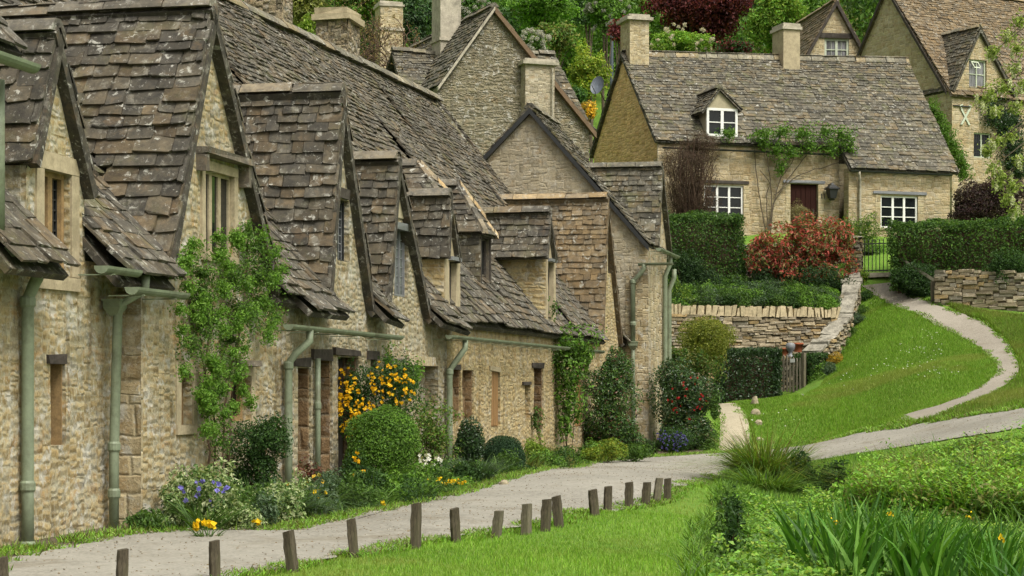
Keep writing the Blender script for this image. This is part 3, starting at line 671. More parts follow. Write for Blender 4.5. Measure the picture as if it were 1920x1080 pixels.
def surround(root, h, w, t=.11, out=.018, sill=True, mat=None):
    mb = MB(); a, b, c, d = h; m = mat or M['ashlar']
    mb.box(R, a - t, a - .002, w - out, w + .12, c, d, jit=.002); mb.box(R, b + .002, b + t, w - out, w + .12, c, d, jit=.002)
    mb.box(R, a - t, b + t, w - out * 1.2, w + .12, d + .002, d + t, jit=.003)
    mb.box(R, a - t, b + t, w - out * 1.6, w + .12, c - t * .8, c - .002, jit=.003)
    return mb.build('stone_surround', m, root)

# ---- nearest cottage (its wall fills the left edge)
W_A = .25
ca = cottage('nearest cottage at the left edge with small gabled dormer and flat rubble wall', (uA0 + uB0) / 2)
win = R.hole(80, 131, 322, 517, W_A); slit = R.hole(95, 123, 682, 835, W_A)
d0, d1 = R.pw(49, 400, W_A)[0], R.pw(158, 400, W_A)[0]
over = .11
apx = ax(114, 52, W_A - over); zs = R.pw(49, 300, W_A)[1]
lf = foot(R, (114, 52), (67, 297), W_A - over, zs - .02); rf = foot(R, (114, 52), (178, 328), W_A - over, zs - .18)
sl = (apx[1] - zs) / (apx[0] - d0); sr = (apx[1] - zs) / (d1 - apx[0])
mb = MB()
wall(mb, R, [(uA0, EAVE_Z + .15), (d0 - .001, EAVE_Z + .15), (d0, zs - .06), (apx[0], apx[1] - .1), (d1, zs - .12), (d1 + .001, EAVE_Z + .15), (uB0 + .1, EAVE_Z + .15)], BASE, W_A, [win, slit], .24, seed=1.)
mb.build('wall', M['near'], ca); backwalls(ca, uA0, uB0, M['near'])
main_roof(ca, uA0, uB0 + .5, [(d0 + .05, d1 - .05, 1., 2.2)], h=.15, wd=.30, th=.026, pal=SL)
gable_roof(ca, R, lf, apx, rf, W_A, W_A + 3.2, over, 'dormer_roof', M['slate'], keep=above_main, h=.17, wd=.30, th=.026, soff=.09)
mb = MB(); cheek(mb, d0 - .01, d0 + .14, W_A + .06, W_A + 1.7, 1.0, zs - .04); cheek(mb, d1 - .14, d1 + .01, W_A + .06, W_A + 1.7, 1.0, zs - .1); mb.build('dormer_cheek', M['mid'], ca)
surround(ca, win, W_A, .16, .02)
wo = window(ca, R, win, W_A + .06, 2, 1, M['jamb'], bar=.09, frame=.05, depth=.09, pane_mat=M['glass'], leads=(6, 9, M['iron']))
jamb(ca, slit, .22, W_A, M['jamb']); infill(ca, slit, W_A + .22, M['iron'], 'loop_window'); timber(ca, 92, 126, 664, 681, W_A, .03)
# gutters and pipes of the near cottage
def gut(root, x0, x1, y, w, r=.06, dz=0.):
    u0, z = R.pw(x0, y, w); u1, _ = R.pw(x1, y, w); return gutter(root, R, u0, u1, w, z, z + dz, M['sage'], r)
gut(ca, 20, 96, 463, W_A - .28, .075)
p = lambda px, py, w: R.P(R.pw(px, py, w)[0], w, R.pw(px, py, w)[1])
pu_ = R.pw(56, 480, W_A - .22)[0]; pd_ = R.pw(50, 600, W_A - .07)[0]
zt = R.pw(56, 472, W_A - .22)[1]
downpipe(ca, [R.P(pd_, W_A - .22, zt), R.P(pd_, W_A - .22, zt - .12), R.P(pd_, W_A - .14, zt - .27), R.P(pd_, W_A - .08, zt - .40), R.P(pd_, W_A - .08, -.9), R.P(pd_, W_A - .08, -1.42)], .055, M['sage'], (zt - .42, -.85, -1.38))
gut(ca, 190, 256, 498, W_A - .45, .065)
q_ = R.pw(221, 600, W_A - .16)[0]; zt = R.pw(221, 512, W_A - .3)[1]
downpipe(ca, [R.P(q_ + .05, W_A - .42, zt), R.P(q_ + .05, W_A - .42, zt - .14), R.P(q_, W_A - .16, zt - .30), R.P(q_, W_A - .12, -.6), R.P(q_, W_A - .12, -1.40)], .048, M['sage'], (-.55, -1.0), (q_, W_A - .13, R.pw(221, 578, W_A - .13)[1], .085), R)
# the yet nearer cottage shows only a wall edge and its gutter end at the frame
nb = thing('stone_cottage', 'cottage only just inside the left edge, seen as a wall corner and a gutter end', 'cottage', R.P(uA0 - .9, -.2, -1.38), 'cottages of the terrace')
Wn = W_A - .10
un = R.pw(-13, 300, Wn)[0]
mb = MB(); wall(mb, R, [(un - 2.5, 2.9), (un, 2.9)], BASE, Wn, amp=.01); mb.build('wall', M['near'], nb)
mb = MB(); slates(mb, R.P(un - 2.6, Wn - .25, 2.85), R.P(un + .1, Wn - .25, 2.85), R.P(un + .1, 3.6, 6.9), R.P(un - 2.6, 3.6, 6.9), h=.2, wd=.34); mb.build('roof', M['slate'], nb)
g0 = R.pw(-40, 122, Wn - .3); g1 = R.pw(62, 122, Wn - .3)
gutter(nb, R, g0[0], g1[0], Wn - .3, g1[1], g1[1], M['sage'], .075)
downpipe(nb, [R.P(un - .05, Wn - .08, 2.6), R.P(un - .05, Wn - .08, 2.0), R.P(un - .05, Wn - .08, 1.3)], .05, M['sage'])

# ---- second cottage: tall gable with stone mullioned window
cb = cottage('tall gabled cottage with three-light stone window above a green climber', (uB0 + uC0) / 2)
over = .12; zf = 1.15
apx = ax(404, 8, -over); lf = foot(R, (404, 8), (318, 510), -over, zf); rf = foot(R, (407, 22), (507, 450), -over, zf)
win = R.hole(383, 437, 325, 478, 0); w1 = R.hole(338, 360, 700, 797, 0); w2 = R.hole(430, 470, 704, 790, 0)
dz = .10
gl = lf[0] + .02; gr = rf[0] - .02
mb = MB(); wall(mb, R, [(uB0, EAVE_Z + .1), (gl, EAVE_Z + .1), (apx[0], apx[1] - dz), (gr, EAVE_Z + .1), (uC0, EAVE_Z + .1)], BASE, 0., [win, w1, w2], .2, th=.45, seed=5.)
wb = mb.build('wall', M['near'], cb); backwalls(cb, uB0, uC0, M['near'])
main_roof(cb, uB0 + .5, uC0, [(gl + .1, gr - .1, 1., 2.5)], h=.135, wd=.25, pal=SL)
gable_roof(cb, R, lf, apx, rf, 0., 4.2, over, 'gable_roof', M['slate'], keep=above_main, h=.16, wd=.30, th=.03, soff=.10)
# dark weathered buttress corner
mb = MB(); mb.box(R, uB0 - .03, uB0 + .01, -.01, W_A + .02, BASE, .93, jit=.004); mb.build('buttress', M['quoin'], cb)
surround(cb, win, 0, .10, .02)
wo = window(cb, R, win, .04, 3, 1, M['ashlar'], bar=.075, frame=.03, depth=.035, pane_mat=M['glass'])
hm = MB(); hm.box(R, win[0] - .22, win[1] + .26, -.14, .06, win[3] + .15, win[3] + .215, jit=.01); hm.box(R, win[0] - .22, win[0] - .12, -.12, .05, win[3] - .02, win[3] + .149, jit=.008); hm.box(R, win[1] + .16, win[1] + .26, -.12, .05, win[3] - .10, win[3] + .149, jit=.008); hm.build('hood_mould', M['slate'], cb)
for h in (w1, w2):
    surround(cb, h, 0, .12, .015); o = window(cb, R, h, .10, 1 if h is w1 else 2, 1, M['jamb'], frame=.06, bar=.08, depth=.07, pane_mat=M['glass'])
timber(cb, 446, 491, 676, 686, 0, .12, M['slate'], .1, 'hood_mould')
gut(cb, 247, 346, 538, -.30, .065)
# ---- third cottage
cc = cottage('gabled cottage with long green gutter and three dark lintels beside the yellow bush', (uC0 + uD0) / 2)
over = .11
apx = ax(646, 166, -over); lf = foot(R, (645, 165), (620, 540), -over, 1.1); rf = foot(R, (648, 190), (700, 540), -over, 1.1)
win = R.hole(632, 655, 374, 490, 0); n1 = R.hole(559, 583, 690, 885, 0); n2 = R.hole(598, 623, 676, 930, 0); dr = R.hole(634, 672, 670, 955, 0); n3 = R.hole(695, 711, 674, 800, 0)
mb = MB(); gl = lf[0] + .02; gr = rf[0] - .02
wall(mb, R, [(uC0, EAVE_Z + .05), (gl, EAVE_Z + .05), (apx[0], apx[1] - .1), (gr, EAVE_Z + .05), (uD0, EAVE_Z + .05)], BASE, 0., [win, n1, n2, dr, n3], .25, th=.45, seed=9.)
mb.build('wall', M['mid'], cc); backwalls(cc, uC0, uD0, M['mid'])
main_roof(cc, uC0, uD0, [(gl + .1, gr - .1, 1., 2.3)], h=.135, wd=.25, pal=SL)
gable_roof(cc, R, lf, apx, rf, 0., 3.4, over, 'gable_roof', M['slate'], keep=above_main, h=.15, wd=.27, th=.026, soff=.10)
wo = window(cc, R, win, .07, 2, 1, M['iron'], bar=.03, frame=.03, depth=.05, pane_mat=M['glass'], leads=(4, 7, M['lead']))
timber(cc, 631, 656, 353, 371, 0, .04)
jamb(cc, n1, .20); infill(cc, n1, .20, M['jambstone'], 'blocked_opening'); timber(cc, 556, 585, 671, 688, 0, .04)
jamb(cc, n2, .22); infill(cc, n2, .22, M['jambstone'], 'blocked_opening'); timber(cc, 590, 625, 655, 674, 0, .05)
jamb(cc, dr, .22); infill(cc, dr, .22, M['wood'], 'door', 5); timber(cc, 630, 676, 654, 668, 0, .04)
infill(cc, n3, .2, M['wood'], 'shutter'); timber(cc, 692, 712, 657, 673, 0, .03)
gut(cc, 541, 750, 608, -.30, .06, -.015)
zt = R.pw(545, 612, -.3)[1]; q_ = R.pw(541, 700, -.08)[0]
downpipe(cc, [R.P(q_ + .12, -.30, zt), R.P(q_ + .12, -.30, zt - .15), R.P(q_ + .02, -.16, zt - .30), R.P(q_, -.08, zt - .42), R.P(q_, -.08, -.6), R.P(q_, -.08, -1.4)], .046, M['sage'], (zt - .44, -.6))
q_ = R.pw(596, 700, -.06)[0]
downpipe(cc, [R.P(q_, -.06, .38), R.P(q_, -.06, -.3), R.P(q_, -.06, -1.4)], .034, M['sage'], (-.2,))
# eave slabs shown below the gable feet
mb = MB(); slates(mb, R.P(uC0, -.34, .93), R.P(gl + .15, -.34, .93), R.P(gl + .1, .1, 1.35), R.P(uC0, .1, 1.35), h=.22, wd=.34, th=.03); mb.build('eave_slate', M['slate'], cc)
mb = MB(); slates(mb, R.P(gr - .1, -.34, .96), R.P(uD0 + .3, -.34, .90), R.P(uD0 + .3, .1, 1.3), R.P(gr - .05, .1, 1.4), h=.22, wd=.34, th=.03); mb.build('eave_slate', M['slate'], cc)
# ---- fourth cottage
cd = cottage('gabled cottage with tall green leaded window and plastered gable point', (uD0 + uE0) / 2)
over = .11
apx = ax(750, 294, -over); lf = foot(R, (748, 305), (732, 540), -over, 1.08); rf = foot(R, (752, 310), (800, 540), -over, 1.08)
win = R.hole(740, 765, 426, 556, 0); n1 = R.hole(787, 821, 686, 860, 0); n2 = R.hole(745, 764, 690, 840, 0)
v5 = (R.pw(835, 500)[0], R.pw(863, 500)[0])
mb = MB(); gl = lf[0] + .02; gr = rf[0] - .02
wall(mb, R, [(uD0, EAVE_Z + .05), (gl, EAVE_Z + .05), (apx[0], apx[1] - .1), (gr, EAVE_Z + .05), (uE0, EAVE_Z + .05)], BASE, 0., [win, n1, n2], .25, th=.45, seed=13.)
mb.build('wall', M['mid'], cd); backwalls(cd, uD0, uE0, M['mid'])
main_roof(cd, uD0, uE0, [(gl + .1, gr - .1, 1., 2.)], h=.13, wd=.24, pal=SL)
gable_roof(cd, R, lf, apx, rf, 0., 2.8, over, 'gable_roof', M['slate'], keep=above_main, h=.14, wd=.25, th=.026, soff=.09)
window(cd, R, win, .05, 3, 1, M['lead'], bar=.03, frame=.035, depth=.05, pane_mat=M['glass_green'], leads=(6, 7, M['lead']))
timber(cd, 739, 769, 417, 429, 0, .06, M['lead'])
tri = MB(); t0, t1 = R.pw(742, 416)[0], R.pw(767, 416)[0]; zt = win[3] + .12
wall(tri, R, [(t0, zt + .01), (apx[0], apx[1] - .28), (t1, zt + .01)], zt, -.02, th=.03, amp=.003); tri.build('gable_plaster', M['render'], cd)
infill(cd, n1, .2, M['mid'], 'blocked_opening'); timber(cd, 769, 816, 668, 684, 0, .12, M['quoin']); infill(cd, n2, .2, M['wood'], 'shutter'); timber(cd, 735, 762, 672, 688, 0, .09, M['slate'])
mb = MB(); slates(mb, R.P(gr - .1, -.34, .98), R.P(uE0 + .25, -.34, .90), R.P(uE0 + .25, .1, 1.3), R.P(gr - .05, .1, 1.4), h=.22, wd=.34, th=.03); mb.build('eave_slate', M['slate'], cd)

def small_dormer(root, x0, x1, yb, yfoot, apex_px, lpt, rpt, hole_px, over=.08, wd=0., cheekmat='tan', cap=True, seed=0., pal=SL, mat='slate', back=2.6):
    u0, u1 = R.pw(x0, yfoot, wd)[0], R.pw(x1, yfoot, wd)[0]
    a = ax(*apex_px, wd - over); zf_ = R.pw((x0 + x1) / 2, yfoot, wd)[1]; zb = R.pw((x0 + x1) / 2, yb, wd)[1]
    l = foot(R, apex_px, lpt, wd - over, zf_); r = foot(R, apex_px, rpt, wd - over, zf_)
    h = R.hole(*hole_px, wd)
    b = MB(); wall(b, R, [(u0, zf_ - .03), (a[0], a[1] - .09), (u1, zf_ - .03)], min(zb, .95) if wd < .1 else zb - .1, wd, [h], .16, th=.2, seed=seed); o = b.build('dormer_front', M['ashlar'], root)
    b = MB()
    for q0, q1 in ((u0 - .012, u0 + .13), (u1 - .13, u1 + .012)): cheek(b, q0, q1, wd + .02, wd + 1.9, .9, zf_ - .02)
    b.build('dormer_cheek', M[cheekmat], o)
    gable_roof(o, R, l, a, r, wd, wd + back, over, 'dormer_roof', M[mat], keep=above_main, h=.125, wd=.23, th=.024, pal=pal, soff=.06)
    window(o, R, h, wd + .09, 1, 1, M['wood'], frame=.04, depth=.05, pane_mat=M['glass'])
    if cap:
        b = MB(); b.box(R, h[0] - .06, h[1] + .06, wd - .07, wd + .1, h[3] + .002, h[3] + .07, jit=.004); b.build('lead_cap', M['lead'], o)
    return o
small_dormer(cd, 835, 863, 612, 487, (847, 362), (842, 487), (866, 493), (843, 856, 490, 604), seed=20.)

# ---- fifth cottage
ce = cottage('long low cottage with sagging roof, slit openings and two dormers before the end house', (uE0 + uF) / 2)
over = .10
apx = ax(1141, 368, -over); lf = foot(R, (1141, 368), (1132, 618), -over, 1.06); rf = foot(R, (1142, 375), (1167, 622), -over, 1.06)
hs_ = [R.hole(849, 864, 692, 790), R.hole(867, 888, 694, 786), R.hole(921, 938, 696, 800), R.hole(984, 995, 722, 788), R.hole(1001, 1019, 690, 805), R.hole(1078, 1092, 690, 800)]
win = R.hole(1140, 1146, 470, 512)
mb = MB(); gl = lf[0] + .02; gr = min(rf[0] - .02, uF - .02)
wall(mb, R, [(uE0, EAVE_Z + .05), (gl, EAVE_Z + .05), (apx[0], apx[1] - .1), (gr, EAVE_Z + .05), (uF, EAVE_Z + .05)], BASE, 0., hs_ + [win], .22, th=.45, seed=17., cell=.2)
mb.build('wall', M['tan'], ce); backwalls(ce, uE0, uF, M['tan'])
main_roof(ce, uE0, uF, [(gl + .1, gr - .1, 1., 2.5)], h=.14, wd=.27, pal=SL)
gable_roof(ce, R, lf, apx, rf, 0., 3.6, over, 'gable_roof', M['slate_warm'], keep=above_main, h=.13, wd=.24, th=.022, pal=SLT, soff=.09)
infill(ce, win, .12, M['iron'], 'window')
jamb(ce, hs_[0], .2); jamb(ce, hs_[1], .14); jamb(ce, hs_[4], .2); infill(ce, hs_[0], .2, M['jambstone'], 'blocked_opening'); infill(ce, hs_[1], .14, M['jambstone'], 'blocked_opening'); infill(ce, hs_[2], .05, M['oak'], 'shutter', 2); infill(ce, hs_[3], .15, M['iron'], 'loop_window'); infill(ce, hs_[4], .2, M['wood'], 'door', 4); infill(ce, hs_[5], .05, M['oak'], 'door', 3)
timber(ce, 848, 865, 684, 693, 0, .03); timber(ce, 982, 997, 715, 722, 0, .03); timber(ce, 1000, 1020, 681, 690, 0, .03); timber(ce, 919, 940, 688, 696, 0, .02, M['ashlar'])
small_dormer(ce, 1025, 1042, 606, 487, (1034, 395), (1027, 487), (1046, 500), (1028, 1038, 492, 600), seed=23.)
def hip_dormer(root, x0, x1, wf, yfoot, ybase, tip, win_, mat='slate'):
    u0, u1 = R.pw(x0, yfoot, wf)[0], R.pw(x1, yfoot, wf)[0]; uc = (u0 + u1) / 2; zf_ = R.pw((x0 + x1) / 2, yfoot, wf)[1]; zb = R.pw((x0 + x1) / 2, ybase, wf)[1]
    tw, tz = R.pu(*tip, uc)
    b = MB(); h = (u0 + .07, u1 - .05, zb + .04, zf_ - .05)
    wall(b, R, [(u0, zf_), (u1, zf_)], zb - .2, wf, [h], .14, th=.16, amp=.004); o = b.build('dormer_front', M['wood'], root)
    b = MB()
    for q0, q1 in ((u0 - .02, u0 + .06), (u1 - .06, u1 + .02)):
        cheek(b, q0, q1, wf + .03, wf + 1.5, zb - .4, zf_ - .01)
    slates(b, R.P(u0 - .025, wf + 1.5, zb - .2), R.P(u0 - .025, wf + .02, zb - .2), R.P(u0 - .022, wf + .02, zf_), R.P(u0 - .022, wf + 1.5, zf_), h=.13, wd=.26, th=.012, pal=SLG, grad=(1, 1), under=False)
    b.build('dormer_cheek', M['slate_grey'], o)
    b = MB(); e = .09; wb = wf + 2.2
    slates(b, R.P(u0 - e, wf - e, zf_), R.P(u0 - e, wb, zf_), R.P(uc, wb, tz), R.P(uc, tw, tz), h=.12, wd=.24, keep=above_main, soff=.04)
    slates(b, R.P(u1 + e, wf - e, zf_), R.P(u1 + e, wb, zf_), R.P(uc, wb, tz), R.P(uc, tw, tz), h=.12, wd=.24, keep=above_main, soff=.04)
    slates(b, R.P(u0 - e, wf - e, zf_), R.P(u1 + e, wf - e, zf_), R.P(uc + .02, tw, tz), R.P(uc - .02, tw, tz), h=.12, wd=.24, soff=.03)
    rf_ = b.build('dormer_roof', M[mat], o)
    b = MB(); ridge(b, R.P(uc, tw, tz + .04), R.P(uc, wb, tz + .04), step=.45); ridge(b, R.P(uc, tw, tz + .02), R.P(u1 + e, wf - e, zf_ + .03), step=.4, width=.09, pal=SLT * 1.4, h=.06); ridge(b, R.P(uc, tw, tz + .02), R.P(u0 - e, wf - e, zf_ + .03), step=.4, width=.07, pal=SL, h=.05); b.build('ridge', M['slate'], rf_)
    window(o, R, h, wf + .08, 1, 1, M['wood'], frame=.035, depth=.05, pane_mat=M['glass'])
hip_dormer(ce, 902, 921, .42, 441, 540, (860, 344), None)
hip_dormer(cd, 812, 832, .42, 364, 470, (785, 306), None)
# gutter line and pipe
gut(ce, 842, 1130, 628, -.30, .055)
zt = R.pw(848, 636, -.3)[1]; q_ = R.pw(843, 720, -.08)[0]
downpipe(ce, [R.P(q_ + .10, -.30, zt), R.P(q_ + .10, -.30, zt - .12), R.P(q_ + .02, -.16, zt - .34), R.P(q_, -.08, zt - .46), R.P(q_, -.08, -.6), R.P(q_, -.08, -1.4)], .046, M['sage'], (zt - .48,))

# chimneys on the terrace ridge
def ridge_chimney(root, pxr, pl, pm, pr, ytop, mat, capmat, cap, **kw):
    u0 = R.pw(pxr, 100, RW)[0]
    wf, zt = R.pu(pm, ytop, u0); wb, _ = R.pu(pl, ytop, u0); u1 = R.pw(pr, ytop, wf)[0]
    chimney(root, R, u0, u1, wf, wb, zrid(u0) - 1.1, zt, mat, capmat, cap, **kw)
ridge_chimney(cb, 520, 458, 528, 547, -60, M['rubble'], M['greycap'], .12, amp=.05)
ridge_chimney(cc, 645, 592, 651, 675, 34, M['rubble'], M['ashlar'], .17, amp=.05)

# ---- end house of the terrace: ridge along the row, catslide to the street, gable to the camera
fe = thing('stone_cottage', 'end house of the terrace with broad stone gable, catslide roof and green downpipe', 'cottage', R.P(uF + 2, 0, -1.38), 'cottages of the terrace')
Fg = Fr(R.P(uF, 0, 0), -R.e2)
gf = Fg.pw
WF = -.62; LF = R.pw(1250, 700, -.62)[0] - uF
apx = gf(995, 202); lf = foot(Fg, (995, 202), (900, 302), 0, 4.6); rf = foot(Fg, (995, 202), (1236, 480), 0, 3.30)
mb = MB(); wall(mb, Fg, [(lf[0] + .1, lf[1] - .08), (apx[0], apx[1] - .12), (-WF, rf[1] + (apx[1] - rf[1]) * (rf[0] + WF) / (rf[0] - apx[0]) - .12)], BASE, 0., [], .2, th=.4, seed=31., cell=.2)
mb.build('gable_wall', M['gable'], fe)
mb = MB(); Zs = 3.25
wall(mb, R, [(uF, Zs), (uF + LF, Zs)], BASE, WF, [], .2, th=.4, seed=33., cell=.25); mb.build('wall', M['quoin'], fe)
mb = MB(); wall(mb, Fg, [(.10, 2.6), (-WF + .012, 2.6)], BASE, -.02, [], .2, th=.02, seed=35., amp=.012); mb.build('corner_quoin', M['quoin'], fe)
mb = MB(); mb.box(R, uF, uF + LF, -lf[0] - .4, -lf[0], BASE, 4.5); mb.box(R, uF + LF - .3, uF + LF, WF + .4, -lf[0] - .4, BASE, 4.4); mb.build('rear_wall', M['gable'], fe)
gable_roof(fe, Fg, lf, apx, rf, 0., LF, .12, 'roof', M['slate_grey'], h=.14, wd=.26, th=.024, pal=SLG, soff=.07, left=True)
fb = MB()
for (q0, q1) in ((lf, apx), (apx, rf)):
    a, b = A(q0), A(q1); d = (b - a) / np.linalg.norm(b - a); n = A([-d[1], d[0]]) * (-1 if q0 is apx else -1)
    c = [Fg.P(a[0], -.135, a[1] - .02), Fg.P(b[0], -.135, b[1] - .02), Fg.P(b[0], -.105, b[1] - .02), Fg.P(a[0], -.105, a[1] - .02)]
    lo = [x - A([0, 0, .13]) for x in c]; fb.hexa(lo + c)
fb.build('barge_board', M['iron'], fe)
# cross gable of the end house over the street front
ap2 = R.pw(1243, 309, WF - .12); l2 = (R.pw(1236, 470, WF - .12)[0], 3.35); r2 = (uF + LF + .15, 3.35)
def above_end(c):
    d = c[:, :2] - Fg.o; uu = d @ Fg.e1
    return c[:, 2] > apx[1] + (rf[1] - apx[1]) * (uu - apx[0]) / (rf[0] - apx[0]) - .15
gable_roof(fe, R, l2, ap2, r2, WF, WF + 3.4, .12, 'gable_roof', M['slate_grey'], keep=above_end, h=.14, wd=.26, th=.022, pal=SLG, soff=.07)
mb = MB(); wall(mb, R, [(l2[0] + .05, 3.3), (ap2[0], ap2[1] - .12), (r2[0] - .05, 3.3)], 3.2, WF, th=.3); mb.build('gable_wall', M['quoin'], fe)
# pipes: swan neck, hopper and pipe on the camera side, two on the street side
zq = gf(1195, 494)[1]
gutter(fe, Fg, gf(1197, 494, -.12)[0], gf(1262, 494, -.12)[0], -.14, zq, zq, M['sage'], .06)
qa, qb = gf(1208, 500, -.08)[0], gf(1187, 540, -.08)[0]; zh = gf(1187, 640, -.1)[1]
downpipe(fe, [Fg.P(qa, -.14, zq), Fg.P(qa, -.14, zq - .12), Fg.P(qa - .1, -.12, zq - .26), Fg.P(qb, -.09, zq - .40), Fg.P(qb, -.09, zh)], .055, M['sage'], (zq - .42, zh + .4))
downpipe(fe, [Fg.P(qb, -.09, zh - .02), Fg.P(qb, -.09, zh - .6), Fg.P(qb, -.09, -1.4)], .048, M['sage'], (-.4,), (qb, -.09, zh - .1, .10), Fg)
for dx, zz in ((LF - .75, 3.2), (LF - .10, 2.9)):
    downpipe(fe, [R.P(uF + dx, WF - .2, zz), R.P(uF + dx, WF - .2, zz - .2), R.P(uF + dx, WF - .08, zz - .5), R.P(uF + dx, WF - .08, 0), R.P(uF + dx, WF - .08, -1.3)], .055, M['sage'])
gutter(fe, R, uF - .1, uF + LF, WF - .26, 3.22, 3.22, M['sage'], .065)
# ------------------------------------------------------------------ houses behind and to the right
# tall grey gabled house behind the terrace
PH = math.radians(20.8)
G = Fr(img(821, 700, 56.), (math.cos(PH), math.sin(PH)))
gh = thing('stone_house', 'tall grey stone house behind the terrace, broad blank gable with a built-on chimney breast', 'house', G.P(2.4, 3, 2.0))
a = G.pw(925, 12); l = foot(G, (925, 12), (822, 157), 0, G.pw(822, 162)[1]); r = foot(G, (925, 12), (1113, 245), 0, G.pw(1113, 247)[1])
uR = G.pw(1105, 260)[0]
mb = MB(); wall(mb, G, [(l[0] + .02, l[1] - .05), (a[0], a[1] - .1), (uR, a[1] + (r[1] - a[1]) * (uR - a[0]) / (r[0] - a[0]) - .08)], 0., 0., [], seed=41., cell=.3, amp=.02); mb.build('gable_wall', M['grey'], gh)
mb = MB(); mb.box(G, uR - .4, uR, .36, 8, 0., r[1]); mb.box(G, l[0] + .02, l[0] + .4, .36, 8, 0., l[1] - .1); mb.box(G, l[0] + .41, uR - .41, 7.6, 8, 0., 8); mb.build('side_wall', M['grey'], gh)
gable_roof(gh, G, l, a, r, 0., 8.2, .10, 'roof', M['slate_grey'], h=.14, wd=.27, th=.024, pal=SLG, soff=.08)
for q0, q1, hb, vm in ((l, a, .10, M['greycap']), (a, r, .17, plain('tan_verge_board', (.13, .085, .05), .8, .3))):
    vg = MB(); c = [G.P(q0[0], -.16, q0[1] - .03), G.P(q1[0], -.16, q1[1] - .03), G.P(q1[0], -.02, q1[1] - .03), G.P(q0[0], -.02, q0[1] - .03)]
    vg.hexa([x - A([0, 0, hb]) for x in c] + c); vg.build('verge_board', vm, gh)
u0, u1 = G.pw(985, 200, -.35)[0], G.pw(1040, 200, -.35)[0]; zt = G.pw(1010, 120, -.35)[1]
chimney(gh, G, u0, u1, -.35, .3, 1.0, zt, M['gable'], M['greycap'], .12, over=.10)
mb = MB(); q = G.P(G.pw(1038, 180, -.5)[0], -.42, 0); mb.tube([A([q[0], q[1], G.pw(1038, 242, -.42)[1]]), A([q[0], q[1], G.pw(1038, 128, -.42)[1]])], .025, 6); mb.build('drain_pipe', M['greycap'], gh)
# ashlar stack on its ridge
uc = a[0]; w0 = G.pu(862, 60, uc + .35)[0]; w1 = G.pu(824, 60, uc - .35)[0]
w0, w1 = 1.35 + .6, 1.35 + 1.5
px_ = G.pw(841, 60, 2.6)[0]
chimney(gh, G, px_ - .32, px_ + .32, 2.4, 3.2, a[1] - 2.5, a[1] + .9, M['greycap'], M['greycap'], .1, over=.06, ledge=a[1] - .62, amp=.004)
# small cross roof on the right flank
cr = MB(); z0_, z1_ = G.pw(1080, 235, 1.)[1], G.pw(1040, 90, 1.2)[1]
x0_, x1_ = G.pw(1000, 100, 1.2)[0], G.pw(1058, 92, 1.2)[0]
slates(cr, G.P(x0_, .9, z0_ - .1), G.P(x1_ + .75, .9, z0_ - .1), G.P(x1_ + .08, 2.2, z1_), G.P(x0_, 2.2, z1_), h=.14, wd=.26, th=.022, pal=SLG, soff=.05)
slates(cr, G.P(x0_, 3.5, z0_ - .1), G.P(x1_ + .75, 3.5, z0_ - .1), G.P(x1_ + .08, 2.2, z1_), G.P(x0_, 2.2, z1_), h=.14, wd=.26, th=.022, pal=SLG, soff=.05)
ridge(cr, G.P(x0_, 2.2, z1_ + .04), G.P(x1_ + .1, 2.2, z1_ + .04), pal=SLG); cr.build('side_roof', M['slate_grey'], gh)
# lower wing on its left with its own small roof
lw = thing('stone_outbuilding', 'low slate-roofed outhouse between the terrace roof and the tall grey gable', 'outbuilding', G.P(-1.5, 2, 3.0))
x0_, x1_ = G.pw(727, 100, 3.)[0], G.pw(842, 97, 3.)[0]; zr_ = G.pw(780, 97, 3.)[1]; ze_ = G.pw(780, 172, 1.8)[1]
mb = MB(); slates(mb, G.P(x0_, 1.7, ze_), G.P(x1_ + .5, 1.7, ze_), G.P(x1_ + .5, 3., zr_), G.P(x0_ + .12, 3., zr_), h=.13, wd=.24, pal=SLG); slates(mb, G.P(x0_, 4.3, ze_), G.P(x1_ + .5, 4.3, ze_), G.P(x1_ + .5, 3., zr_), G.P(x0_ + .12, 3., zr_), h=.13, wd=.24, pal=SLG)
ridge(mb, G.P(x0_ + .1, 3., zr_ + .05), G.P(x1_, 3., zr_ + .05), pal=SLG, width=.15); mb.build('roof', M['slate_grey'], lw)
mb = MB(); wall(mb, G, [(x0_ + .1, ze_), (x1_, ze_)], 1.0, 1.95, th=.4, amp=.01); mb.box(G, x0_ + .1, x0_ + .45, 2.36, 4.1, 1., ze_); mb.build('wall', M['grey'], lw)
# tan stack standing behind the outhouse
B2 = thing('chimney_stack', 'tan stone chimney stack behind bare branches, left of the tall grey gable', 'chimney', g3(*img(732, 300, 64)[:2]))
q = img(732, 0, 64); K = Fr((q[0], q[1]), (math.cos(.3), math.sin(.3)))
chimney(B2, K, -.40, .34, -.3, .45, float(gz(q[0], q[1])) - .3, img(732, 14, 64)[2], M['cream'], M['greycap'], .10, over=.05, ledge=img(732, 60, 64)[2])
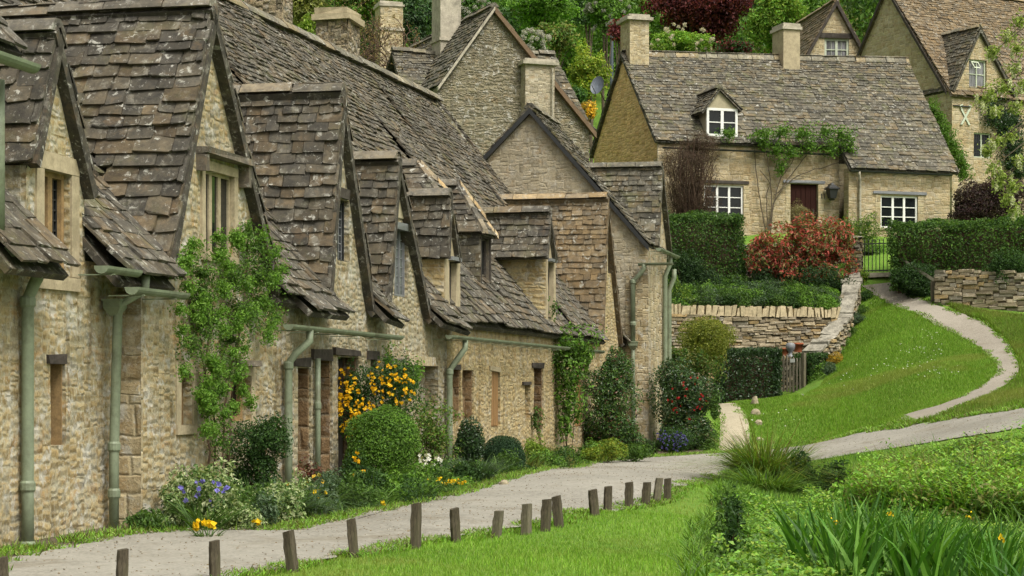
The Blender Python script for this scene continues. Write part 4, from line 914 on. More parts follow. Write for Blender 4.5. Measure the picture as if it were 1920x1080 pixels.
# ---------------------------------------------------------------- cottage with the white windows
PH = math.radians(17)
H = Fr(img(1233, 700, 63.), (math.cos(PH), math.sin(PH)))
hh = thing('stone_cottage', 'detached cottage across the garden with white windows, dark red door and small white dormer', 'cottage', H.P(4.5, 3, 4.6))
HB = 4.0
uE = H.pw(1795, 340, -.75)[0]; uM = H.pw(1573, 300, 0)[0]
Hs = Fr(H.P(0, 0, 0), -H.e2)              # its end gable, facing left
apx = Hs.pw(1170, 98); rf = foot(Hs, (1170, 98), (1232, 264), 0, Hs.pw(1232, 264)[1]); lf = (2 * apx[0] - rf[0] - .1, rf[1] + .3)
slope = (apx[1] - rf[1]) / (rf[0] - apx[0])
LH = uE
_wr = -apx[0]; _e = rf[1] - .02; _m = (H.pw(1170, 100, _wr)[1] + H.pw(1702, 114, _wr)[1]) / 2
zM = _e - (_m - _e) / (_wr + .14) * .71 + .02
# openings
dr = H.hole(1482, 1534, 345, 456); w1 = H.hole(1320, 1394, 347, 411); w2 = H.hole(1651, 1721, 367, 428, -.7)
ze = rf[1] - .05
mb = MB(); wall(mb, H, [(0, ze), (uM, ze)], HB, 0., [dr, w1], .16, seed=51., cell=.3, amp=.015)
wall(mb, H, [(uM, zM + .02), (uE - .25, zM + .02)], HB, -.7, [w2], .16, seed=52., cell=.3, amp=.015); mb.build('wall', M['house'], hh)
mb = MB(); wall(mb, Hs, [(lf[0] + .1, lf[1] - .1), (apx[0], apx[1] - .12), (rf[0] - .02, rf[1] - .05)], 1.5, 0., [], seed=53., cell=.3, amp=.03); mb.build('gable_wall', M['gold'], hh)
mb = MB(); mb.box(H, 0.2, LH - .3, -lf[0] - .4, -lf[0], HB, lf[1] - .1); mb.box(H, uE - .6, uE - .27, -.3, -lf[0] - .4, HB, zM + .4); mb.build('rear_wall', M['cream'], hh)
mb = MB(); wd_ = dict(h=.15, wd=.27, th=.022, pal=SLG, sag=.03)
ridA, ridB = H.pw(1170, 100, -apx[0]), H.pw(1702, 114, -apx[0])
wr = -apx[0]
q1 = H.pw(1575, 106, wr)
slates(mb, H.P(-.12, -.14, rf[1] - .02), H.P(uM, -.14, rf[1] - .02), H.P(uM - .1, wr, (ridA[1] + ridB[1]) / 2), H.P(-.12, wr, ridA[1]), **wd_)
slates(mb, H.P(uM - .02, -.85, zM - .02), H.P(uE, -.85, zM - .02), H.P(ridB[0], wr, ridB[1]), H.P(uM - .1, wr, (ridA[1] + ridB[1]) / 2), **wd_)
slates(mb, H.P(-.12, -lf[0] + .1, lf[1] - .1), H.P(uE, -lf[0] + .1, lf[1] - .1), H.P(ridB[0], wr, ridB[1]), H.P(-.12, wr, ridA[1]), h=.2, wd=.4, pal=SLG)
ro = mb.build('roof', M['slate_grey'], hh)
mb = MB(); mid = H.P(uM - .1, wr, (ridA[1] + ridB[1]) / 2 + .06); ridge(mb, H.P(.5, wr, ridA[1] + .06), mid, pal=SLG * 1.2, step=.42, h=.13); ridge(mb, mid, H.P(ridB[0], wr, ridB[1] + .06), pal=SLG * 1.2, step=.42, h=.13); mb.build('ridge', M['slate_grey'], ro)
def stack(x0, x1, yt, yb, px_left, mat, **kw):
    u0, u1 = H.pw(px_left, yt, wr - .45)[0], H.pw(x1, yt, wr - .45)[0]
    chimney(hh, H, u0, u1, wr - .45, wr + .45, H.pw(x1, yb, wr)[1], H.pw(x1, yt, wr - .45)[1], mat, M['greycap'], .14, **kw)
stack(1155, 1217, 38, 150, 1181, M['cream'], over=.11, amp=.006)
stack(1462, 1500, 55, 150, 1469, M['ashlar'], over=.06, amp=.006)
# door, lintels, windows
b = MB(); b.box(H, dr[0] + .01, dr[1] - .01, .10, .15, dr[2], dr[3]); e = np.linspace(dr[0] + .06, dr[1] - .06, 6)
for a0, b0 in zip(e[:-1], e[1:]): b.box(H, a0 + .008, b0 - .008, .085, .0995, dr[2] + .05, dr[3] - .05)
do = b.build('door', M['door'], hh)
b = MB(); b.box(H, dr[1] - .16, dr[1] - .13, .04, .08, dr[2] + .95, dr[2] + 1.1); b.build('handle', M['iron'], do)
def hlintel(x0, x1, y0, y1, w, mat, o):
    u0, z1 = H.pw(x0, y0, w); u1, z0 = H.pw(x1, y1, w); b = MB(); b.box(H, u0, u1, w - .04, w + .15, z0, z1, jit=.006); b.build('lintel', mat, o)
hlintel(1468, 1546, 337, 345, 0, M['lead'], hh)
wn = dict(bar=.075, thin=.028, frame=.06, depth=.06)
for h, w, lx in ((w1, .05, (1316, 1404, 337, 346, 0)), (w2, -.65, (1637, 1737, 358, 366, -.7))):
    wo = window(hh, H, h, w, 3, 3, M['white'], pane_mat=M['glass'], sill=(.06, .09, M['ashlar']), **wn)
    hlintel(*lx, M['wood'] if w > 0 else M['lead'], wo)
for h, w in ((w1, 0.), (w2, -.7), (dr, 0.)):
    
    for a0, b0 in ((h[1] + .003, h[1] + .20), (h[0] - .18, h[0] - .003)): b = MB(); b.box(H, a0, b0, w - .012, w + .14, h[2], h[3], jit=.003); b.build('jamb_stone', M['cream'], hh)
# white dormer
wd0 = .06; dw = H.hole(1325, 1383, 203, 256, wd0); da = H.pw(1350, 163, wd0 - .1)
dl = foot(H, (1350, 163), (1298, 207), wd0 - .1, H.pw(1322, 203, wd0)[1]); drr = foot(H, (1352, 165), (1387, 202), wd0 - .1, H.pw(1385, 203, wd0)[1])
b = MB(); wall(b, H, [(dw[0], dw[3] + .02), (da[0], da[1] - .1), (dw[1], dw[3] + .02)], dw[3] - .02, wd0, amp=.002, th=.1); o = b.build('dormer_front', M['render'], hh)
window(o, H, dw, wd0 - .01, 2, 2, M['white'], bar=.10, thin=.03, frame=.08, depth=.07, pane_mat=M['glass'])
b = MB(); b.box(H, dw[0] - .005, dw[0] + .08, wd0 + .065, wd0 + 1.4, dw[2], dw[3]); b.box(H, dw[1] - .08, dw[1] + .005, wd0 + .065, wd0 + 1.4, dw[2], dw[3]); b.build('dormer_cheek', M['render'], o)
dl = (dw[0] - .22, dw[3] - .16); drr = (dw[1] + .14, dw[3] - .05)
gable_roof(o, H, dl, da, drr, wd0, wd0 + 2.3, .10, 'dormer_roof', M['slate_grey'], h=.11, wd=.2, pal=SLG, soff=.04)
# gutters and pipe
gutter(hh, H, .1, uM, -.22, rf[1] - .22, rf[1] - .24, M['iron'], .055); gutter(hh, H, uM - .05, uE - .3, -.93, zM - .08, zM - .1, M['iron'], .055)
q_ = H.pw(1613, 340, -.8)[0]
downpipe(hh, [H.P(q_ - .1, -.93, zM - .08), H.P(q_ - .1, -.93, zM - .2), H.P(q_, -.78, zM - .45), H.P(q_, -.78, 6.), H.P(q_, -.78, HB)], .045, M['greycap'])
# lantern and house number
b = MB(); lu, lz = H.pw(1560, 362, -.25)
for (z0_, z1_, r0, r1) in ((-.24, -.19, .05, .09), (-.17, .12, .10, .15), (.12, .16, .19, .19), (.16, .27, .18, .07), (.27, .33, .05, .03)):
    b.hexa([H.P(lu + x * r0, -.25 + y * r0, lz + z0_) for x, y in ((-1, -1), (1, -1), (1, 1), (-1, 1))] + [H.P(lu + x * r1, -.25 + y * r1, lz + z1_) for x, y in ((-1, -1), (1, -1), (1, 1), (-1, 1))])
b.box(H, lu - .02, lu + .02, -.1, .02, lz + .05, lz + .3); b.box(H, lu - .015, lu + .015, -.26, -.1, lz + .28, lz + .31)
lo = b.build('wall_lantern', M['iron'], hh)
b = MB(); b.box(H, lu - .085, lu + .085, -.335, -.165, lz - .13, lz + .09); b.build('lantern_glass', M['glass'], lo)
b = MB(); nu, nz = H.pw(1543, 368, -.02)
for dx in (-.055, .035):
    b.box(H, nu + dx, nu + dx + .022, -.035, -.022, nz - .075, nz + .085); b.add([H.P(nu + dx - .03, -.036, nz + .045), H.P(nu + dx - .03, -.036, nz + .025), H.P(nu + dx, -.036, nz + .06), H.P(nu + dx, -.036, nz + .085)], [(0, 1, 2, 3)])
b.build('house_number', M['iron'], hh)
# satellite dish on the gable verge
sd = thing('satellite_dish', 'grey satellite dish on a bracket at the edge of the golden gable wall', 'satellite dish', H.P(-.6, wr + 1.2, 8.6))
c0 = img(1120, 160, 65.0); nrm = A([-.45, -.8, .35]); nrm /= np.linalg.norm(nrm); ex = np.cross(nrm, (0, 0, 1)); ex /= np.linalg.norm(ex); ey = np.cross(ex, nrm)
b = MB(); ring = []
for rr, dd in ((0, -.07), (.15, -.05), (.26, -.02), (.33, .02)):
    ring.append([c0 + nrm * dd + (ex * math.cos(t) * rr * .72 + ey * math.sin(t) * rr) for t in np.linspace(0, 2 * math.pi, 25)])
b.grid(A(ring)); b.grid(A(ring)[::-1] - nrm * .012); b.build('dish', M['dish'], sd, smooth=True)
b = MB(); wallpt = Hs.P(Hs.pu(1146, 187, 0)[0] if False else Hs.pw(1147, 187)[0], 0, Hs.pw(1147, 187)[1])
b.tube([c0 - nrm * .08, c0 - nrm * .2 + A([0, 0, -.1]), wallpt + A([-.25, -.1, -.05]), wallpt], .02, 6); b.tube([c0 + ey * -.3, c0 + nrm * .35 - ey * .2], .012, 5); b.build('bracket', M['iron'], sd)
# ---------------------------------------------------------------- house at the upper right
PH = math.radians(28)
I = Fr(img(1785, 600, 73.), (math.cos(PH), math.sin(PH)))
ih = thing('stone_house', 'large stone house at the upper right with steep tan slate roof and gabled dormer', 'house', I.P(4, 3, 6.5))
Is = Fr(I.P(0, 0, 0), -I.e2)
ap = Is.pw(1666, -28); r = foot(Is, (1682, 0), (1779, 167), 0, Is.pw(1780, 168)[1]); l = foot(Is, (1654, 0), (1610, 107), 0, r[1] - .2)
IB = 5.0
mb = MB(); wall(mb, Is, [(l[0] + .05, l[1] - .1), (ap[0], ap[1] - .12), (0, ap[1] + (r[1] - ap[1]) * (0 - ap[0]) / (r[0] - ap[0]) - .08)], IB, 0., [], seed=61., cell=.35, amp=.02); mb.build('gable_wall', M['cream'], ih)
wrI = -ap[0]; LI = 12.
ze = r[1]
w_up = I.hole(1817, 1850, 112, 166); w_lo = I.hole(1826, 1859, 249, 296)
da = I.pw(1838, 49, -.12); dl = foot(I, (1838, 49), (1790, 160), -.12, ze - .05); dr_ = foot(I, (1838, 49), (1888, 145), -.12, ze - .05)
mb = MB(); wall(mb, I, [(0, ze - .12), (dl[0] + .1, ze - .12), (da[0], da[1] - .12), (dr_[0] - .1, ze - .12), (LI, ze - .12)], IB, 0., [w_up, w_lo], .16, seed=63., cell=.3, amp=.02); mb.build('wall', M['house'], ih)
mb = MB(); mb.box(I, LI - .3, LI, .36, -l[0], IB, ze); mb.box(I, .36, LI - .4, -l[0] - .35, -l[0], IB, ze); mb.build('rear_wall', M['cream'], ih)
mb = MB()
slates(mb, I.P(-.12, -.18, ze - .22), I.P(LI, -.18, ze - .22), I.P(LI, wrI, ap[1]), I.P(-.12, wrI, ap[1]), h=.16, wd=.28, th=.022, pal=SLT * .85, sag=.08)
slates(mb, I.P(-.12, -l[0] + .2, l[1] - .2), I.P(LI, -l[0] + .2, l[1] - .2), I.P(LI, wrI, ap[1]), I.P(-.12, wrI, ap[1]), h=.2, wd=.4, pal=SLT * .85)
ro = mb.build('roof', M['slate_warm'], ih)
mb = MB(); ridge(mb, I.P(0, wrI, ap[1] + .05), I.P(LI, wrI, ap[1] + .05), pal=SLT); mb.build('ridge', M['slate_warm'], ro)
vg = MB()
for q0, q1 in ((l, ap), (ap, r)):
    c = [Is.P(q0[0], -.16, q0[1] - .03), Is.P(q1[0], -.16, q1[1] - .03), Is.P(q1[0], -.125, q1[1] - .03), Is.P(q0[0], -.125, q0[1] - .03)]
    vg.hexa([x - A([0, 0, .17]) for x in c] + c)
vg.build('barge_board', M['wood'], ih)
gable_roof(ih, I, dl, da, dr_, 0., 3.2, .14, 'dormer_roof', M['slate_grey'], h=.13, wd=.24, pal=SLG, soff=.08)
window(ih, I, w_up, .08, 2, 2, M['paleg'], bar=.05, thin=.03, frame=.06, depth=.05, pane_mat=M['curtain'])
window(ih, I, w_lo, .08, 2, 1, M['paleg'], bar=.06, frame=.05, depth=.05, pane_mat=M['glass'], leads=(6, 6, M['iron']), sill=(.08, .08, M['ashlar']))
# open top light
b = MB(); uo = w_up[0] + .08
for (za, zb_) in ((0, .04), (.22, .26)):
    b.hexa([I.P(uo, -.02 - .16 * (1 - za / .26), w_up[3] - .34 + za), I.P(uo + .34, -.02 - .16 * (1 - za / .26), w_up[3] - .34 + za), I.P(uo + .34, .02 - .16 * (1 - za / .26), w_up[3] - .34 + za), I.P(uo, .02 - .16 * (1 - za / .26), w_up[3] - .34 + za),
            I.P(uo, -.02 - .16 * (1 - zb_ / .26), w_up[3] - .34 + zb_), I.P(uo + .34, -.02 - .16 * (1 - zb_ / .26), w_up[3] - .34 + zb_), I.P(uo + .34, .02 - .16 * (1 - zb_ / .26), w_up[3] - .34 + zb_), I.P(uo, .02 - .16 * (1 - zb_ / .26), w_up[3] - .34 + zb_)])
for du in (0, .30): b.hexa([I.P(uo + du, -.18, w_up[3] - .30), I.P(uo + du + .04, -.18, w_up[3] - .30), I.P(uo + du + .04, -.15, w_up[3] - .30), I.P(uo + du, -.15, w_up[3] - .30), I.P(uo + du, -.04, w_up[3] - .12), I.P(uo + du + .04, -.04, w_up[3] - .12), I.P(uo + du + .04, -.01, w_up[3] - .12), I.P(uo + du, -.01, w_up[3] - .12)])
b.build('open_top_light', M['paleg'], ih)
b = MB(); xc = I.pw(1809, 219); 
for s in (-1, 1):
    d = A([s * .26, 0]); 
    p0 = (xc[0] - s * .20, xc[1] - .30); p1 = (xc[0] + s * .20, xc[1] + .30); n_ = .045
    b.hexa([I.P(p0[0] - n_, -.05 - .012 * s, p0[1]), I.P(p0[0] + n_, -.05 - .012 * s, p0[1]), I.P(p0[0] + n_, -.02, p0[1]), I.P(p0[0] - n_, -.02, p0[1]), I.P(p1[0] - n_, -.05 - .012 * s, p1[1]), I.P(p1[0] + n_, -.05 - .012 * s, p1[1]), I.P(p1[0] + n_, -.02, p1[1]), I.P(p1[0] - n_, -.02, p1[1])])
    b.tube([I.P(p1[0], -.05, p1[1]), I.P(p1[0] + s * .07, -.05, p1[1] + .08), I.P(p1[0] - s * .05, -.05, p1[1] + .12)], .03, 6)
b.build('iron_tie', M['paleg'], ih)
b = MB(); b.box(I, .05, dl[0] + .9, -.06, .05, ze - .62, ze - .58); b.build('iron_band', M['iron'], ih)
# second gabled wing behind it
I2o = img(1640, 600, 80.); I2 = Fr(I2o, (math.cos(.14), math.sin(.14)))
iw = thing('stone_house', 'gabled house wing with pale green window under dark lintel, behind the long roof', 'house', I2.P(-1.2, 2, 8.5))
ap = I2.pw(1567, 0); l = foot(I2, (1567, 0), (1506, 110), 0, I2.pw(1506, 125)[1]); r = (2 * ap[0] - l[0], l[1])
wi = I2.hole(1546, 1592, 72, 114)
mb = MB(); wall(mb, I2, [(l[0] + .1, l[1] - .1), (ap[0], ap[1] - .12), (r[0] - .1, r[1] - .1)], 7., 0., [wi], .16, seed=71., cell=.3); mb.build('gable_wall', M['cream'], iw)
mb = MB(); mb.box(I2, l[0] + .1, l[0] + .4, .36, 6, 7, l[1]); mb.box(I2, r[0] - .4, r[0] - .1, .36, 6, 7, l[1]); mb.build('side_wall', M['cream'], iw)
gable_roof(iw, I2, l, ap, r, 0., 6., .12, 'roof', M['slate_warm'], h=.17, wd=.3, pal=SLT * .85, soff=.1)
b = MB()
for q0, q1 in ((l, ap), (ap, r)):
    c = [I2.P(q0[0], -.17, q0[1] - .02), I2.P(q1[0], -.17, q1[1] - .02), I2.P(q1[0], -.125, q1[1] - .02), I2.P(q0[0], -.125, q0[1] - .02)]
    b.hexa([x - A([0, 0, .22]) for x in c] + c)
b.build('barge_board', M['wood'], iw)
wo = window(iw, I2, wi, .05, 2, 2, M['paleg'], bar=.10, thin=.035, frame=.09, depth=.06, pane_mat=M['curtain'], leads=(4, 2, M['paleg']))
b = MB(); u0, z1_ = I2.pw(1537, 64, 0); u1, z0_ = I2.pw(1599, 71, 0); b.box(I2, u0, u1, -.05, .15, wi[3] + .01, wi[3] + .20, jit=.01); b.build('lintel', M['wood'], wo)
# ------------------------------------------------------------------ posts along the lawn edge
POSTS = [(5, 1045, 8, 1108), (230, 1030, 228, 1108), (402, 1014, 403, 1092), (541, 995, 549, 1076), (658, 973, 664, 1048), (779, 944, 779, 1033), (851, 953, 855, 1020), (937, 957, 930, 1011), (987, 945, 986, 1006),
         (1025, 936, 1022, 999), (1043, 930, 1048, 991), (1111, 918, 1115, 970), (1140, 912, 1139, 964), (1180, 904, 1179, 956), (1213, 904, 1210, 950), (1237, 896, 1231, 944), (1252, 897, 1251, 940)]
PL = ['wooden post cut off by the left edge of the picture', 'dark wooden post second from the left, standing on the near lane edge', 'square mossy post below the two daffodil clumps, third from the left', 'dark post leaning left in front of the flower bed, fourth from the left',
      'leaning wooden post in front of the doorstep gap, fifth from the left', 'tallest wooden post, in front of the topiary bush', 'short weathered post just right of the tallest one', 'post leaning clearly to the right, alone between two gaps', 'pale upright post left of a close pair of posts',
      'left one of the close pair of posts, leaning right', 'right one of the close pair of posts, leaning left', 'post leaning left at the start of the far group of six', 'second post of the far group of six, upright and dark', 'third post of the far group of six, upright with a wide gap on each side',
      'fourth post of the far group of six, leaning slightly right', 'pale grey post leaning right, second from the far end', 'last wooden post at the far end of the row']
def post_mesh(mat):
    b = MB(); s = .043; r_ = np.random.default_rng(3)
    lv = np.linspace(-.15, 1, 7); P = []
    for i, z in enumerate(lv):
        k = s * (1 - .06 * z); j = r_.normal(0, .0022, (8, 2))
        c = A([(-k, -k * .8), (-k * .8, -k), (k * .8, -k), (k, -k * .8), (k, k * .8), (k * .8, k), (-k * .8, k), (-k, k * .8)]) + j
        P.append(np.concatenate([c, (z * .34 + (c[:, :1] * .10 if i == 6 else 0)) * np.ones((8, 1)) if i < 6 else (z * .34 + c[:, :1] * .18)], 1))
    P = A(P).reshape(-1, 3)
    f = [(i * 8 + j, i * 8 + (j + 1) % 8, (i + 1) * 8 + (j + 1) % 8, (i + 1) * 8 + j) for i in range(6) for j in range(8)] + [tuple(48 + j for j in range(8))]
    b.add(P, f); return b.build('lawn_post', mat, loc=(0, 0, 0))
pm = [post_mesh(M['post']), post_mesh(M['postlight'])]
used = [False, False]
for i, (tx, ty, bx, by) in enumerate(POSTS):
    k = 1 if i in (7, 8, 15) else 0
    g = gp(bx, by - 3, 11, 40); Y = g[1]
    o = pm[k] if not used[k] else pm[k].copy()
    if used[k]: COL.objects.link(o)
    used[k] = True
    h = (HZ - ty) / FPX * Y - g[2]
    o.location = g; s = (.92 + .16 * random.random()) * Y / 20 * .5 + .5
    o.scale = (s, s, h / .34)
    o.rotation_euler = (random.uniform(-.06, .06), math.atan2((tx - bx) / FPX * Y, h), random.uniform(-.5, .5))
    tag(o, PL[i], 'post', 'wooden posts along the lawn')
# ------------------------------------------------------------------ dry stone walls: laid stones
def dry_wall(name, label, path, htop, thick, mat, stone_h=.085, stone_l=.26, cap=None, cat='wall', loc=None, zlist=None, capmat=None, capname='coping'):
    """path: ground points (x,y); both faces are courses of separate stones over a solid core"""
    p = resample([q[:2] for q in path], 60); d = np.gradient(p, axis=0); d /= np.linalg.norm(d, axis=1)[:, None]; nn = np.stack([d[:, 1], -d[:, 0]], 1)
    s = np.concatenate([[0], np.cumsum(np.linalg.norm(np.diff(p, axis=0), axis=1))]); L = s[-1]
    zt = lambda q: np.interp(q, np.linspace(0, L, len(htop)), htop)
    zb = lambda q: np.interp(q, np.linspace(0, L, len(zlist)), zlist)
    pt = lambda q: A([np.interp(q, s, p[:, 0]), np.interp(q, s, p[:, 1])]); nt_ = lambda q: A([np.interp(q, s, nn[:, 0]), np.interp(q, s, nn[:, 1])])
    t = thing(name, label, cat, [*p[len(p) // 2], float(zb(L / 2))])
    core = MB(); n = 40; ring = []
    for q in np.linspace(0, L, n):
        c, m_ = pt(q), nt_(q); k = thick / 2 - .05
        ring.append([[*(c + m_ * k), zb(q) - .4], [*(c + m_ * k), zt(q) - .05], [*(c - m_ * k), zt(q) - .05], [*(c - m_ * k), zb(q) - .4]])
    core.grid(A(ring)); core.build('wall_core', M['soil'], t)
    b = MB(); SP = []; SC = []
    pal = A([(.30, .245, .16), (.36, .30, .21), (.24, .20, .14), (.42, .35, .24), (.28, .25, .20), (.38, .27, .13)])
    for side in (1, -1):
        v = 0.
        while True:
            hh_ = stone_h * rng.uniform(.6, 1.5); q = rng.uniform(-.3, 0)
            anyin = False
            while q < L:
                l = stone_l * rng.uniform(.45, 1.7); q0, q1 = max(0, q + .006), min(L, q + l - .006); q += l
                if q1 - q0 < .05: continue
                m_ = (q0 + q1) / 2; z0 = zb(m_) - .2 + v
                if z0 + hh_ > zt(m_) + .02: continue
                anyin = True
                c0, c1, n0, n1 = pt(q0), pt(q1), nt_(q0) * side, nt_(q1) * side
                ou = thick / 2 + rng.uniform(-.025, .03); ii = thick / 2 - .14
                fr_ = A([c1 - c0, ]) ; e0 = A([[*(c0 + n0 * ii), z0], [*(c1 + n1 * ii), z0], [*(c1 + n1 * ii), z0 + hh_ - .008], [*(c0 + n0 * ii), z0 + hh_ - .008]])
                bz = hh_ * .16; bl = min(.03, l * .15); dd = (c1 - c0) / (np.linalg.norm(c1 - c0) + 1e-9) * bl
                e1 = A([[*(c0 + n0 * (ou - .02)), z0 + .002], [*(c1 + n1 * (ou - .02)), z0 + .002], [*(c1 + n1 * (ou - .02)), z0 + hh_ - .01], [*(c0 + n0 * (ou - .02)), z0 + hh_ - .01]])
                e2 = A([[*(c0 + dd + n0 * ou), z0 + bz], [*(c1 - dd + n1 * ou), z0 + bz], [*(c1 - dd + n1 * ou), z0 + hh_ - bz], [*(c0 + dd + n0 * ou), z0 + hh_ - bz]])
                P = np.concatenate([e0, e1, e2]) + rng.normal(0, .009, (12, 3))
                SP.append(P); SC.append(pal[rng.integers(len(pal))] * rng.uniform(.75, 1.2))
            v += hh_
            if not anyin and v > max(zt(0) - zb(0), zt(L) - zb(L), zt(L / 2) - zb(L / 2)) + .5: break
            if v > 4: break
    f = []
    for a0 in (0, 4): f += [(a0 + i, a0 + (i + 1) % 4, a0 + 4 + (i + 1) % 4, a0 + 4 + i) for i in range(4)]
    f += [(8, 9, 10, 11)]
    b.solids(A(SP), f, A(SC)); b.build('stonework', mat, t)
    if cap:
        c = MB(); q = 0.
        while q < L:
            if cap == 'edge':
                l = rng.uniform(.07, .14); hh_ = rng.uniform(.20, .29); c0 = pt(q); dd = pt(min(L, q + .1)) - c0; dd /= np.linalg.norm(dd) + 1e-9; n0 = nt_(q); z = float(zt(q)); ln = rng.normal(.12, .12); k = thick / 2 + rng.uniform(-.03, .04)
                P = []
                for zz, sh, kk in ((z - .03, 0, k), (z + hh_, ln * hh_, k * rng.uniform(.7, .95))):
                    for a_, b_ in ((0, -1), (1, -1), (1, 1), (0, 1)): P.append([*(c0 + dd * (a_ * l * .93 + sh) + n0 * b_ * kk * -1), zz])
                c.hexa(A(P) + rng.normal(0, .012, (8, 3)), (.4 * rng.uniform(.8, 1.2), .33, .2)); q += l
            else:
                l = rng.uniform(.16, .5); q1 = min(L, q + l - .02); z0, z1 = float(zt(q)), float(zt(q1)); k = thick / 2 + rng.uniform(-.04, .07); hh_ = rng.uniform(.04, .12)
                c0, c1, n0, n1 = pt(q), pt(q1), nt_(q), nt_(q1)
                P = [[*(c0 + n0 * k), z0], [*(c1 + n1 * k), z1], [*(c1 - n1 * k), z1], [*(c0 - n0 * k), z0]]
                P += [[x[0], x[1], x[2] + hh_] for x in P]; P = A(P)
                if (np.cross(P[1] - P[0], P[2] - P[0]))[2] < 0: P = P[[3, 2, 1, 0, 7, 6, 5, 4]]
                c.hexa(P + rng.normal(0, .022, (8, 3))); q += l
        c.build(capname, capmat or M['coping'], t)
    return t
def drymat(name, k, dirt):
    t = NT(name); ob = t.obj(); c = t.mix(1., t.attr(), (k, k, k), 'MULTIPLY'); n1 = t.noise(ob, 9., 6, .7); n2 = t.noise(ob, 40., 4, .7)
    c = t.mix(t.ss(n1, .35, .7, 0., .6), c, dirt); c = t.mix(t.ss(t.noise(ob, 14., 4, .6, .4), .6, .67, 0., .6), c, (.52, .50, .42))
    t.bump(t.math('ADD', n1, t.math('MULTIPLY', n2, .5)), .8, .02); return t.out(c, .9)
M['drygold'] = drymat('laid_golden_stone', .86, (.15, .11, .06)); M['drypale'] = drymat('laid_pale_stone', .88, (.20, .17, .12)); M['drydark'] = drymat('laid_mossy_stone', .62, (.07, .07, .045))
P2 = lambda px, Y: A([(px - 960) / FPX * Y, Y])
zpx = lambda py, Y: (HZ - py) / FPX * Y
dry_wall('dry_stone_wall', 'golden retaining wall with upright coping stones behind the clipped hedge block', [P2(1225, 57.2), P2(1400, 57.4), P2(1568, 57.6)], [zpx(588, 57.2), zpx(592, 57.4), zpx(594, 57.6)], .4, M['drygold'], .085, .30, 'edge', zlist=[-.3, -.3, 0.])
dry_wall('dry_stone_wall', 'flat-topped pale wall climbing the bank from the wicket gate to the iron gate', [P2(1522, 55.9), P2(1555, 56.6), P2(1578, 57.6), P2(1595, 59.0), P2(1599, 60.3)], [zpx(662, 55.9), zpx(620, 56.6), zpx(586, 57.6), zpx(540, 59.0), zpx(514, 60.3)], .52, M['drypale'], .075, .2, 'flat', zlist=[zpx(735, 55.9) , zpx(690, 56.6), zpx(640, 57.6), zpx(585, 59), zpx(560, 60.3)], capmat=M['cope_grey'])
dry_wall('dry_stone_wall', 'pale rubble wall under the long hedge at the right edge', [P2(1757, 57.0), P2(1850, 56.2), P2(2000, 55.)], [zpx(503, 57), zpx(508, 56.2), zpx(516, 55)], .45, M['drypale'], .105, .34, None, zlist=[zpx(580, 57) - .1, zpx(595, 56.2) - .1, zpx(615, 55) - .1])
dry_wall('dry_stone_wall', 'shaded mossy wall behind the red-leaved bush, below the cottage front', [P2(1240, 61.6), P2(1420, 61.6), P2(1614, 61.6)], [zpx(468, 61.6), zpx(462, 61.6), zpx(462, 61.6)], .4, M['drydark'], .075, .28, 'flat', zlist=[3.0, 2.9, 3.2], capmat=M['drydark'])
# raised garden between the walls
tp = [[P2(1225, 57.5), P2(1400, 57.7), P2(1572, 57.8)], [P2(1225, 58.8), P2(1400, 58.9), P2(1590, 59.0)], [P2(1225, 60.2), P2(1400, 60.3), P2(1606, 60.2)], [P2(1225, 61.5), P2(1400, 61.5), P2(1614, 61.5)]]
tz = [[2.2, 2.15, 2.15], [2.6, 2.6, 2.65], [2.95, 2.95, 2.95], [3.1, 3.1, 3.2]]
b = MB(); b.grid(A([[[*q, z] for q, z in zip(r_, zz)] for r_, zz in zip(tp, tz)])); tag(b.build('garden_terrace', M['soil'], smooth=True), kind='structure')
b = MB(); b.grid(A([[[*P2(x, Y), 4.25 + .02 * (Y - 61.8)] for x in (1220, 1420, 1640)] for Y in (61.7, 64.6)])); tag(b.build('front_garden', M['soil']), kind='structure')
M['picket'] = plain('silvered_picket_wood', (.21, .185, .14), .9, .35, 7., .5, .15, ((.11, .10, .06), .5), (3, 3, .6))
# ------------------------------------------------------------------ wicket gate
Wf = Fr(P2(1460, 55.2), (P2(1504, 54.6) - P2(1460, 55.2)))
gate_l = float(np.linalg.norm(P2(1504, 54.6) - P2(1460, 55.2))); zg = float(gz(*P2(1482, 54.9))) + .02
wg = thing('wicket_gate', 'weathered wooden picket gate beside the clipped hedge block', 'gate', Wf.P(gate_l / 2, 0, zg))
HG = zpx(668, 55) - zg
b = MB(); b.box(Wf, .05, gate_l - .05, .0, .03, zg + HG * .22, zg + HG * .30); b.box(Wf, .05, gate_l - .05, .0, .03, zg + HG * .76, zg + HG * .84)
b.hexa([Wf.P(.06, .002, zg + HG * .30), Wf.P(.14, .002, zg + HG * .30), Wf.P(.14, .028, zg + HG * .30), Wf.P(.06, .028, zg + HG * .30), Wf.P(gate_l - .16, .002, zg + HG * .76), Wf.P(gate_l - .08, .002, zg + HG * .76), Wf.P(gate_l - .08, .028, zg + HG * .76), Wf.P(gate_l - .16, .028, zg + HG * .76)]); b.build('gate_rail', M['postlight'], wg)
for i in range(7):
    x = .05 + (gate_l - .14) * i / 6.; h_ = HG * (1. + .05 * math.sin(i * .9)); b = MB(); b.box(Wf, x, x + .055, -.025, -.002, zg + .04, zg + h_ - .05, jit=.003)
    b.add([Wf.P(x, -.025, zg + h_ - .052), Wf.P(x + .055, -.025, zg + h_ - .052), Wf.P(x + .027, -.025, zg + h_), Wf.P(x, -.002, zg + h_ - .052), Wf.P(x + .055, -.002, zg + h_ - .052), Wf.P(x + .027, -.002, zg + h_)], [(0, 1, 2), (5, 4, 3), (0, 2, 5, 3), (1, 4, 5, 2)]); b.build('picket', M['picket'], wg)
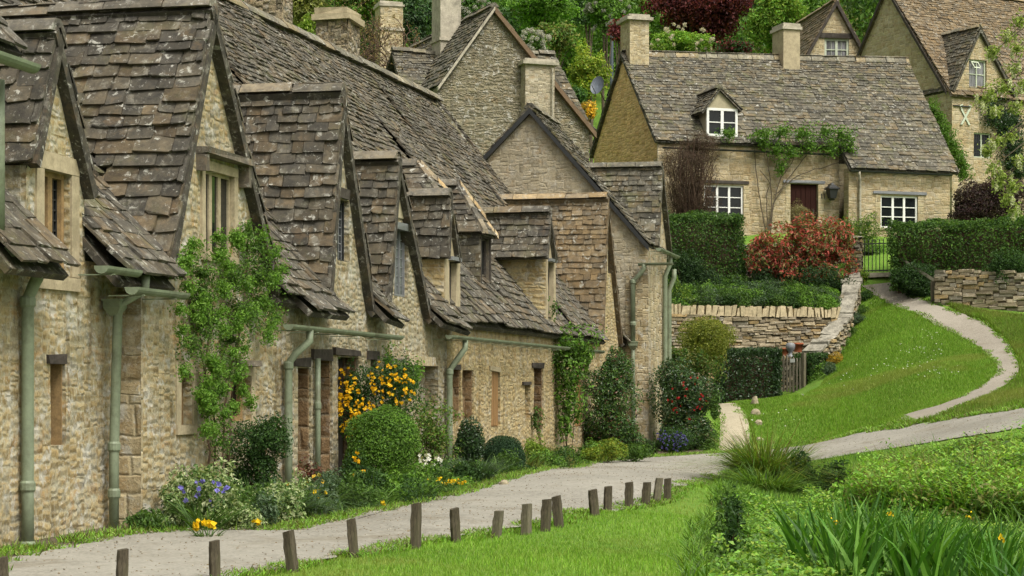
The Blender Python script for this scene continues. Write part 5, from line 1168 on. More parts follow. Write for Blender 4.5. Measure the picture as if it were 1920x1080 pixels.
for x in (-.07, gate_l - .01): b = MB(); b.box(Wf, x, x + .09, -.03, .07, zg - .3, zg + HG * 1.08, jit=.004); b.build('gate_post', M['postlight'], wg)
b = MB(); b.box(Wf, gate_l * .52, gate_l * .52 + .16, -.032, -.026, zg + HG * .83, zg + HG * .93); b.build('latch_plate', M['white'], wg)
# ------------------------------------------------------------------ iron gate to the cottage path
Gf = Fr(P2(1618, 60.6), (P2(1674, 60.2) - P2(1618, 60.6))); gl_ = float(np.linalg.norm(P2(1674, 60.2) - P2(1618, 60.6))); zg = float(gz(*P2(1645, 60.4))) + .12
ig = thing('iron_gate', 'black iron gate with spear-topped bars at the top of the footpath', 'gate', Gf.P(gl_ / 2, 0, zg))
HG = zpx(449, 60.4) - zg
b = MB(); b.box(Gf, 0, gl_, -.012, .012, zg + .04, zg + .08); b.build('gate_rail', M['iron'], ig); b = MB(); b.box(Gf, 0, gl_, -.012, .012, zg + HG * .86, zg + HG * .89); b.build('gate_rail', M['iron'], ig)
for i in range(8):
    x = gl_ * (i + .5) / 8; b = MB(); b.tube([Gf.P(x, 0, zg + .02), Gf.P(x, 0, zg + HG * .95)], .013, 6); b.tube([Gf.P(x, 0, zg + HG * .945), Gf.P(x, 0, zg + HG * .97), Gf.P(x, 0, zg + HG * 1.03)], [.008, .024, .002], 6); b.build('gate_bar', M['iron'], ig)
b = MB(); b.box(Gf, -.1, gl_ + .1, -.25, .25, zg - .16, zg - .02, jit=.01); tag(b.build('stone_step', M['greycap'], loc=Gf.P(gl_ / 2, 0, zg - .16)), 'grey stone step under the black iron gate', 'step')
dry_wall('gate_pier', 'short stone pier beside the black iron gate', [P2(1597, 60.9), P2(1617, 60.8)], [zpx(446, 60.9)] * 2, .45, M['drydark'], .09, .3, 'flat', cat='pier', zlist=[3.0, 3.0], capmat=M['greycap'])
# ------------------------------------------------------------------ handrail
hr = thing('handrail', 'slanting pale handrail on a post where the footpath meets the wall', 'handrail', [*P2(1750, 57.2), float(gz(*P2(1750, 57.2)))])
zb_ = float(gz(*P2(1750, 57.2))); K = Fr(P2(1750, 57.2), (1, 0)); b = MB(); b.box(K, -.07, .07, -.07, .07, zb_ - .2, zpx(527, 57.2), jit=.004); b.build('post', M['postlight'], hr)
b = MB(); p0, p1 = img(1690, 486, 59.0), img(1758, 530, 57.1); n_ = A([.0, .05, 0]); up = A([0, 0, .05]); b.hexa([p0 - n_ - up, p1 - n_ - up, p1 + n_ - up, p0 + n_ - up, p0 - n_ + up, p1 - n_ + up, p1 + n_ + up, p0 + n_ + up]); b.build('rail', M['greycap'], hr)
# ------------------------------------------------------------------ stones on the lawn edge and by the bed
def rock(name, px, py, wpx, hpx, label, seed, Y=None, grp=None):
    g = gp(px, py) if Y is None else g3(*P2(px, Y)); s = FPX / g[1]; rx, rz = wpx / 2 / s, hpx / s
    b = MB(); r_ = np.random.default_rng(seed); th = np.linspace(0, 2 * math.pi, 11)[:-1]; V = []
    for k, (zz, rr) in enumerate(((-.2, .9), (.15, 1.05), (.55, .92), (.9, .55))):
        for a_ in th: j = 1 + r_.normal(0, .14); V.append([g[0] + math.cos(a_) * rx * rr * j, g[1] + math.sin(a_) * rx * .85 * rr * j, g[2] + zz * rz * (1 + r_.normal(0, .06))])
    V.append([g[0] + rx * r_.normal(0, .2), g[1], g[2] + rz]); V = A(V)
    f = [(k * 10 + i, k * 10 + (i + 1) % 10, (k + 1) * 10 + (i + 1) % 10, (k + 1) * 10 + i) for k in range(3) for i in range(10)] + [(30 + i, 30 + (i + 1) % 10, 40) for i in range(10)]
    b.add(V, f); tag(b.build(name, M['rock'], loc=g), label, 'stone', grp)
GS = 'marker stones on the grass beside the gravel path'
rock('marker_stone', 1416, 759, 13, 17, 'squarish upright stone nearest the hedge on the gravel path edge', 1, grp=GS); rock('marker_stone', 1417, 778, 17, 12, 'rounded tan stone second down the gravel path edge', 2, grp=GS)
rock('marker_stone', 1422, 796, 14, 10, 'small pointed pale stone third down the gravel path edge', 5, grp=GS); rock('marker_stone', 1424, 827, 15, 8, 'low white-topped stone where the gravel path meets the lane', 8, grp=GS)
rock('boulder', 945, 911, 18, 12, 'rounded brown stone at the foot of the clipped dome bush', 12)
# ------------------------------------------------------------------ pots behind the wicket gate
def pot(px, py, Y, r0, h, label):
    c = img(px, py, Y); b = MB(); a_ = np.linspace(0, 2 * math.pi, 17); P = []
    for zz, rr in ((0, .72), (.78, .95), (.78, 1.08), (1., 1.1), (1., .92), (.8, .88)): P.append([[c[0] + math.cos(t) * rr * r0, c[1] + math.sin(t) * rr * r0, c[2] + zz * h] for t in a_])
    b.grid(A(P)); tag(b.build('flower_pot', M['terracotta'], smooth=True, loc=c), label, 'flower pot', 'terracotta pots by the retaining wall')
pot(1471, 667, 56.6, .13, .22, 'small terracotta pot above the left side of the wicket gate'); pot(1496, 660, 56.9, .15, .26, 'larger terracotta pot right of the grey urn')
c = img(1482, 670, 56.5); b = MB(); a_ = np.linspace(0, 2 * math.pi, 17); b.grid(A([[[c[0] + math.cos(t) * rr, c[1] + math.sin(t) * rr, c[2] + zz] for t in a_] for zz, rr in ((0, .10), (.05, .10), (.09, .05), (.16, .06), (.24, .13), (.36, .14), (.40, .10), (.42, .03))])); tag(b.build('urn', M['lead'], smooth=True, loc=c), 'dark grey garden urn between two terracotta pots', 'urn')
# telephone pole
q = img(1147, 0, 97); b = MB(); b.tube([A([q[0], q[1], float(gz(q[0], q[1])) - .5]), A([q[0], q[1], 12.]), A([q[0], q[1], img(0, -60, 97)[2]])], [.10, .09, .08], 8); tag(b.build('utility_pole', M['dish'], loc=[q[0], q[1], float(gz(q[0], q[1]))]), 'slim grey pole behind the golden gable chimney', 'pole')
# ------------------------------------------------------------------ foliage
GREEN = A([(.060, .125, .022), (.080, .155, .026), (.050, .105, .020), (.095, .175, .030), (.070, .120, .030)])
BRIGHT = A([(.110, .230, .028), (.140, .270, .035), (.090, .195, .025), (.170, .290, .050)])
DARK = A([(.022, .052, .016), (.030, .068, .018), (.018, .042, .014), (.040, .080, .022)])
DEEP = A([(.030, .070, .018), (.042, .095, .020), (.055, .115, .024), (.024, .055, .015)])
LIME = A([(.190, .280, .035), (.150, .240, .030), (.230, .310, .050), (.120, .200, .026)])
YELG = A([(.230, .260, .028), (.180, .230, .025), (.270, .290, .040), (.130, .180, .022)])
OLIVE = A([(.120, .130, .030), (.150, .150, .040), (.090, .105, .025), (.160, .170, .060)])
COPPER = A([(.060, .014, .016), (.085, .018, .020), (.040, .012, .014), (.110, .026, .026)])
PHOT = A([(.38, .075, .055), (.44, .13, .10), (.30, .075, .055), (.17, .17, .05), (.30, .20, .10), (.10, .14, .035), (.12, .13, .05), (.42, .10, .08)])
BROWN = A([(.070, .042, .032), (.095, .055, .040), (.055, .038, .028), (.085, .065, .035)])
PURPLE = A([(.045, .024, .026), (.060, .030, .030), (.035, .022, .022), (.055, .045, .030)])
VARIEG = A([(.330, .400, .200), (.250, .340, .130), (.100, .170, .050), (.420, .460, .270), (.070, .130, .035)])
BLUEG = A([(.065, .110, .055), (.085, .135, .070), (.050, .090, .045), (.110, .155, .090)])
GOLDF = A([(.66, .40, .012), (.72, .47, .015), (.60, .33, .010)])
YELF = A([(.72, .52, .015), (.66, .44, .012)])
WHITEF = A([(.62, .62, .58), (.55, .55, .49), (.66, .64, .60)])
BLUEF = A([(.16, .15, .48), (.22, .20, .55)])
REDF = A([(.34, .018, .022), (.42, .03, .03)])
ORNG = A([(.40, .24, .02), (.46, .30, .03), (.30, .20, .025), (.20, .18, .03)])

def unit(n):
    d = rng.normal(size=(n, 3)); return d / np.linalg.norm(d, axis=1)[:, None]
def quads(mb, c, nrm, size, pal, aspect=.5, jit=.18, bright=None):
    n = len(c)
    if n == 0: return
    nrm = nrm / (np.linalg.norm(nrm, axis=1)[:, None] + 1e-9)
    t = np.cross(nrm, unit(n)); t /= np.linalg.norm(t, axis=1)[:, None] + 1e-9
    b = np.cross(nrm, t); s = size * rng.uniform(.6, 1.35, n)[:, None]
    fold = nrm * s * .18
    P = np.stack([c - t * s * .5, c - b * s * aspect * .5 + fold - t * s * .05, c + t * s * .5, c + b * s * aspect * .5 + fold - t * s * .05], 1)
    col = pal[rng.integers(0, len(pal), n)] * rng.uniform(1 - jit, 1 + jit, (n, 1))
    if bright is not None: col = col * bright[:, None]
    mb.polys(P, col)
def lump(d, seed, amp):
    r = np.random.default_rng(seed); o = np.ones(len(d))
    for k in range(7):
        v = r.normal(size=3); v *= r.uniform(2., 6.5) / np.linalg.norm(v); o += amp / 2.2 * np.sin(d @ v + r.uniform(0, 6.28))
    return o
def clump(mb, cen, rad, size, pal, dens=1.5, fill=3., amp=.22, up=.35, zmin=None, aspect=.5, face=None, gaps=0., rnd=.9, flat=None):
    cen, rad = A(cen, float), A(rad, float)
    a = 4 * math.pi * (((rad[0] * rad[1]) ** 1.6 + (rad[0] * rad[2]) ** 1.6 + (rad[1] * rad[2]) ** 1.6) / 3) ** (1 / 1.6)
    n = int(min(60000, max(12, dens * a / (size * size * aspect * .55))))
    d = unit(n); sd = int(rng.integers(1e6))
    r = rng.random(n) ** (1 / fill) * lump(d, sd, amp)
    p = cen + d * r[:, None] * rad
    if gaps:
        k = 5. / max(rad); m = np.zeros(n); rr = np.random.default_rng(sd + 1)
        for _ in range(6): v = rr.normal(size=3) * k * .7; m += np.sin(p @ v + rr.uniform(0, 6.28))
        ok = m > -3.2 + gaps * 4; p, d = p[ok], d[ok]
    if flat is not None: p = p[flat(p)] if False else p
    if zmin is not None:
        z = zmin(p[:, 0], p[:, 1]) if callable(zmin) else zmin
        ok = p[:, 2] > z; p, d = p[ok], d[ok]
    nrm = d / rad * rad.mean() + rnd * rng.normal(size=d.shape) + A([0, 0, up])
    quads(mb, p, nrm, size, pal, aspect)
def flowers(mb, cen, rad, n, size, pal, front=None, amp=.15, zmin=-1e9):
    d = unit(n)
    if front is not None: d = d + A(front); d /= np.linalg.norm(d, axis=1)[:, None]
    p = A(cen) + d * A(rad) * lump(d, 3, amp)[:, None] * rng.uniform(.88, 1.06, n)[:, None]; p = p[p[:, 2] > zmin]
    for k in range(3): quads(mb, p + rng.normal(0, size * .12, p.shape), rng.normal(size=p.shape) + d[:len(p)] * .8, size, pal, .95, .1)
def blades(mb, base, h, width, pal, lean=.5, droop=.6, seg=5, dirs=None, jit=.2):
    """arching strap leaves"""
    n = len(base); h = np.broadcast_to(h, n) * rng.uniform(.65, 1.2, n)
    a = rng.uniform(0, 2 * math.pi, n) if dirs is None else dirs
    d = np.stack([np.cos(a), np.sin(a), np.zeros(n)], 1); s = np.stack([-np.sin(a), np.cos(a), np.zeros(n)], 1)
    tw = rng.uniform(-1.2, 1.2, n); s = s * np.cos(tw)[:, None] + d * np.sin(tw)[:, None]
    le = lean * rng.uniform(.2, 1.5, n); dr = droop * rng.uniform(.1, 1.6, n)
    col = pal[rng.integers(0, len(pal), n)] * rng.uniform(1 - jit, 1 + jit, (n, 1))
    t = np.linspace(0, 1, seg + 1); pts = []
    for x in t:
        out = le * x + dr * x ** 2.2; z = x - .55 * dr * x ** 2.6
        c = base + d * (out * h)[:, None] + A([0, 0, 1.]) * (z * h)[:, None]
        w_ = width * (1 - x ** 2.2) * (.75 + .5 * min(1, x * 3)) * .5 + width * .02
        pts.append((c - s * w_, c + s * w_))
    for i in range(seg):
        mb.polys(np.stack([pts[i][0], pts[i][1], pts[i + 1][1], pts[i + 1][0]], 1), col)
def B3(x0, y0, x1, y1, Y, k=.85):
    """photo box at distance Y -> ellipsoid"""
    s = FPX / Y; return img((x0 + x1) / 2, (y0 + y1) / 2, Y), A([(x1 - x0) / 2 / s, (x1 - x0) / 2 / s * k, (y1 - y0) / 2 / s])
def stems(root, pts_list, r=.012, mat=None, name='stem'):
    b = MB()
    for p in pts_list:
        p = resample(p, max(6, len(p) * 4)); p = p + rng.normal(0, r * .5, p.shape)
        b.tube(p, np.linspace(r, r * .5, len(p)), 5)
    return b.build(name, mat or M['twig'], root)
def shrub(name, label, cat, boxes, size, pal, Y, base=None, dens=1.5, fill=3., amp=.22, gaps=.1, group=None, mat='leaf', k=.85, fl=None, aspect=.5, up=.35, stem=True, rnd=.9, extra=None, cut=True):
    """a bush: leaf clumps in photo boxes (x0,y0,x1,y1[,dY]) at distance Y, grounded, with stems"""
    bx = boxes[0]; xs = (min(b[0] for b in boxes) + max(b[2] for b in boxes)) / 2
    gx_ = (xs - 960) / FPX * Y; g = A([gx_, Y, base if base is not None else float(gz(gx_, Y))])
    t = thing(name, label, cat, g, group); mb = MB()
    for b in boxes:
        yy = Y + (b[4] if len(b) > 4 else 0); c, r = B3(*b[:4], yy, k)
        clump(mb, c, r, size, pal, dens, fill, amp, up, (gz if base is None else base - .1) if cut else None, aspect, gaps=gaps, rnd=rnd)
    mb.build('foliage', M[mat], t)
    if fl:
        fb = MB()
        for (b, n, sz, pl, fr_) in fl:
            yy = Y + (b[4] if len(b) > 4 else 0); c, r = B3(*b[:4], yy, k); flowers(fb, c, r, n, sz, pl, fr_)
        fb.build('blossom', M['petal'], t)
    if stem:
        c, r = B3(*boxes[0][:4], Y, k); L = []
        for i in range(5):
            e = c + unit(1)[0] * r * .6; L.append([g + A([rng.normal(0, r[0] * .15), rng.normal(0, r[1] * .1), -.1]), (g + e) / 2 + rng.normal(0, r[0] * .1, 3), e])
        stems(t, L, max(.008, r[0] * .02), M['twig'])
    return t
FR = (.0, -1.1, .25)
def yw(px, w): return RY(px, w)

# ---- plants of the row, from near to far ------------------------------------------------
GB = 'plants in the beds along the terrace'
# climber on the tall gabled cottage
Yc = yw(430, -.16); vc = thing('climbing_plant', 'bright green climber trained up the tall gabled cottage wall', 'climber', [*img(410, 900, Yc)[:2], -1.38])
mb = MB()
for (x0, y0, x1, y1) in [(338, 470, 420, 560), (332, 520, 425, 600), (345, 560, 420, 650), (322, 625, 395, 680), (440, 430, 520, 500), (430, 480, 530, 560), (455, 530, 535, 600), (400, 540, 500, 640), (395, 600, 480, 670), (452, 405, 480, 470), (395, 660, 450, 720), (372, 700, 420, 800), (385, 780, 440, 860), (400, 470, 470, 560), (500, 575, 535, 620)]:
    Yq = yw((x0 + x1) / 2, -.14); c, r = B3(x0, y0, x1, y1, Yq); r = A([r[0], .17, r[2]])
    clump(mb, c, r, .034, np.concatenate([BRIGHT, GREEN, GREEN]), .8, 1.5, .4, .4, gaps=.45)
for _ in range(60):                      # loose sprays standing out of the mass
    x, y = rng.uniform(335, 530), rng.uniform(440, 840)
    if 430 < x and y > 640: x = rng.uniform(375, 470)
    c, r = B3(x - 12, y - 12, x + 12, y + 12, yw(x, -.2)); clump(mb, c, A([.09, .12, .09]), .034, BRIGHT, .9, 1.5, .4, gaps=.2)
mb.build('foliage', M['leaf'], vc)
W_ = lambda px, py, w=-.06: R.P(R.pw(px, py, w)[0], w, R.pw(px, py, w)[1])
stems(vc, [[W_(392, 930), W_(390, 800), W_(383, 690), W_(372, 620), W_(360, 540)], [W_(400, 930), W_(405, 790), W_(380, 700), W_(400, 600), W_(430, 540)], [W_(415, 930), W_(420, 760), W_(440, 650), W_(470, 560), W_(490, 470)], [W_(425, 920), W_(432, 780), W_(445, 640), W_(465, 520), W_(462, 420)]], .012)
shrub('variegated_shrub', 'pale variegated periwinkle mound with blue flowers at the foot of the climber', 'shrub', [(300, 880, 385, 985, .1), (340, 868, 440, 960), (360, 900, 450, 990, -.3), (300, 925, 350, 995, -.2), (285, 960, 330, 1000)], .050, VARIEG, yw(375, -.5), group=GB, amp=.3, gaps=.15, fl=[((330, 880, 440, 960, -.3), 16, .05, BLUEF, FR)])
shrub('dark_shrub', 'dark green bush beside the first street window, right of the variegated mound', 'shrub', [(440, 785, 535, 880), (470, 778, 540, 850), (450, 840, 525, 930), (420, 860, 470, 940)], .036, DEEP, yw(485, -.35), group=GB, amp=.3, gaps=.15)
def tuft(name, label, px, py, wpx, n, h, width, pal, Y, lean=.5, droop=.8, cat='plant', group=None, fl=None, depth=.7, mat='leaf'):
    g = g3((px - 960) / FPX * Y, Y); t = thing(name, label, cat, g, group); s = FPX / Y; b = MB()
    rx = wpx / 2 / s * .55; a = rng.uniform(0, 6.28, n); q = np.sqrt(rng.random(n))
    bs = np.stack([g[0] + np.cos(a) * q * rx, g[1] + np.sin(a) * q * rx * depth, np.zeros(n)], 1); bs[:, 2] = gz(bs[:, 0], bs[:, 1]) - .02
    blades(b, bs, h, width, pal, lean, droop, dirs=a + rng.normal(0, .8, n)); b.build('foliage', M[mat], t)
    if fl:
        f = MB(); cnt, sz, pl, hz = fl; a = rng.uniform(0, 6.28, cnt); q = np.sqrt(rng.random(cnt)) * rx * 1.3
        p = np.stack([g[0] + np.cos(a) * q, g[1] + np.sin(a) * q * depth, g[2] + hz * rng.uniform(.6, 1.1, cnt)], 1)
        for k in range(4): quads(f, p + rng.normal(0, sz * .12, p.shape), rng.normal(size=p.shape) + A([0, -.6, .6]), sz, pl, .9, .1)
        f.build('flower', M['petal'], t)
    return t
tuft('strap_leaf_plant', 'fresh green strap-leaf tuft inside the variegated mound', 385, 985, 90, 90, .42, .016, GREEN, yw(390, -.75), .7, .5, group=GB)
tuft('strap_leaf_plant', 'arching grey-green daffodil leaves at the lane edge under the dark bush', 500, 990, 200, 420, .46, .017, np.concatenate([GREEN, BLUEG]), yw(505, -.75), .8, 1.0, group=GB, depth=.5)
tuft('strap_leaf_plant', 'grey-green strap leaves with orange blooms in front of the first downpipe', 575, 975, 120, 260, .42, .016, np.concatenate([BLUEG, GREEN]), yw(580, -.55), .8, 1.0, group=GB, fl=(9, .05, ORNG * 1.5, .38))
tuft('daffodil', 'clump of yellow daffodils low at the lane edge in front of the strap leaves', 390, 992, 70, 40, .16, .012, GREEN, yw(390, -1.05), .6, .5, 'flower', GB, (9, .062, YELF, .17))
tuft('daffodil', 'pair of yellow daffodils on the lane edge right of the larger clump', 478, 1004, 30, 20, .10, .011, GREEN, yw(480, -1.15), .6, .5, 'flower', GB, (3, .05, YELF, .09))
tuft('daffodil', 'yellow daffodils by the doorstep corner of the flower bed', 590, 978, 60, 50, .2, .012, GREEN, yw(590, -.8), .6, .6, 'flower', GB, (8, .05, YELF, .24))
shrub('red_stem_plant', 'dark red-brown sprouting plant beside the thin second downpipe', 'plant', [(558, 862, 605, 930), (590, 890, 625, 940)], .045, A([(.10, .025, .02), (.07, .03, .02), (.13, .05, .03), (.07, .09, .03)]), yw(582, -.3), group=GB, amp=.35, gaps=.3, dens=.9)
shrub('leafy_plant', 'rounded fresh green leafy plant at the doorstep end of the first bed', 'plant', [(590, 925, 632, 985), (560, 940, 610, 995)], .06, GREEN, yw(600, -.7), group=GB, dens=1.2)
# kerria and its neighbours
Yk = yw(700, -.30)
kt = shrub('flowering_bush', 'bush covered in golden yellow blooms behind the clipped round bush', 'bush', [(675, 690, 790, 790), (690, 680, 780, 740), (632, 700, 685, 820, -.2), (640, 690, 700, 790)], .040, DEEP, Yk, group=GB, amp=.3, gaps=.25, dens=.9,
      fl=[((688, 684, 788, 780, -.25), 85, .044, GOLDF, (0, -.9, .5)), ((628, 690, 690, 830, -.3), 85, .044, GOLDF, FR), ((630, 740, 720, 810, -.3), 45, .042, GOLDF, FR)])
shrub('climbing_plant', 'loose fresh green climber rising above the golden bush', 'climber', [(695, 650, 760, 700), (740, 690, 790, 740), (770, 672, 795, 720), (690, 655, 715, 690)], .05, BRIGHT, yw(745, -.15), group=GB, amp=.4, gaps=.35, dens=.8)
Yt = yw(712, -.62)
shrub('clipped_bush', 'large bright green rounded clipped bush in front of the golden flowers', 'bush', [(648, 765, 782, 900), (665, 758, 778, 860), (690, 762, 782, 880), (640, 830, 700, 940)], .032, np.concatenate([BRIGHT, BRIGHT, GREEN]), Yt, group=GB, amp=.10, gaps=.03, dens=1.7, fill=4., rnd=.85)
shrub('leafy_plant', 'dark leafy undergrowth with strap leaves at the foot of the clipped bush', 'plant', [(640, 880, 780, 955), (640, 840, 690, 950), (660, 920, 730, 965, -.2)], .05, DEEP, yw(705, -.8), group=GB, dens=1.2, amp=.3, fl=[((645, 845, 690, 900, -.3), 9, .05, GOLDF, FR)])
shrub('rose_bush', 'loose pale green rose bush with white flowers between two downpipes', 'bush', [(765, 745, 850, 830), (780, 790, 850, 880), (760, 820, 830, 890)], .045, np.concatenate([GREEN, OLIVE * 1.3, BRIGHT]), yw(808, -.45), group=GB, amp=.4, gaps=.3, dens=.85, fl=[((775, 850, 845, 888, -.3), 26, .055, WHITEF, FR)])
tuft('strap_leaf_plant', 'strap leaves beside the doorstep end of the clipped bush bed', 760, 940, 150, 220, .34, .015, GREEN, yw(770, -.95), .8, .8, group=GB)
tuft('dandelion', 'grassy verge patch with many yellow dandelions before the rose bush', 835, 935, 110, 240, .15, .010, BRIGHT, yw(835, -1.0), .6, .5, 'flower', GB, (26, .042, YELF, .17))
tuft('dandelion', 'few yellow dandelions at the doorstep edge under the clipped bush', 700, 962, 70, 60, .10, .010, BRIGHT, yw(700, -1.15), .6, .5, 'flower', GB, (7, .045, YELF, .10))
shrub('ivy_bush', 'dark glossy ivy bush right of the swan-neck downpipe', 'bush', [(848, 786, 908, 880), (855, 800, 910, 870)], .045, DARK, yw(880, -.35), group=GB, amp=.15, gaps=.05, mat='gloss', fill=4.)
tuft('lavender', 'grey-green feathery lavender tuft in front of the dark ivy bush', 890, 925, 95, 700, .42, .009, BLUEG, yw(888, -.85), .5, .4, 'shrub', GB)
shrub('clipped_bush', 'clipped dark bluish dome bush with the boulder at its foot', 'bush', [(905, 815, 982, 890), (908, 826, 985, 898)], .026, A([(.030, .070, .030), (.042, .090, .038), (.024, .055, .026)]), yw(944, -.75), group=GB, amp=.04, gaps=0., dens=2.2, fill=6., rnd=.6)
shrub('hydrangea', 'pale lime-headed shrub right of the clipped dome', 'shrub', [(983, 820, 1022, 865), (990, 850, 1030, 900)], .05, LIME, yw(1003, -.55), group=GB, amp=.25, gaps=.15)
shrub('leafy_plant', 'mixed green perennials along the verge past the dome', 'plant', [(975, 850, 1060, 912), (1000, 860, 1070, 905)], .055, np.concatenate([GREEN, BRIGHT]), yw(1020, -.85), group=GB, amp=.3, gaps=.15)
shrub('golden_shrub', 'tan-tinged low shrub under the climbing plant on the low cottage', 'shrub', [(1040, 850, 1078, 900)], .05, A([(.20, .18, .05), (.16, .18, .04), (.24, .20, .08), (.12, .15, .03)]), yw(1058, -.85), group=GB)
Yq = yw(1060, -.2)
ct = shrub('climbing_plant', 'large-leaved climber over the eave of the low cottage', 'climber', [(1018, 640, 1100, 735), (1035, 612, 1115, 680), (1040, 700, 1100, 800), (1070, 640, 1118, 700), (1040, 760, 1075, 830)], .085, np.concatenate([BRIGHT, GREEN]), Yq, group=GB, amp=.35, gaps=.25, dens=.95)
shrub('climbing_plant', 'thin young climber in the dark doorway of the low cottage', 'climber', [(992, 755, 1016, 820), (1030, 560, 1048, 600)], .06, GREEN, yw(1004, -.08), group=GB, amp=.4, gaps=.3, dens=.7)
shrub('rose_bush', 'big dark green shrub with reddish tips against the end of the low cottage', 'bush', [(1095, 680, 1195, 790), (1120, 655, 1190, 730), (1090, 750, 1200, 850), (1085, 790, 1215, 865)], .06, np.concatenate([DEEP, DEEP, GREEN, A([(.12, .05, .03)])]), yw(1145, -.55), group=GB, amp=.28, gaps=.12, mat='gloss')
shrub('euphorbia', 'lime yellow euphorbia at the verge under the big dark shrub', 'plant', [(1118, 822, 1175, 862), (1090, 835, 1130, 870)], .05, np.concatenate([YELG, LIME]), yw(1140, -1.1), group=GB, amp=.3)
shrub('leafy_plant', 'low green ground plants along the verge beside the euphorbia', 'plant', [(1070, 838, 1120, 884), (1160, 832, 1222, 866)], .055, GREEN, yw(1140, -1.0), group=GB, amp=.3, gaps=.2)
# end of the row
Ye = 45.3
shrub('rose_bush', 'dark bush with red roses at the corner of the end house', 'bush', [(1228, 690, 1330, 800), (1240, 700, 1345, 790, .3), (1232, 760, 1340, 850), (1228, 672, 1290, 740, .5)], .07, np.concatenate([DEEP, DARK, A([(.10, .10, .04)])]), Ye, amp=.22, gaps=.1, mat='gloss', fl=[((1235, 690, 1340, 800, -.4), 30, .055, REDF * .8, FR)])
shrub('aubretia', 'low purple-blue flowering plant at the foot of the red rose bush', 'plant', [(1224, 800, 1300, 852)], .05, DEEP, 44.0, fl=[((1226, 802, 1298, 850, -.2), 110, .04, BLUEF * .45, FR)])
shrub('leafy_plant', 'small green plants beside the gravel path under the rose bush', 'plant', [(1300, 800, 1348, 850), (1330, 740, 1352, 790)], .06, GREEN, 45.2, amp=.3)
shrub('round_shrub', 'feathery yellow-green rounded shrub behind the end house corner', 'shrub', [(1268, 592, 1372, 690), (1280, 600, 1375, 670)], .055, A([(.20, .22, .03), (.15, .18, .025), (.24, .25, .05), (.11, .15, .02)]), 53.5, amp=.18, gaps=.1)
shrub('leafy_shrub', 'green leafy shrub between the end house and the yellow-green one', 'shrub', [(1236, 640, 1300, 720), (1280, 660, 1350, 720)], .08, np.concatenate([GREEN, OLIVE]), 50.5, amp=.3)
def hedge(name, label, P0, P1, depth, z0, z1, size, pal, cat='hedge', dens=1.6, rough=.08, mat='leaf', bulge=.0, zlist=None):
    P0, P1 = A(P0), A(P1); L = np.linalg.norm(P1 - P0); e = (P1 - P0) / L; nn = A([e[1], -e[0]])
    t = thing(name, label, cat, [*((P0 + P1) / 2), z0]); b = MB(); H_ = z1 - z0
    n = int(dens * (2 * L * H_ + L * depth + 2 * depth * H_) / (size * size * .28))
    u_, v_, w_ = rng.random(n) * L, rng.random(n), rng.random(n)
    f = rng.random(n); A_f, A_t = 2 * L * H_, L * depth; f *= (A_f + A_t + 2 * depth * H_)
    side = np.where(f < A_f / 2, 0, np.where(f < A_f, 1, np.where(f < A_f + A_t, 2, 3)))
    x = u_.copy(); y = (w_ - .5) * depth; z = v_ * H_
    ins = rng.random(n) ** 2 * .18
    nm = np.zeros((n, 3))
    for s_, (yy, zz) in enumerate(((-1, 0), (1, 0))): k = side == s_; y[k] = yy * (depth / 2 - ins[k]); nm[k, :2] = nn * -yy if False else nn * (1 if yy < 0 else -1)
    k = side == 2; z[k] = H_ - ins[k]; nm[k, 2] = 1
    k = side == 3; en = rng.random(n) < .5; x[k & en] = ins[k & en]; x[k & ~en] = L - ins[k & ~en]; nm[k & en, :2] = -e; nm[k & ~en, :2] = e
    wob = A([mnoise.noise((float(a) * .9, float(b_) * .9, float(c_) * .9)) for a, b_, c_ in zip(x, y, z)])
    bul = 1 + bulge * np.sin(np.clip(z / H_, 0, 1) * math.pi)
    p = np.concatenate([(P0 + np.outer(x, e) - np.outer(y * bul, nn)), (z0 + z)[:, None]], 1); p += nm * (wob * rough)[:, None]; p += rng.normal(0, size * .3, p.shape)
    quads(b, p, nm + .8 * rng.normal(size=p.shape) + A([0, 0, .2]), size, pal, .55)
    o = b.build('foliage', M[mat], t)
    c = MB(); K_ = Fr(P0, e); c.box(K_, .22, L - .22, -depth / 2 + .25, depth / 2 - .25, z0 - .2, z1 - .25); c.build('branch', M['twig'], t)  # dark solid box added as a core against see-through, not modelled branches
    return t
zb = float(gz(*P2(1400, 54.6)))
hedge('clipped_hedge', 'square-cut dark glossy hedge block left of the wicket gate', P2(1343, 54.7), P2(1460, 54.7), 1.3, zb - .05, zpx(655, 54.2), .075, DARK, mat='gloss', rough=.05)
hedge('clipped_hedge', 'narrow green hedge end right of the wicket gate', P2(1502, 54.9), P2(1540, 55.3), .8, zb - .1, zpx(664, 54.9), .07, DEEP, rough=.1)
shrub('leafy_shrub', 'bright green bush at the low end of the climbing wall', 'shrub', [(1522, 680, 1556, 728), (1512, 700, 1545, 728)], .06, BRIGHT * .85, 54.7, amp=.2)
gp_ = [(1556, 702, 24), (1566, 684, 24), (1574, 668, 20), (1582, 652, 22), (1593, 632, 24), (1606, 608, 24), (1614, 590, 20), (1622, 562, 20)]
LB = ['grey-green cushion plant lowest along the climbing wall', 'orange-tinged cushion second up the climbing wall', 'round green cushion third up the climbing wall', 'bright cushion plant half way up the climbing wall', 'fresh green cushion just above the middle of the climbing wall', 'grey-green cushion third from the top of the climbing wall', 'small cushion second from the top of the climbing wall', 'small dark tuft topmost along the climbing wall']
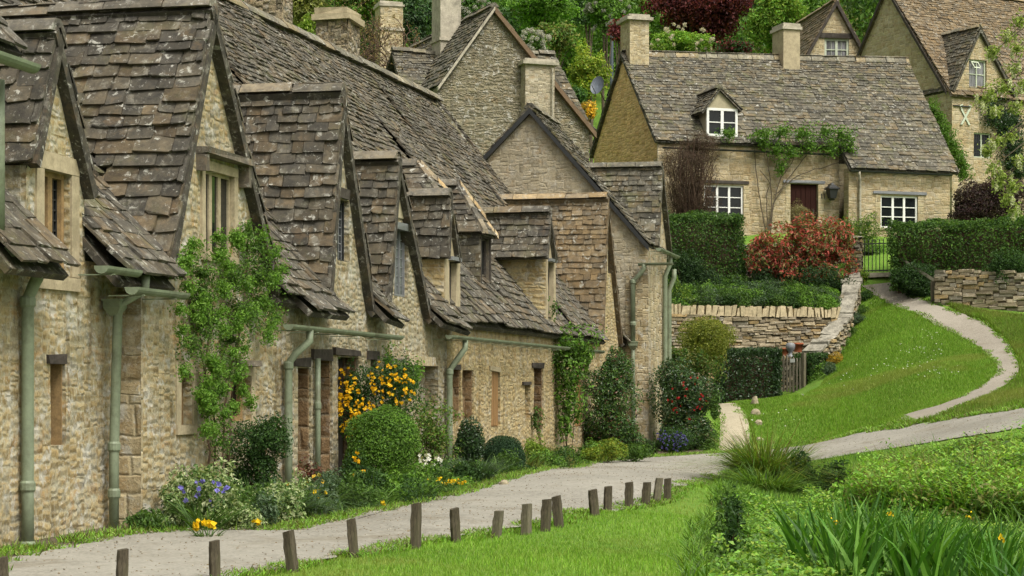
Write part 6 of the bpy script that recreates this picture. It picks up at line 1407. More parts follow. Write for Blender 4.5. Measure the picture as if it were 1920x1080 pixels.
for i, ((px, py, w_), l_) in enumerate(zip(gp_, LB)):
    g = gp(px, py, 50, 63); Y = g[1]; t = thing('cushion_plant', l_, 'plant', g, 'cushion plants along the climbing wall'); b = MB(); s = FPX / Y
    clump(b, g + A([0, 0, w_ * .35 / s]), A([w_ * .62 / s, w_ * .5 / s, w_ * .6 / s]), .045, [BLUEG, ORNG, BRIGHT, BRIGHT, GREEN, BLUEG, GREEN, DEEP][i], 1.5, zmin=gz); b.build('foliage', M['leaf'], t)
tuft('strap_leaf_plant', 'trailing green plant hanging over the corner of the golden wall', 1550, 612, 60, 60, .35, .02, GREEN, 56.6, .8, .8)
# raised garden
gt = MB()
for _ in range(240):
    x, Y = rng.uniform(1262, 1560), rng.uniform(57.9, 61.); z = np.interp(Y, [57.5, 58.8, 60.2, 61.5], [2.2, 2.6, 2.95, 3.1]); c = img(x, 0, Y); c[2] = z + .12
    clump(gt, c, A([.35, .35, rng.uniform(.15, .38)]), .065, [GREEN, BRIGHT, DEEP, BLUEG][rng.integers(4)], 1.1, 2.5, .3, zmin=float(z) - .05)
tag(gt.build('ground_cover', M['leaf']), kind='stuff')
def shr0(*a, **k): return shrub(*a, base=k.pop('base'), **k)
for i, (x, l_) in enumerate(((1388, 'pale upright spire plant left in the raised garden'), (1366, 'second pale spire plant left of the first in the raised garden'), (1545, 'tall grey-green spire plant near the climbing wall end'))):
    q = P2(x, 60.3); t = thing('spire_plant', l_, 'plant', [*q, 2.9], 'spire plants in the raised garden'); b = MB(); h_ = (.75, .6, .8)[i]
    for k in range(34): z = h_ * (k + 1) / 34; blades(b, np.tile(A([*q, 2.95 + z - .1]), (3, 1)), .20 * (1.2 - z / h_), .03, BLUEG, 1.0, .4, 3)
    b.build('foliage', M['leaf'], t)
shrub('red_leaved_bush', 'big photinia bush with bright red young leaves on the raised garden', 'bush', [(1400, 425, 1500, 500), (1470, 415, 1590, 500), (1395, 440, 1480, 530), (1500, 430, 1605, 530), (1440, 470, 1580, 550), (1540, 410, 1600, 480), (1470, 408, 1540, 460)], .13, PHOT, 60.3, base=2.9, amp=.25, gaps=.28, dens=1.0, aspect=.42)
shrub('leafy_shrub', 'dark green lower branches beneath the red-leaved bush', 'shrub', [(1455, 500, 1600, 560), (1410, 505, 1450, 545)], .08, DARK, 60.0, base=2.8, amp=.25)
hedge('clipped_hedge', 'dark yew-like hedge in front of the white three-light window', P2(1240, 61.0), P2(1392, 61.0), 1.2, zpx(530, 61), zpx(404, 61), .075, np.concatenate([DEEP, GREEN]) * 1.1, rough=.3, bulge=.1)
shrub('shady_shrub', 'very dark bush under the hedge beside the end house roof', 'shrub', [(1250, 470, 1330, 545), (1300, 500, 1350, 550)], .07, DARK, 59.6, base=2.5, amp=.3)
shrub('leafy_plant', 'sunny yellow-green plants at the corner of the end house and golden wall', 'plant', [(1248, 520, 1290, 580), (1255, 545, 1310, 590)], .06, np.concatenate([LIME, GREEN]), 58.2, base=2.2, amp=.3)
# plants against the long cottage
bt = shrub('bare_shrub', 'tall bushy reddish-brown leafless shrub against the left end of the long cottage', 'shrub', [(1242, 262, 1345, 350), (1250, 330, 1340, 410), (1280, 245, 1350, 300), (1262, 360, 1330, 420)], .05, BROWN, 62.0, base=4.3, amp=.3, gaps=.2, dens=.75, aspect=.22)
L = []
c, r = B3(1245, 250, 1345, 410, 62.)
for i in range(160):
    d = unit(1)[0]; d[2] = abs(d[2]); p0 = A([c[0] + rng.normal(0, .25), c[1], 4.6]); e = c + d * r * rng.uniform(.6, 1.15); L.append([p0, (p0 + e) / 2 + rng.normal(0, .15, 3), e, e + rng.normal(0, .12, 3)])
stems(bt, L, .012, M['twig'], 'twig')
Hp = lambda px, py, w=-.12: H.P(H.pw(px, py, w)[0], w, H.pw(px, py, w)[1])
cv = thing('climbing_plant', 'green climber spreading along the gutter of the long cottage above its door', 'climber', Hp(1440, 440))
b = MB()
for (x0, y0, x1, y1) in [(1405, 238, 1450, 268), (1440, 232, 1490, 262), (1480, 235, 1530, 268), (1520, 232, 1570, 262), (1550, 236, 1605, 275), (1575, 255, 1608, 300), (1345, 240, 1385, 262), (1440, 262, 1475, 300), (1500, 262, 1540, 285), (1455, 300, 1475, 330), (1540, 262, 1575, 300), (1420, 255, 1445, 285), (1470, 270, 1500, 300)]:
    Yq = Hp((x0 + x1) / 2, (y0 + y1) / 2, -.35)[1]; c, r = B3(x0, y0, x1, y1, Yq); clump(b, c, A([r[0], .3, r[2] * 1.1]), .085, np.concatenate([BRIGHT, BRIGHT, GREEN]), .9, 1.7, .4, gaps=.3)
b.build('foliage', M['leaf'], cv)
stems(cv, [[Hp(1438, 440), Hp(1424, 370), Hp(1415, 290), Hp(1412, 250)], [Hp(1440, 440), Hp(1446, 390), Hp(1470, 345), Hp(1520, 280), Hp(1560, 255)], [Hp(1442, 440), Hp(1448, 380), Hp(1440, 300), Hp(1436, 255)], [Hp(1444, 440), Hp(1452, 370), Hp(1465, 330), Hp(1490, 300), Hp(1480, 260)], [Hp(1440, 440), Hp(1436, 360), Hp(1448, 345), Hp(1425, 320)], [Hp(1452, 365), Hp(1500, 325), Hp(1560, 310), Hp(1600, 290)]], .022, M['bark'])
shrub('leafy_shrub', 'thin yellow-green shrub by the grey downpipe of the long cottage', 'shrub', [(1565, 405, 1620, 450), (1600, 400, 1655, 455), (1575, 430, 1650, 470)], .07, np.concatenate([LIME, GREEN]), 61.9, base=4.2, amp=.4, gaps=.35, dens=.7)
shrub('leafy_plant', 'bright leaves seen behind the black iron gate', 'plant', [(1615, 455, 1680, 510), (1620, 480, 1680, 530)], .09, BRIGHT, 62.2, base=3.6, amp=.3)
shrub('leafy_plant', 'lime plant beside the pier of the black iron gate', 'plant', [(1608, 505, 1632, 535)], .06, np.concatenate([YELG, BRIGHT]), 60.3, amp=.3)
shrub('twiggy_shrub', 'pale bare twiggy shrub in front of the dark red door', 'shrub', [(1478, 375, 1518, 425)], .05, A([(.22, .19, .09), (.18, .17, .07)]), 61.8, base=4.4, amp=.4, gaps=.3, dens=.5, aspect=.2)
# right hand hedge and purple shrub
zh0 = float(gz(*P2(1800, 57.8))) + .1
hedge('long_hedge', 'long dark green hedge at the right edge above the rubble wall', P2(1678, 59.6), P2(1990, 57.6), 1.6, zpx(545, 59), zpx(416, 58.6), .085, np.concatenate([DEEP, GREEN, GREEN]) * 1.15, rough=.25, bulge=.08)
shrub('dark_shrub', 'dark bush where the handrail meets the long hedge', 'shrub', [(1685, 490, 1762, 565), (1672, 500, 1720, 545), (1700, 520, 1760, 575)], .075, np.concatenate([DEEP, DARK]), 58.3, amp=.25)
shrub('dark_shrub', 'trailing green growth spilling from the long hedge over the rubble wall', 'shrub', [(1842, 470, 1925, 520), (1860, 490, 1930, 532)], .075, DEEP, 56.0, base=2.6, amp=.3)
shrub('leafy_plant', 'small plants at the foot of the rubble wall by the handrail', 'plant', [(1752, 565, 1795, 585)], .06, GREEN, 56.8, amp=.3)
shrub('purple_shrub', 'dark purple-leaved bush behind the long hedge at the right', 'bush', [(1785, 335, 1880, 420), (1840, 320, 1935, 420), (1775, 370, 1850, 430)], .075, PURPLE, 62.5, base=4.2, amp=.25, gaps=.1)
# ivy on the right houses
b = MB(); iv = thing('ivy', 'dark ivy on the front wall of the upper right house', 'climber', I.P(2., -.1, 6.))
for (x0, y0, x1, y1) in [(1830, 180, 1890, 240), (1850, 195, 1930, 270), (1868, 240, 1930, 330), (1880, 290, 1930, 345)]:
    u_ = I.pw((x0 + x1) / 2, (y0 + y1) / 2, -.15); c = I.P(u_[0], -.15, u_[1]); s = FPX / c[1]; clump(b, c, A([(x1 - x0) / 2 / s, .35, (y1 - y0) / 2 / s]), .09, DARK, 1.3, 2., .3, gaps=.1)
b.build('foliage', M['gloss'], iv)
b = MB(); iv = thing('ivy', 'bright green creeper along the right verge of the long cottage roof', 'climber', H.P(uE + .2, 0, 4.6))
for (x, y) in ((1748, 205), (1757, 222), (1766, 240), (1775, 255), (1784, 272), (1793, 288), (1800, 305), (1806, 322)):
    c, r = B3(x - 14, y - 14, x + 14, y + 14, 67.5); clump(b, c, A([.28, .3, .32]), .08, BRIGHT * .8, 1.2, 2., .35, gaps=.1)
b.build('foliage', M['leaf'], iv)
# pale blossom branch hanging in at the right edge
bb = thing('blossom_tree', 'near tree at the right edge whose pale blossom sprays hang into view', 'tree', g3(8.6, 30.))
tr = MB(); tp_ = [g3(8.9, 30., -.2), A([8.9, 30, 2]), A([8.75, 30, 4.2]), A([8.5, 30, 6.5])]; tr.tube(resample(tp_, 12), np.linspace(.12, .05, 12), 8); tro = tr.build('trunk', M['bark'], bb)
b = MB(); f = MB(); L = []
SPR = [(1890, 70), (1865, 95), (1910, 40), (1900, 130), (1858, 175), (1880, 165), (1905, 200), (1868, 210), (1845, 190), (1895, 255), (1870, 265), (1912, 300), (1880, 330), (1862, 315), (1900, 350), (1888, 375), (1915, 160), (1908, 90), (1850, 285), (1905, 395), (1872, 345)]
for (x, y) in SPR:
    c, r = B3(x - 16, y - 15, x + 16, y + 15, 30.); clump(b, c, A([.13, .15, .12]), .055, A([(.22, .30, .06), (.28, .34, .09)]), .55, 1.5, .4); 
    for k in range(2): q = c + rng.normal(0, .06, 3); clump(f, q + A([0, 0, -.05]), A([.035, .035, .09]), .028, A([(.60, .62, .42), (.68, .68, .52), (.5, .55, .30)]), 1.1, 1.5, .2)
    L.append([A([8.6, 30, c[2] + .9]), c + A([.35, 0, .3]), c])
b.build('foliage', M['leaf'], bb); f.build('blossom', M['petal'], bb); stems(bb, L, .014, M['bark'], 'branch')
b2 = MB()
# low mixed planting that closes the beds
def filler(name, label, px0, px1, n, w0, w1, pals, h=(.15, .4), size=.05, cat='plant'):
    t = None; b = MB()
    for i in range(n):
        px = rng.uniform(px0, px1); w_ = rng.uniform(w0, w1); u_ = R.pw(px, 700, w_)[0]; q = R.P(u_, w_, 0); z = float(gz(q[0], q[1]))
        if t is None: t = thing(name, label, cat, [*R.P(R.pw((px0 + px1) / 2, 700, (w0 + w1) / 2)[0], (w0 + w1) / 2, 0)[:2], z], GB); 
        hh = rng.uniform(*h)
        if rng.random() < .4: blades(b, np.tile(A([q[0], q[1], z]), (26, 1)) + np.concatenate([rng.normal(0, .07, (26, 2)), np.zeros((26, 1))], 1), hh * 1.2, .014, pals[rng.integers(len(pals))], .5, .9)
        else: clump(b, A([q[0], q[1], z + hh * .45]), A([rng.uniform(.12, .28), rng.uniform(.12, .28), hh * .6]), size, pals[rng.integers(len(pals))], 1.2, 2.5, .3, zmin=z - .02)
    b.build('foliage', M['leaf'], t)
filler('bed_planting', 'low mixed green planting along the lane under the street window and dark bush', 420, 630, 44, -1.15, -.3, [GREEN, DEEP, BLUEG, VARIEG, GREEN])
filler('bed_planting', 'low green planting spilling to the lane in front of the clipped round bush', 650, 830, 40, -1.1, -.4, [GREEN, BRIGHT, DEEP, GREEN])
filler('bed_planting', 'low planting between the lavender and the clipped dome', 840, 985, 26, -1.0, -.2, [GREEN, BRIGHT, DEEP])
filler('bed_planting', 'mixed low planting under the large-leaved climber', 985, 1090, 26, -1.1, -.2, [GREEN, BRIGHT, OLIVE, DEEP])
filler('bed_planting', 'low planting below the big dark shrub before the end house', 1090, 1225, 26, -1.0, .0, [GREEN, BRIGHT, DEEP])
filler('bed_planting', 'few pale weeds at the foot of the near wall by the second downpipe', 262, 330, 10, -.45, -.1, [VARIEG, BLUEG, GREEN], (.1, .22))
# ------------------------------------------------------------------ background trees and wood
def tree(name, label, box, Y, size, pal, n=26, cat='tree', trunk=True, sub=.34, dens=.8, gaps=.25, group='trees and bushes on the hill', fl=None, aspect=.55, up=.3, base=None, mat='leaf', flat=1.):
    x0, y0, x1, y1 = box; c, r = B3(x0, y0, x1, y1, Y, .8); gx_, gy_ = c[0], Y + r[1] * .1
    g = g3(gx_, gy_) if base is None else A([gx_, gy_, base]); t = thing(name, label, cat, g, group); b = MB(); L = []
    for i in range(n):
        d = unit(1)[0]; k = rng.random() ** .5 * .72; q = c + d * r * k; rr = r * sub * rng.uniform(.7, 1.3); rr[2] *= .8 * flat
        pb = pal * rng.uniform(1.1, 2.0)
        clump(b, q, rr, size, pb, dens, 2.2, .3, up, gaps=gaps, aspect=aspect)
        if i < 9: L.append([A([gx_, gy_, min(q[2], (g[2] + c[2]) / 2)]), (A([gx_, gy_, c[2]]) + q) / 2, q])
    b.build('crown', M[mat], t)
    if fl:
        f = MB()
        for _ in range(fl[0]):
            d = unit(1)[0]; d[1] = -abs(d[1]); q = c + d * r * rng.uniform(.75, 1.0); clump(f, q, A([fl[1]] * 3), fl[1] * .6, fl[2], 1., 1.5, .3)
        f.build('blossom', M['petal'], t)
    if trunk:
        tb = MB(); hgt = c[2] - g[2]; pts = [g + A([0, 0, -.3]), g + A([rng.normal(0, .1), 0, hgt * .5]), A([gx_, gy_, c[2] + r[2] * .5])]; tb.tube(resample(pts, 10), np.linspace(max(.06, r[0] * .09), .03, 10), 8)
        to = tb.build('trunk', M['bark'], t)
        lb = MB()
        for p in L: lb.tube(resample(p, 7), np.linspace(max(.03, r[0] * .035), .012, 7), 5)
        lb.build('limb', M['bark'], to)
    return t
tree('conifer', 'dark conifer peeping between the tall gable and the first chimney', (395, -40, 450, 40), 74, .16, DARK)
tree('yellow_shrub', 'small yellow-green bush beside the first chimney', (425, -20, 465, 35), 72, .14, YELG, 12)
tree('leafy_tree', 'bright green bush between the two terrace chimneys', (535, 20, 605, 120), 66, .13, LIME * .8, 18)
tree('leafy_tree', 'olive mossy tree behind the second terrace chimney', (520, -60, 640, 70), 82, .15, OLIVE, 22)
tree('evergreen_tree', 'dark evergreen behind the tan chimney stack', (665, 10, 745, 150), 78, .14, DARK, 24)
tree('evergreen_tree', 'dark ivy-clad tree just left of the ashlar chimney', (735, -30, 835, 130), 76, .14, np.concatenate([DARK, BLUEG * .7]), 26)
tree('leafy_tree', 'olive green tree above the tan chimney stack', (610, -60, 760, 60), 92, .17, np.concatenate([OLIVE, GREEN]), 26)
tree('blossom_shrub', 'white blossoming shrub right of the ashlar chimney', (855, -30, 925, 70), 84, .13, np.concatenate([DEEP, GREEN]), 18, fl=(60, .10, WHITEF * .6))
tree('broadleaf_tree', 'fresh green layered tree above the tall grey gable', (930, -70, 1105, 70), 88, .16, np.concatenate([BRIGHT * .75, GREEN]), 34, flat=.7)
tree('olive_shrub', 'olive brown bush right of the tall grey gable', (985, 30, 1090, 120), 78, .13, np.concatenate([OLIVE, GREEN]), 24)
tree('blossom_shrub', 'white flowering shrub close to the tall grey gable verge', (965, 55, 1035, 105), 74, .12, GREEN, 14, fl=(46, .09, WHITEF * .7))
tree('broadleaf_tree', 'dark shady tree between the fresh green tree and the pole', (1060, -40, 1150, 70), 92, .17, np.concatenate([DARK, DEEP]), 26)
tree('broadleaf_tree', 'green tree with pale blossom around the grey pole', (1090, -60, 1185, 70), 86, .16, np.concatenate([GREEN, BRIGHT * .7]), 26, fl=(40, .10, WHITEF * .5))
tree('yellow_shrub', 'tall yellow-green bush left of the golden gable chimney', (1062, 62, 1152, 190), 76, .12, np.concatenate([YELG * .85, LIME * .8]), 30)
tree('golden_shrub', 'orange-yellow conifer bush under the satellite dish', (1078, 176, 1124, 240), 70, .10, ORNG, 14)
tree('olive_shrub', 'dark green bush below the tall yellow-green bush', (1040, 150, 1110, 250), 72, .12, DEEP, 18)
tree('copper_beech', 'large dark red copper beech behind the long cottage', (1165, -150, 1440, 112), 92, .17, COPPER, 95, sub=.24, dens=.8, gaps=.32)
tree('copper_beech', 'smaller dark red branch mass left of the golden gable chimney', (1130, 20, 1190, 110), 84, .14, COPPER * 1.2, 16)
tree('round_bush', 'clipped lime green rounded bush above the long cottage ridge', (1216, 44, 1342, 120), 76, .10, np.concatenate([LIME * .8, BRIGHT * .8]), 44, sub=.30, gaps=.05, fl=(40, .07, A([(.55, .5, .42)])))
tree('dark_bush', 'dark bush between the copper beech and the long cottage ridge', (1330, 60, 1420, 125), 78, .12, np.concatenate([DARK, COPPER]), 20)
tree('broadleaf_tree', 'pale green birch-like tree above the small chimney of the long cottage', (1390, -70, 1520, 120), 86, .14, np.concatenate([BRIGHT * .9, LIME * .7]), 46)
tree('broadleaf_tree', 'bright green tree against the dark bargeboard of the gabled wing', (1450, -50, 1570, 110), 90, .15, np.concatenate([BRIGHT * .8, GREEN]), 36)
# bare tree in front of the stacks
bt = thing('bare_tree', 'almost leafless branching tree behind the second terrace chimney', 'tree', g3(*P2(665, 60)), 'trees and bushes on the hill'); b = MB(); tw = MB(); bd = MB()
def grow(p, d, l, r_, k):
    q = [p]
    for i in range(4): d = d + rng.normal(0, .22, 3); d /= np.linalg.norm(d); q.append(q[-1] + d * l / 4)
    (b if k < 2 else tw).tube(A(q), np.linspace(r_, r_ * .6, 5), 5)
    if k >= 4:
        c = A(q[2:]); quads(bd, np.repeat(c, 2, 0) + rng.normal(0, .06, (len(c) * 2, 3)), rng.normal(size=(len(c) * 2, 3)), .07, A([(.22, .16, .07), (.26, .17, .10), (.16, .14, .05)]), .5); return
    for j in range(3):
        e = d + rng.normal(0, .62, 3); e[2] += .12; grow(q[-1 - (j == 2)], e / np.linalg.norm(e), l * rng.uniform(.62, .88), r_ * .62, k + 1)
g = g3(*P2(662, 60))
for dx, tip in ((-.4, (.1, 0, 1.)), (.1, (.45, 0, .9)), (-.2, (-.5, .1, .9)), (.3, (.8, -.1, .55))):
    grow(A([g[0] + dx, g[1], img(0, 215, 60)[2]]), A(tip) / np.linalg.norm(tip), 1.25, .055, 0)
b.tube([g + A([0, 0, -.2]), A([g[0], g[1], img(0, 240, 60)[2]]), A([g[0], g[1], img(0, 200, 60)[2]])], [.16, .12, .08], 8)
b.build('trunk', M['bark'], bt); tw.build('twig', M['twig'], bt); bd.build('bud', M['leaf'], bt)
# wooded hillside beyond
wb = MB()
for _ in range(420):
    Y = rng.uniform(98, 150); x = rng.uniform(-26, 44) * Y / 120; z = float(gz(x, Y)); s = rng.uniform(1.6, 3.2)
    clump(wb, A([x, Y, z + s * .9 + rng.uniform(0, 2.5)]), A([s, s * .8, s * 1.1]), .34, [GREEN * .8, DEEP, DARK, OLIVE * .8, BRIGHT * .55][rng.integers(5)] * rng.uniform(1.0, 1.6), .5, 2.6, .3, gaps=.1)
tag(wb.build('distant_wood', M['leaf']), kind='stuff')
# ------------------------------------------------------------------ grass and the riverside
def inpoly(p, poly):
    x, y = p[:, 0], p[:, 1]; r = np.zeros(len(p), bool); q = A(poly); j = len(q) - 1
    for i in range(len(q)):
        c = ((q[i, 1] > y) != (q[j, 1] > y)) & (x < (q[j, 0] - q[i, 0]) * (y - q[i, 1]) / (q[j, 1] - q[i, 1] + 1e-12) + q[i, 0]); r ^= c; j = i
    return r
def scatter(poly, n, near=None):
    q = A(poly); lo, hi = q.min(0), q.max(0); p = lo + rng.random((n, 2)) * (hi - lo); p = p[inpoly(p, q)]
    if near: p = p[rng.random(len(p)) < np.clip((near / p[:, 1]) ** 1.6, 0, 1)]
    return p
LAWNP = A([(.14, .28, .022), (.18, .34, .028), (.22, .38, .04), (.12, .24, .022), (.25, .34, .07)])
def grass(name, polys, n, h, wd, pal, near=None, patch=.5, mat='leaf', lean=.5):
    b = MB()
    for poly, k in polys:
        p = scatter(poly, int(n * k), near); z = gz(p[:, 0], p[:, 1])
        m = A([mnoise.noise((float(x) * patch, float(y) * patch, 2.)) for x, y in p])
        base = np.concatenate([p, (z - .01)[:, None]], 1); k_ = len(p); a = rng.uniform(0, 6.28, k_); d = np.stack([np.cos(a), np.sin(a), np.zeros(k_)], 1)
        hh = h * rng.uniform(.5, 1.3, k_) * (1 + .35 * m); ww = wd * rng.uniform(.7, 1.3, k_); s = np.stack([-np.sin(a + .7), np.cos(a + .7), np.zeros(k_)], 1)
        tip = base + d * (hh * lean * rng.uniform(.1, 1.4, k_))[:, None] + A([0, 0, 1.]) * hh[:, None]
        col = pal[rng.integers(0, len(pal), k_)] * rng.uniform(.75, 1.2, (k_, 1)) * (1 + .25 * m)[:, None]
        m2 = A([mnoise.noise((float(x) * .33, float(y) * .33, 9.)) + .5 * mnoise.noise((float(x) * 1.6, float(y) * 1.6, 3.)) for x, y in p]); f_ = np.clip((m2 - .12) * 1.6, 0, .55)[:, None]; col = col * (1 - f_) + A([.24, .25, .06]) * f_
        b.polys(np.stack([base - s * ww[:, None] / 2, base + s * ww[:, None] / 2, tip], 1), col)
    return tag(b.build(name, M[mat]), kind='stuff')
lp = [lawn_edge[i][:2] + A([-.10, .14]) for i in range(len(lawn_edge))]
lawn_poly = [A([-2.5, 11.5])] + lp + [gp(1392, 895)[:2], gp(1388, 915)[:2], gp(1352, 945)[:2], gp(1340, 985)[:2], gp(1332, 1030)[:2], gp(1340, 1085)[:2], A([1.6, 12.])]
grass('lawn_grass', [(lawn_poly, 1.)], 330000, .045, .0085, LAWNP, near=17.)
# base sheet of turf under the blades
def sheet(name, poly, mat, dz, step=.25, edge=.1):
    q = A(poly); lo, hi = q.min(0), q.max(0); xs, ys = np.arange(lo[0], hi[0] + step, step), np.arange(lo[1], hi[1] + step, step); X, Y_ = np.meshgrid(xs, ys, indexing='ij'); Z = gz(X, Y_) + dz
    ins = inpoly(np.stack([X.ravel(), Y_.ravel()], 1), q).reshape(X.shape); b = MB(); V = np.stack([X, Y_, Z], -1)
    k = ins[:-1, :-1] & ins[1:, :-1] & ins[1:, 1:] & ins[:-1, 1:]
    P = np.stack([V[:-1, :-1], V[1:, :-1], V[1:, 1:], V[:-1, 1:]], 2)[k]; b.polys(P); return tag(b.build(name, mat), kind='structure')
bank = [gp(*p)[:2] for p in [(1422, 850), (1500, 834), (1600, 814), (1700, 797), (1720, 792), (1668, 786), (1700, 779), (1760, 762), (1810, 742), (1850, 722), (1870, 700), (1868, 680), (1840, 655), (1800, 630), (1750, 606), (1700, 582), (1660, 562), (1612, 538)]] + [gp(1606, 556, 50, 63)[:2], gp(1592, 600, 50, 63)[:2], gp(1572, 650, 50, 63)[:2], gp(1545, 715, 50, 60)[:2], gp(1506, 745)[:2], gp(1455, 748)[:2], gp(1350, 752)[:2], gp(1376, 757)[:2], gp(1400, 775)[:2], gp(1407, 800)[:2], gp(1408, 830)[:2]]
verge2 = [gp(*p)[:2] for p in [(1690, 800), (1765, 781), (1830, 757), (1882, 732), (1912, 702), (1910, 675), (1960, 640), (2050, 640), (2100, 735), (1920, 764), (1800, 781), (1700, 797)]]
right_l = [gp(*p)[:2] for p in [(1760, 564), (1800, 574), (1860, 588), (1920, 594), (2010, 600), (2010, 645), (1914, 676), (1888, 637), (1853, 604), (1802, 588)]]
grass('bank_grass', [(bank, 1.)], 420000, .075, .017, LAWNP * .92, patch=.6)
grass('verge_grass', [(verge2, 1.), (right_l, 1.)], 160000, .13, .02, np.concatenate([LAWNP * .95, LAWNP * .8, OLIVE * 1.2]), patch=.8)
vp = [gp(*p)[:2] for p in VERGE[1:]]; vb = [p + A([-.55, .25]) for p in vp[::-1]]
grass('verge_grass', [(vp + vb, 1.)], 60000, .09, .011, np.concatenate([LAWNP, GREEN, OLIVE]), patch=1.)
b = MB()
for (x, y, k, sx, sy) in [(1740, 660, 60, 60, 18), (1690, 690, 50, 60, 14), (1770, 700, 36, 40, 10), (1670, 570, 24, 40, 10), (1760, 630, 20, 40, 10), (1610, 720, 24, 50, 16), (1590, 640, 16, 30, 20), (1480, 790, 18, 60, 18)]:
    for _ in range(k // 2):
        g = gp(x + rng.normal(0, sx * .5), y + rng.normal(0, sy * .6), 40, 62); quads(b, g[None] + A([0, 0, .07]), A([[0, -.5, 1.]]), .036, WHITEF, .9)
tag(b.build('daisies', M['petal']), kind='stuff')
# tussock, nettles and bushes by the water
t = tuft('tussock_grass', 'large arching tussock of sedge at the end of the lawn', 1438, 945, 120, 2200, .95, .014, np.concatenate([LIME * .8, YELG * .8, GREEN, OLIVE, BRIGHT]), 30.0, .28, .85, 'plant')
tuft('tussock_grass', 'lower spreading skirt of sedge in front of the large tussock', 1440, 958, 150, 700, .5, .013, np.concatenate([GREEN, BRIGHT, LIME * .7]), 28.8, .6, .9, 'plant')
b = MB(); g = g3((1438 - 960) / FPX * 30, 30.); n = 26; a = rng.uniform(0, 6.28, n); bs = np.stack([g[0] + np.cos(a) * .2, g[1] + np.sin(a) * .2, np.full(n, g[2])], 1); blades(b, bs, 1.25, .010, A([(.24, .17, .07), (.2, .16, .06)]), .35, .3, dirs=a); b.build('seed_head', M['leaf'], t)
shrub('nettle', 'dark nettle clump on the bank edge at the bottom of the lawn', 'plant', [(1340, 960, 1395, 1040), (1335, 1000, 1400, 1090), (1350, 930, 1385, 990)], .065, DEEP, 19.5, amp=.35, gaps=.25, dens=.9, group='weeds on the water edge')
shrub('nettle', 'lighter nettle sprigs between the lawn corner and the sedge tussock', 'plant', [(1335, 920, 1372, 1000), (1360, 930, 1400, 985)], .05, np.concatenate([GREEN, DEEP]), 23.5, amp=.4, gaps=.35, dens=.6, group='weeds on the water edge')
shrub('leafy_bush', 'coarse dark-leaved weed right of the sedge tussock', 'bush', [(1478, 852, 1528, 925), (1490, 880, 1540, 932)], .085, DEEP, 29.6, amp=.3, gaps=.12, group='weeds on the water edge')
shrub('leafy_bush', 'rounded dark weed at the bend of the bank below the lane', 'bush', [(1535, 864, 1600, 926), (1522, 885, 1565, 932)], .075, np.concatenate([DARK, DEEP]), 29.8, amp=.25, gaps=.1, group='weeds on the water edge')
# water plants in the stream bed
cress = [gp(*p)[:2] for p in [(1352, 940), (1420, 955), (1500, 950), (1530, 930), (1600, 935), (1680, 960), (1950, 1000), (1990, 1110), (1330, 1110), (1338, 1000)]]
b = MB(); p = scatter(cress, 90000); z = gz(p[:, 0], p[:, 1]); m = A([mnoise.noise((float(x) * 1.3, float(y) * 1.3, 5.)) for x, y in p]); c = np.concatenate([p, (z + .05 + .16 * (m + .5) * rng.random(len(p)))[:, None]], 1)
quads(b, c, rng.normal(size=c.shape) * .45 + A([0, -.15, 1]), .055, np.concatenate([BRIGHT * 1.5, LIME * 1.15, GREEN * 1.4]), .7); tag(b.build('water_cress', M['leaf']), kind='stuff')
mead = [gp(*p)[:2] for p in [(1600, 960), (1618, 915), (1655, 893), (1720, 878), (1800, 868), (1960, 852), (2050, 900), (2050, 1000), (1900, 985), (1760, 970), (1640, 965)]]
b = MB(); p = scatter(mead, 7500); m = A([mnoise.noise((float(x) * .9, float(y) * .9, 8.)) for x, y in p]); z = gz(p[:, 0], p[:, 1])
for (x, y), zz, mm in zip(p, z, m):
    h_ = .33 * (1 + .9 * mm) * rng.uniform(.55, 1.5); k = 9; f = (np.arange(k) + 1) / k; an = np.arange(k) * 2.4 + rng.uniform(0, 6); d = np.stack([np.cos(an), np.sin(an), np.full(k, .35)], 1); le = .13 * (1.25 - f * .7)
    cc = A([x, y, zz])[None] + np.stack([f * 0, f * 0, f * h_], 1) + d * le[:, None] * .6; nn_ = np.cross(d, np.cross(A([0, 0, 1.])[None], d)); P = []
    s_ = np.cross(d, A([0, 0, 1.])[None]); s_ /= np.linalg.norm(s_, axis=1)[:, None]; q = np.stack([cc - d * le[:, None] * .6, cc - s_ * le[:, None] * .2, cc + d * le[:, None] * .6, cc + s_ * le[:, None] * .2], 1)
    pl = (BRIGHT * 1.65 if mm > -.15 else BRIGHT * 1.2) if rng.random() > .3 else LIME * 1.4
    b.polys(q, pl[rng.integers(0, len(pl), k)] * rng.uniform(.75, 1.15))
bs = scatter(mead, 9000); blades(b, np.concatenate([bs, gz(bs[:, 0], bs[:, 1])[:, None]], 1), .55, .012, np.concatenate([BRIGHT * 1.2, BRIGHT, OLIVE, LIME]), .4, .4, 3)
for _ in range(190):
    q = scatter(mead, 40)
    if not len(q): continue
    q = q[0]; r_ = rng.uniform(.18, .5); hz_ = rng.uniform(.10, .30); k = rng.integers(6)
    clump(b, A([*q, float(gz(*q)) + hz_ * .7]), A([r_, r_, hz_]), rng.uniform(.05, .11), [LIME * 1.2, BRIGHT * 1.6, GREEN * 1.5, GREEN, OLIVE * 1.4, BRIGHT * 1.3][k] * rng.uniform(.8, 1.2), .8, 1.8, .45, .6, gaps=.25, aspect=rng.uniform(.3, .7))
bs = scatter(mead, 2600); blades(b, np.concatenate([bs, gz(bs[:, 0], bs[:, 1])[:, None]], 1), .62, .008, A([(.24, .22, .09), (.18, .22, .06), (.28, .20, .10)]), .25, .3, 4)
tag(b.build('meadow_plants', M['leaf']), kind='stuff')
gap_ = [gp(*p)[:2] for p in [(1395, 892), (1500, 872), (1600, 858), (1700, 846), (1700, 880), (1640, 890), (1610, 925), (1560, 960), (1420, 960), (1368, 938)]]
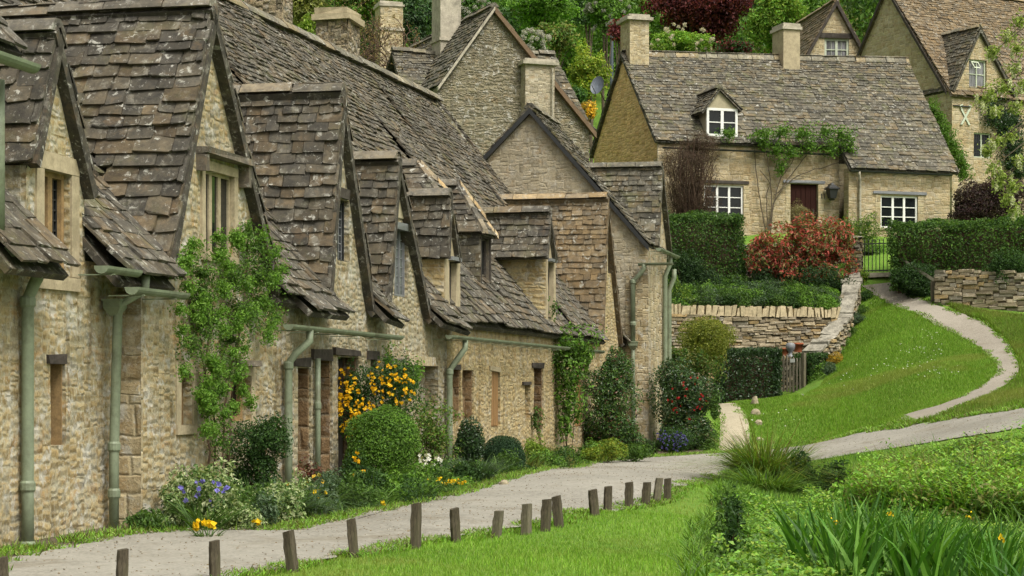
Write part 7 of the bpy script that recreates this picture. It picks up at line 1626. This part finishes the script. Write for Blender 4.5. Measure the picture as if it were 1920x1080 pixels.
grass('stream_bank_grass', [(gap_, 1.)], 50000, .11, .014, np.concatenate([BRIGHT * 1.3, LAWNP, GREEN]), patch=1.2)
# yellow flag iris clumps
IL = [('broad stand of sword-leaved flag iris at the bottom of the picture', 1680, 16.6, 140, 560), ('flag iris clump at the bottom right behind the broad stand', 1800, 18.0, 110, 300), ('left fringe of flag iris leaning over the water cress', 1560, 16.0, 90, 210), ('flag iris clump at the far right of the stand', 1880, 16.2, 70, 150)]
for l_, px, Y, wpx, n in IL:
    gx_ = (px - 960) / FPX * Y; g = g3(gx_, Y); t = thing('flag_iris', l_, 'plant', g, 'flag iris clumps'); b = MB(); s = FPX / Y; a = rng.uniform(0, 6.28, n); q = np.sqrt(rng.random(n))
    bs = np.stack([gx_ + np.cos(a) * q * wpx / s * .75, Y + np.sin(a) * q * 1.1, np.zeros(n)], 1); bs[:, 2] = gz(bs[:, 0], bs[:, 1]) - .05
    blades(b, bs, .66 if px != 1680 else .74, .034, A([(.050, .145, .016), (.075, .19, .022), (.036, .105, .013), (.11, .23, .032)]), .26, .30, 6); b.build('foliage', M['leaf'], t)
    fx = {1680: [(1667, 965)], 1560: [(1565, 978)], 1800: [(1818, 968)], 1880: [(1878, 1010)]}[px]
    f = MB(); st_ = MB()
    for (x, y) in fx:
        c = img(x, y, Y); quads(f, c[None] + rng.normal(0, .015, (7, 3)) + A([0, 0, .0]), rng.normal(size=(7, 3)) + A([0, -.8, 0]), .035, YELF, .55); st_.tube([A([c[0], c[1], g[2]]), c], .006, 5, (.08, .16, .03))
    f.build('flower', M['petal'], t); st_.build('stem', M['leaf'], t)
bs = scatter([gp(*p)[:2] for p in [(1830, 1000), (1960, 980), (2000, 1110), (1820, 1110)]], 1200); b = MB(); blades(b, np.concatenate([bs, gz(bs[:, 0], bs[:, 1])[:, None]], 1), .5, .016, np.concatenate([GREEN, BRIGHT]), .4, .4, 4); tag(b.build('reed_bed', M['leaf']), kind='stuff')

# ragged margins: grass tufts on the lane edges and rough growth between lawn and stream
def margin(name, pts, n, off, h, wd, pal, lean=.5):
    p = resample([q[:2] for q in pts], 200); k = rng.integers(0, 199, n); f = rng.random(n)[:, None]; c = p[k] * (1 - f) + p[k + 1] * f
    d = np.gradient(p, axis=0)[k]; d /= np.linalg.norm(d, axis=1)[:, None]; m = A([mnoise.noise((float(x) * 1.7, float(y) * 1.7, 4.)) for x, y in c]); o = off[0] + (off[1] - off[0]) * rng.random(n) + m * .22
    c = c + np.stack([-d[:, 1], d[:, 0]], 1) * o[:, None]; b = MB(); ok = m > -.25
    blades(b, np.concatenate([c, gz(c[:, 0], c[:, 1])[:, None]], 1)[ok], h, wd, pal, lean, .5, 3); return tag(b.build(name, M['leaf']), kind='stuff')
GP = np.concatenate([LAWNP, BRIGHT * 1.3, OLIVE])
margin('lane_edge_grass', lawn_edge, 15000, (-.22, .16), .065, .010, GP)
margin('lane_edge_grass', verge, 16000, (-.10, .30), .085, .011, GP)
margin('lane_edge_grass', [gp(*p) for p in [(1405, 850), (1500, 837), (1600, 817), (1700, 801), (1800, 784), (1920, 767)]], 12000, (-.2, .5), .11, .018, GP)
margin('path_edge_grass', [gp(*p) for p in pA], 5000, (-.10, .10), .07, .018, GP); margin('path_edge_grass', [gp(*p) for p in pB], 5000, (-.10, .10), .08, .018, GP)
margin('path_edge_grass', gravR, 2600, (-.12, .12), .07, .014, GP); margin('path_edge_grass', gravL, 2200, (-.12, .15), .08, .014, GP)
edge_ = [gp(*p) for p in [(1392, 892), (1375, 925), (1352, 960), (1343, 1000), (1338, 1040), (1340, 1090)]]
margin('rough_grass', edge_, 9000, (-.22, .25), .17, .010, np.concatenate([GREEN, BRIGHT, BRIGHT, LAWNP * .8]), .5)
for i, (px, py, w_, h_) in enumerate(((1360, 985, 34, 60), (1378, 1020, 40, 80), (1352, 1040, 36, 70), (1372, 1065, 44, 90), (1395, 985, 40, 50), (1400, 1050, 40, 60), (1345, 1075, 30, 50))):
    g = gp(px, py, 12, 34); shrub('nettle', ['small nettle near the top of the bank edge', 'tall nettle middle of the bank edge', 'leafy weed on the lawn side of the bank edge', 'biggest dark nettle at the bottom of the bank edge', 'pale weed on the stream side of the bank edge', 'weed low on the stream side beside the cress', 'small weed at the very bottom of the lawn corner'][i], 'plant', [(px - w_ / 2, py - h_, px + w_ / 2, py), (px - w_ * .3, py - h_ * 1.25, px + w_ * .3, py - h_ * .4)], .055, [GREEN, DEEP, GREEN, DEEP, BRIGHT, BRIGHT, GREEN][i], g[1], amp=.4, gaps=.3, dens=.8, group='weeds on the water edge')

# grit and litter washed to the sides of the lane
b = MB(); n = 5200; pl_, pr_ = resample([q[:2] for q in roadL], 300), resample([q[:2] for q in roadR], 300); k = rng.integers(0, 299, n); t_ = rng.beta(.45, .45, n)[:, None]; c = pl_[k] * (1 - t_) + pr_[k] * t_ + rng.normal(0, .05, (n, 2)); c = np.concatenate([c, (gz(c[:, 0], c[:, 1]) + .04)[:, None]], 1)
s_ = rng.uniform(.003, .008, n)[:, None, None]; O8 = A([(-1, -1, -1), (1, -1, -1), (1, 1, -1), (-1, 1, -1), (-.7, -.7, .6), (.7, -.7, .6), (.7, .7, .6), (-.7, .7, .6)], float)
b.solids(c[:, None] + (O8[None] + rng.normal(0, .2, (n, 8, 3))) * s_ * A([1.2, 1.2, .7]), [(4, 5, 6, 7), (0, 1, 5, 4), (1, 2, 6, 5), (2, 3, 7, 6), (3, 0, 4, 7)], A([(.24, .21, .16), (.30, .27, .22), (.19, .165, .125), (.36, .33, .27), (.20, .155, .09)])[rng.integers(0, 5, n)])
tag(b.build('loose_grit', M['drypale']), kind='stuff')
# ------------------------------------------------------------------ camera, light, world
cam = bpy.data.cameras.new('Camera'); co = bpy.data.objects.new('Camera', cam); COL.objects.link(co)
co.location = (0, 0, 0); co.rotation_euler = (math.radians(90), 0, 0)
cam.sensor_width = 36; cam.lens = FPX / 1920 * 36; cam.shift_y = (HZ - 540) / 1920; cam.clip_start = .5; cam.clip_end = 600
scene.camera = co
w = bpy.data.worlds.new('World'); scene.world = w; w.use_nodes = True
nt = w.node_tree; bg = nt.nodes['Background']
sky = nt.nodes.new('ShaderNodeTexSky'); sky.sky_type = 'NISHITA'; sky.sun_disc = False
EL, AZ = math.radians(56), math.radians(142)
sky.sun_elevation = EL; sky.sun_rotation = AZ; sky.dust_density = 6.; sky.air_density = 1.; sky.ozone_density = .6
hs = nt.nodes.new('ShaderNodeHueSaturation'); hs.inputs['Saturation'].default_value = .15
nt.links.new(sky.outputs[0], hs.inputs['Color']); tn = nt.nodes.new('ShaderNodeMix'); tn.data_type = 'RGBA'; tn.blend_type = 'MULTIPLY'; tn.inputs[0].default_value = 1.; tn.inputs[7].default_value = (1, .99, .90, 1)
nt.links.new(hs.outputs[0], tn.inputs[6]); nt.links.new(tn.outputs[2], bg.inputs[0]); bg.inputs[1].default_value = .105
sl = bpy.data.lights.new('sun', 'SUN'); sl.energy = 1.5; sl.angle = math.radians(22); sl.color = (1, .95, .86)
so = bpy.data.objects.new('sun', sl); COL.objects.link(so)
so.location = (20, -10, 40)
dirv = Vector((math.sin(AZ) * math.cos(EL), math.cos(AZ) * math.cos(EL), math.sin(EL)))
so.rotation_euler = dirv.to_track_quat('Z', 'Y').to_euler()
scene.view_settings.view_transform = 'Standard'; scene.view_settings.look = 'None'; scene.view_settings.gamma = 1.; scene.view_settings.use_curve_mapping = False
scene.view_settings.exposure = 1.02
scene.render.engine = 'CYCLES'
scene.cycles.use_denoising = True
scene.cycles.max_bounces = 5; scene.cycles.transparent_max_bounces = 4
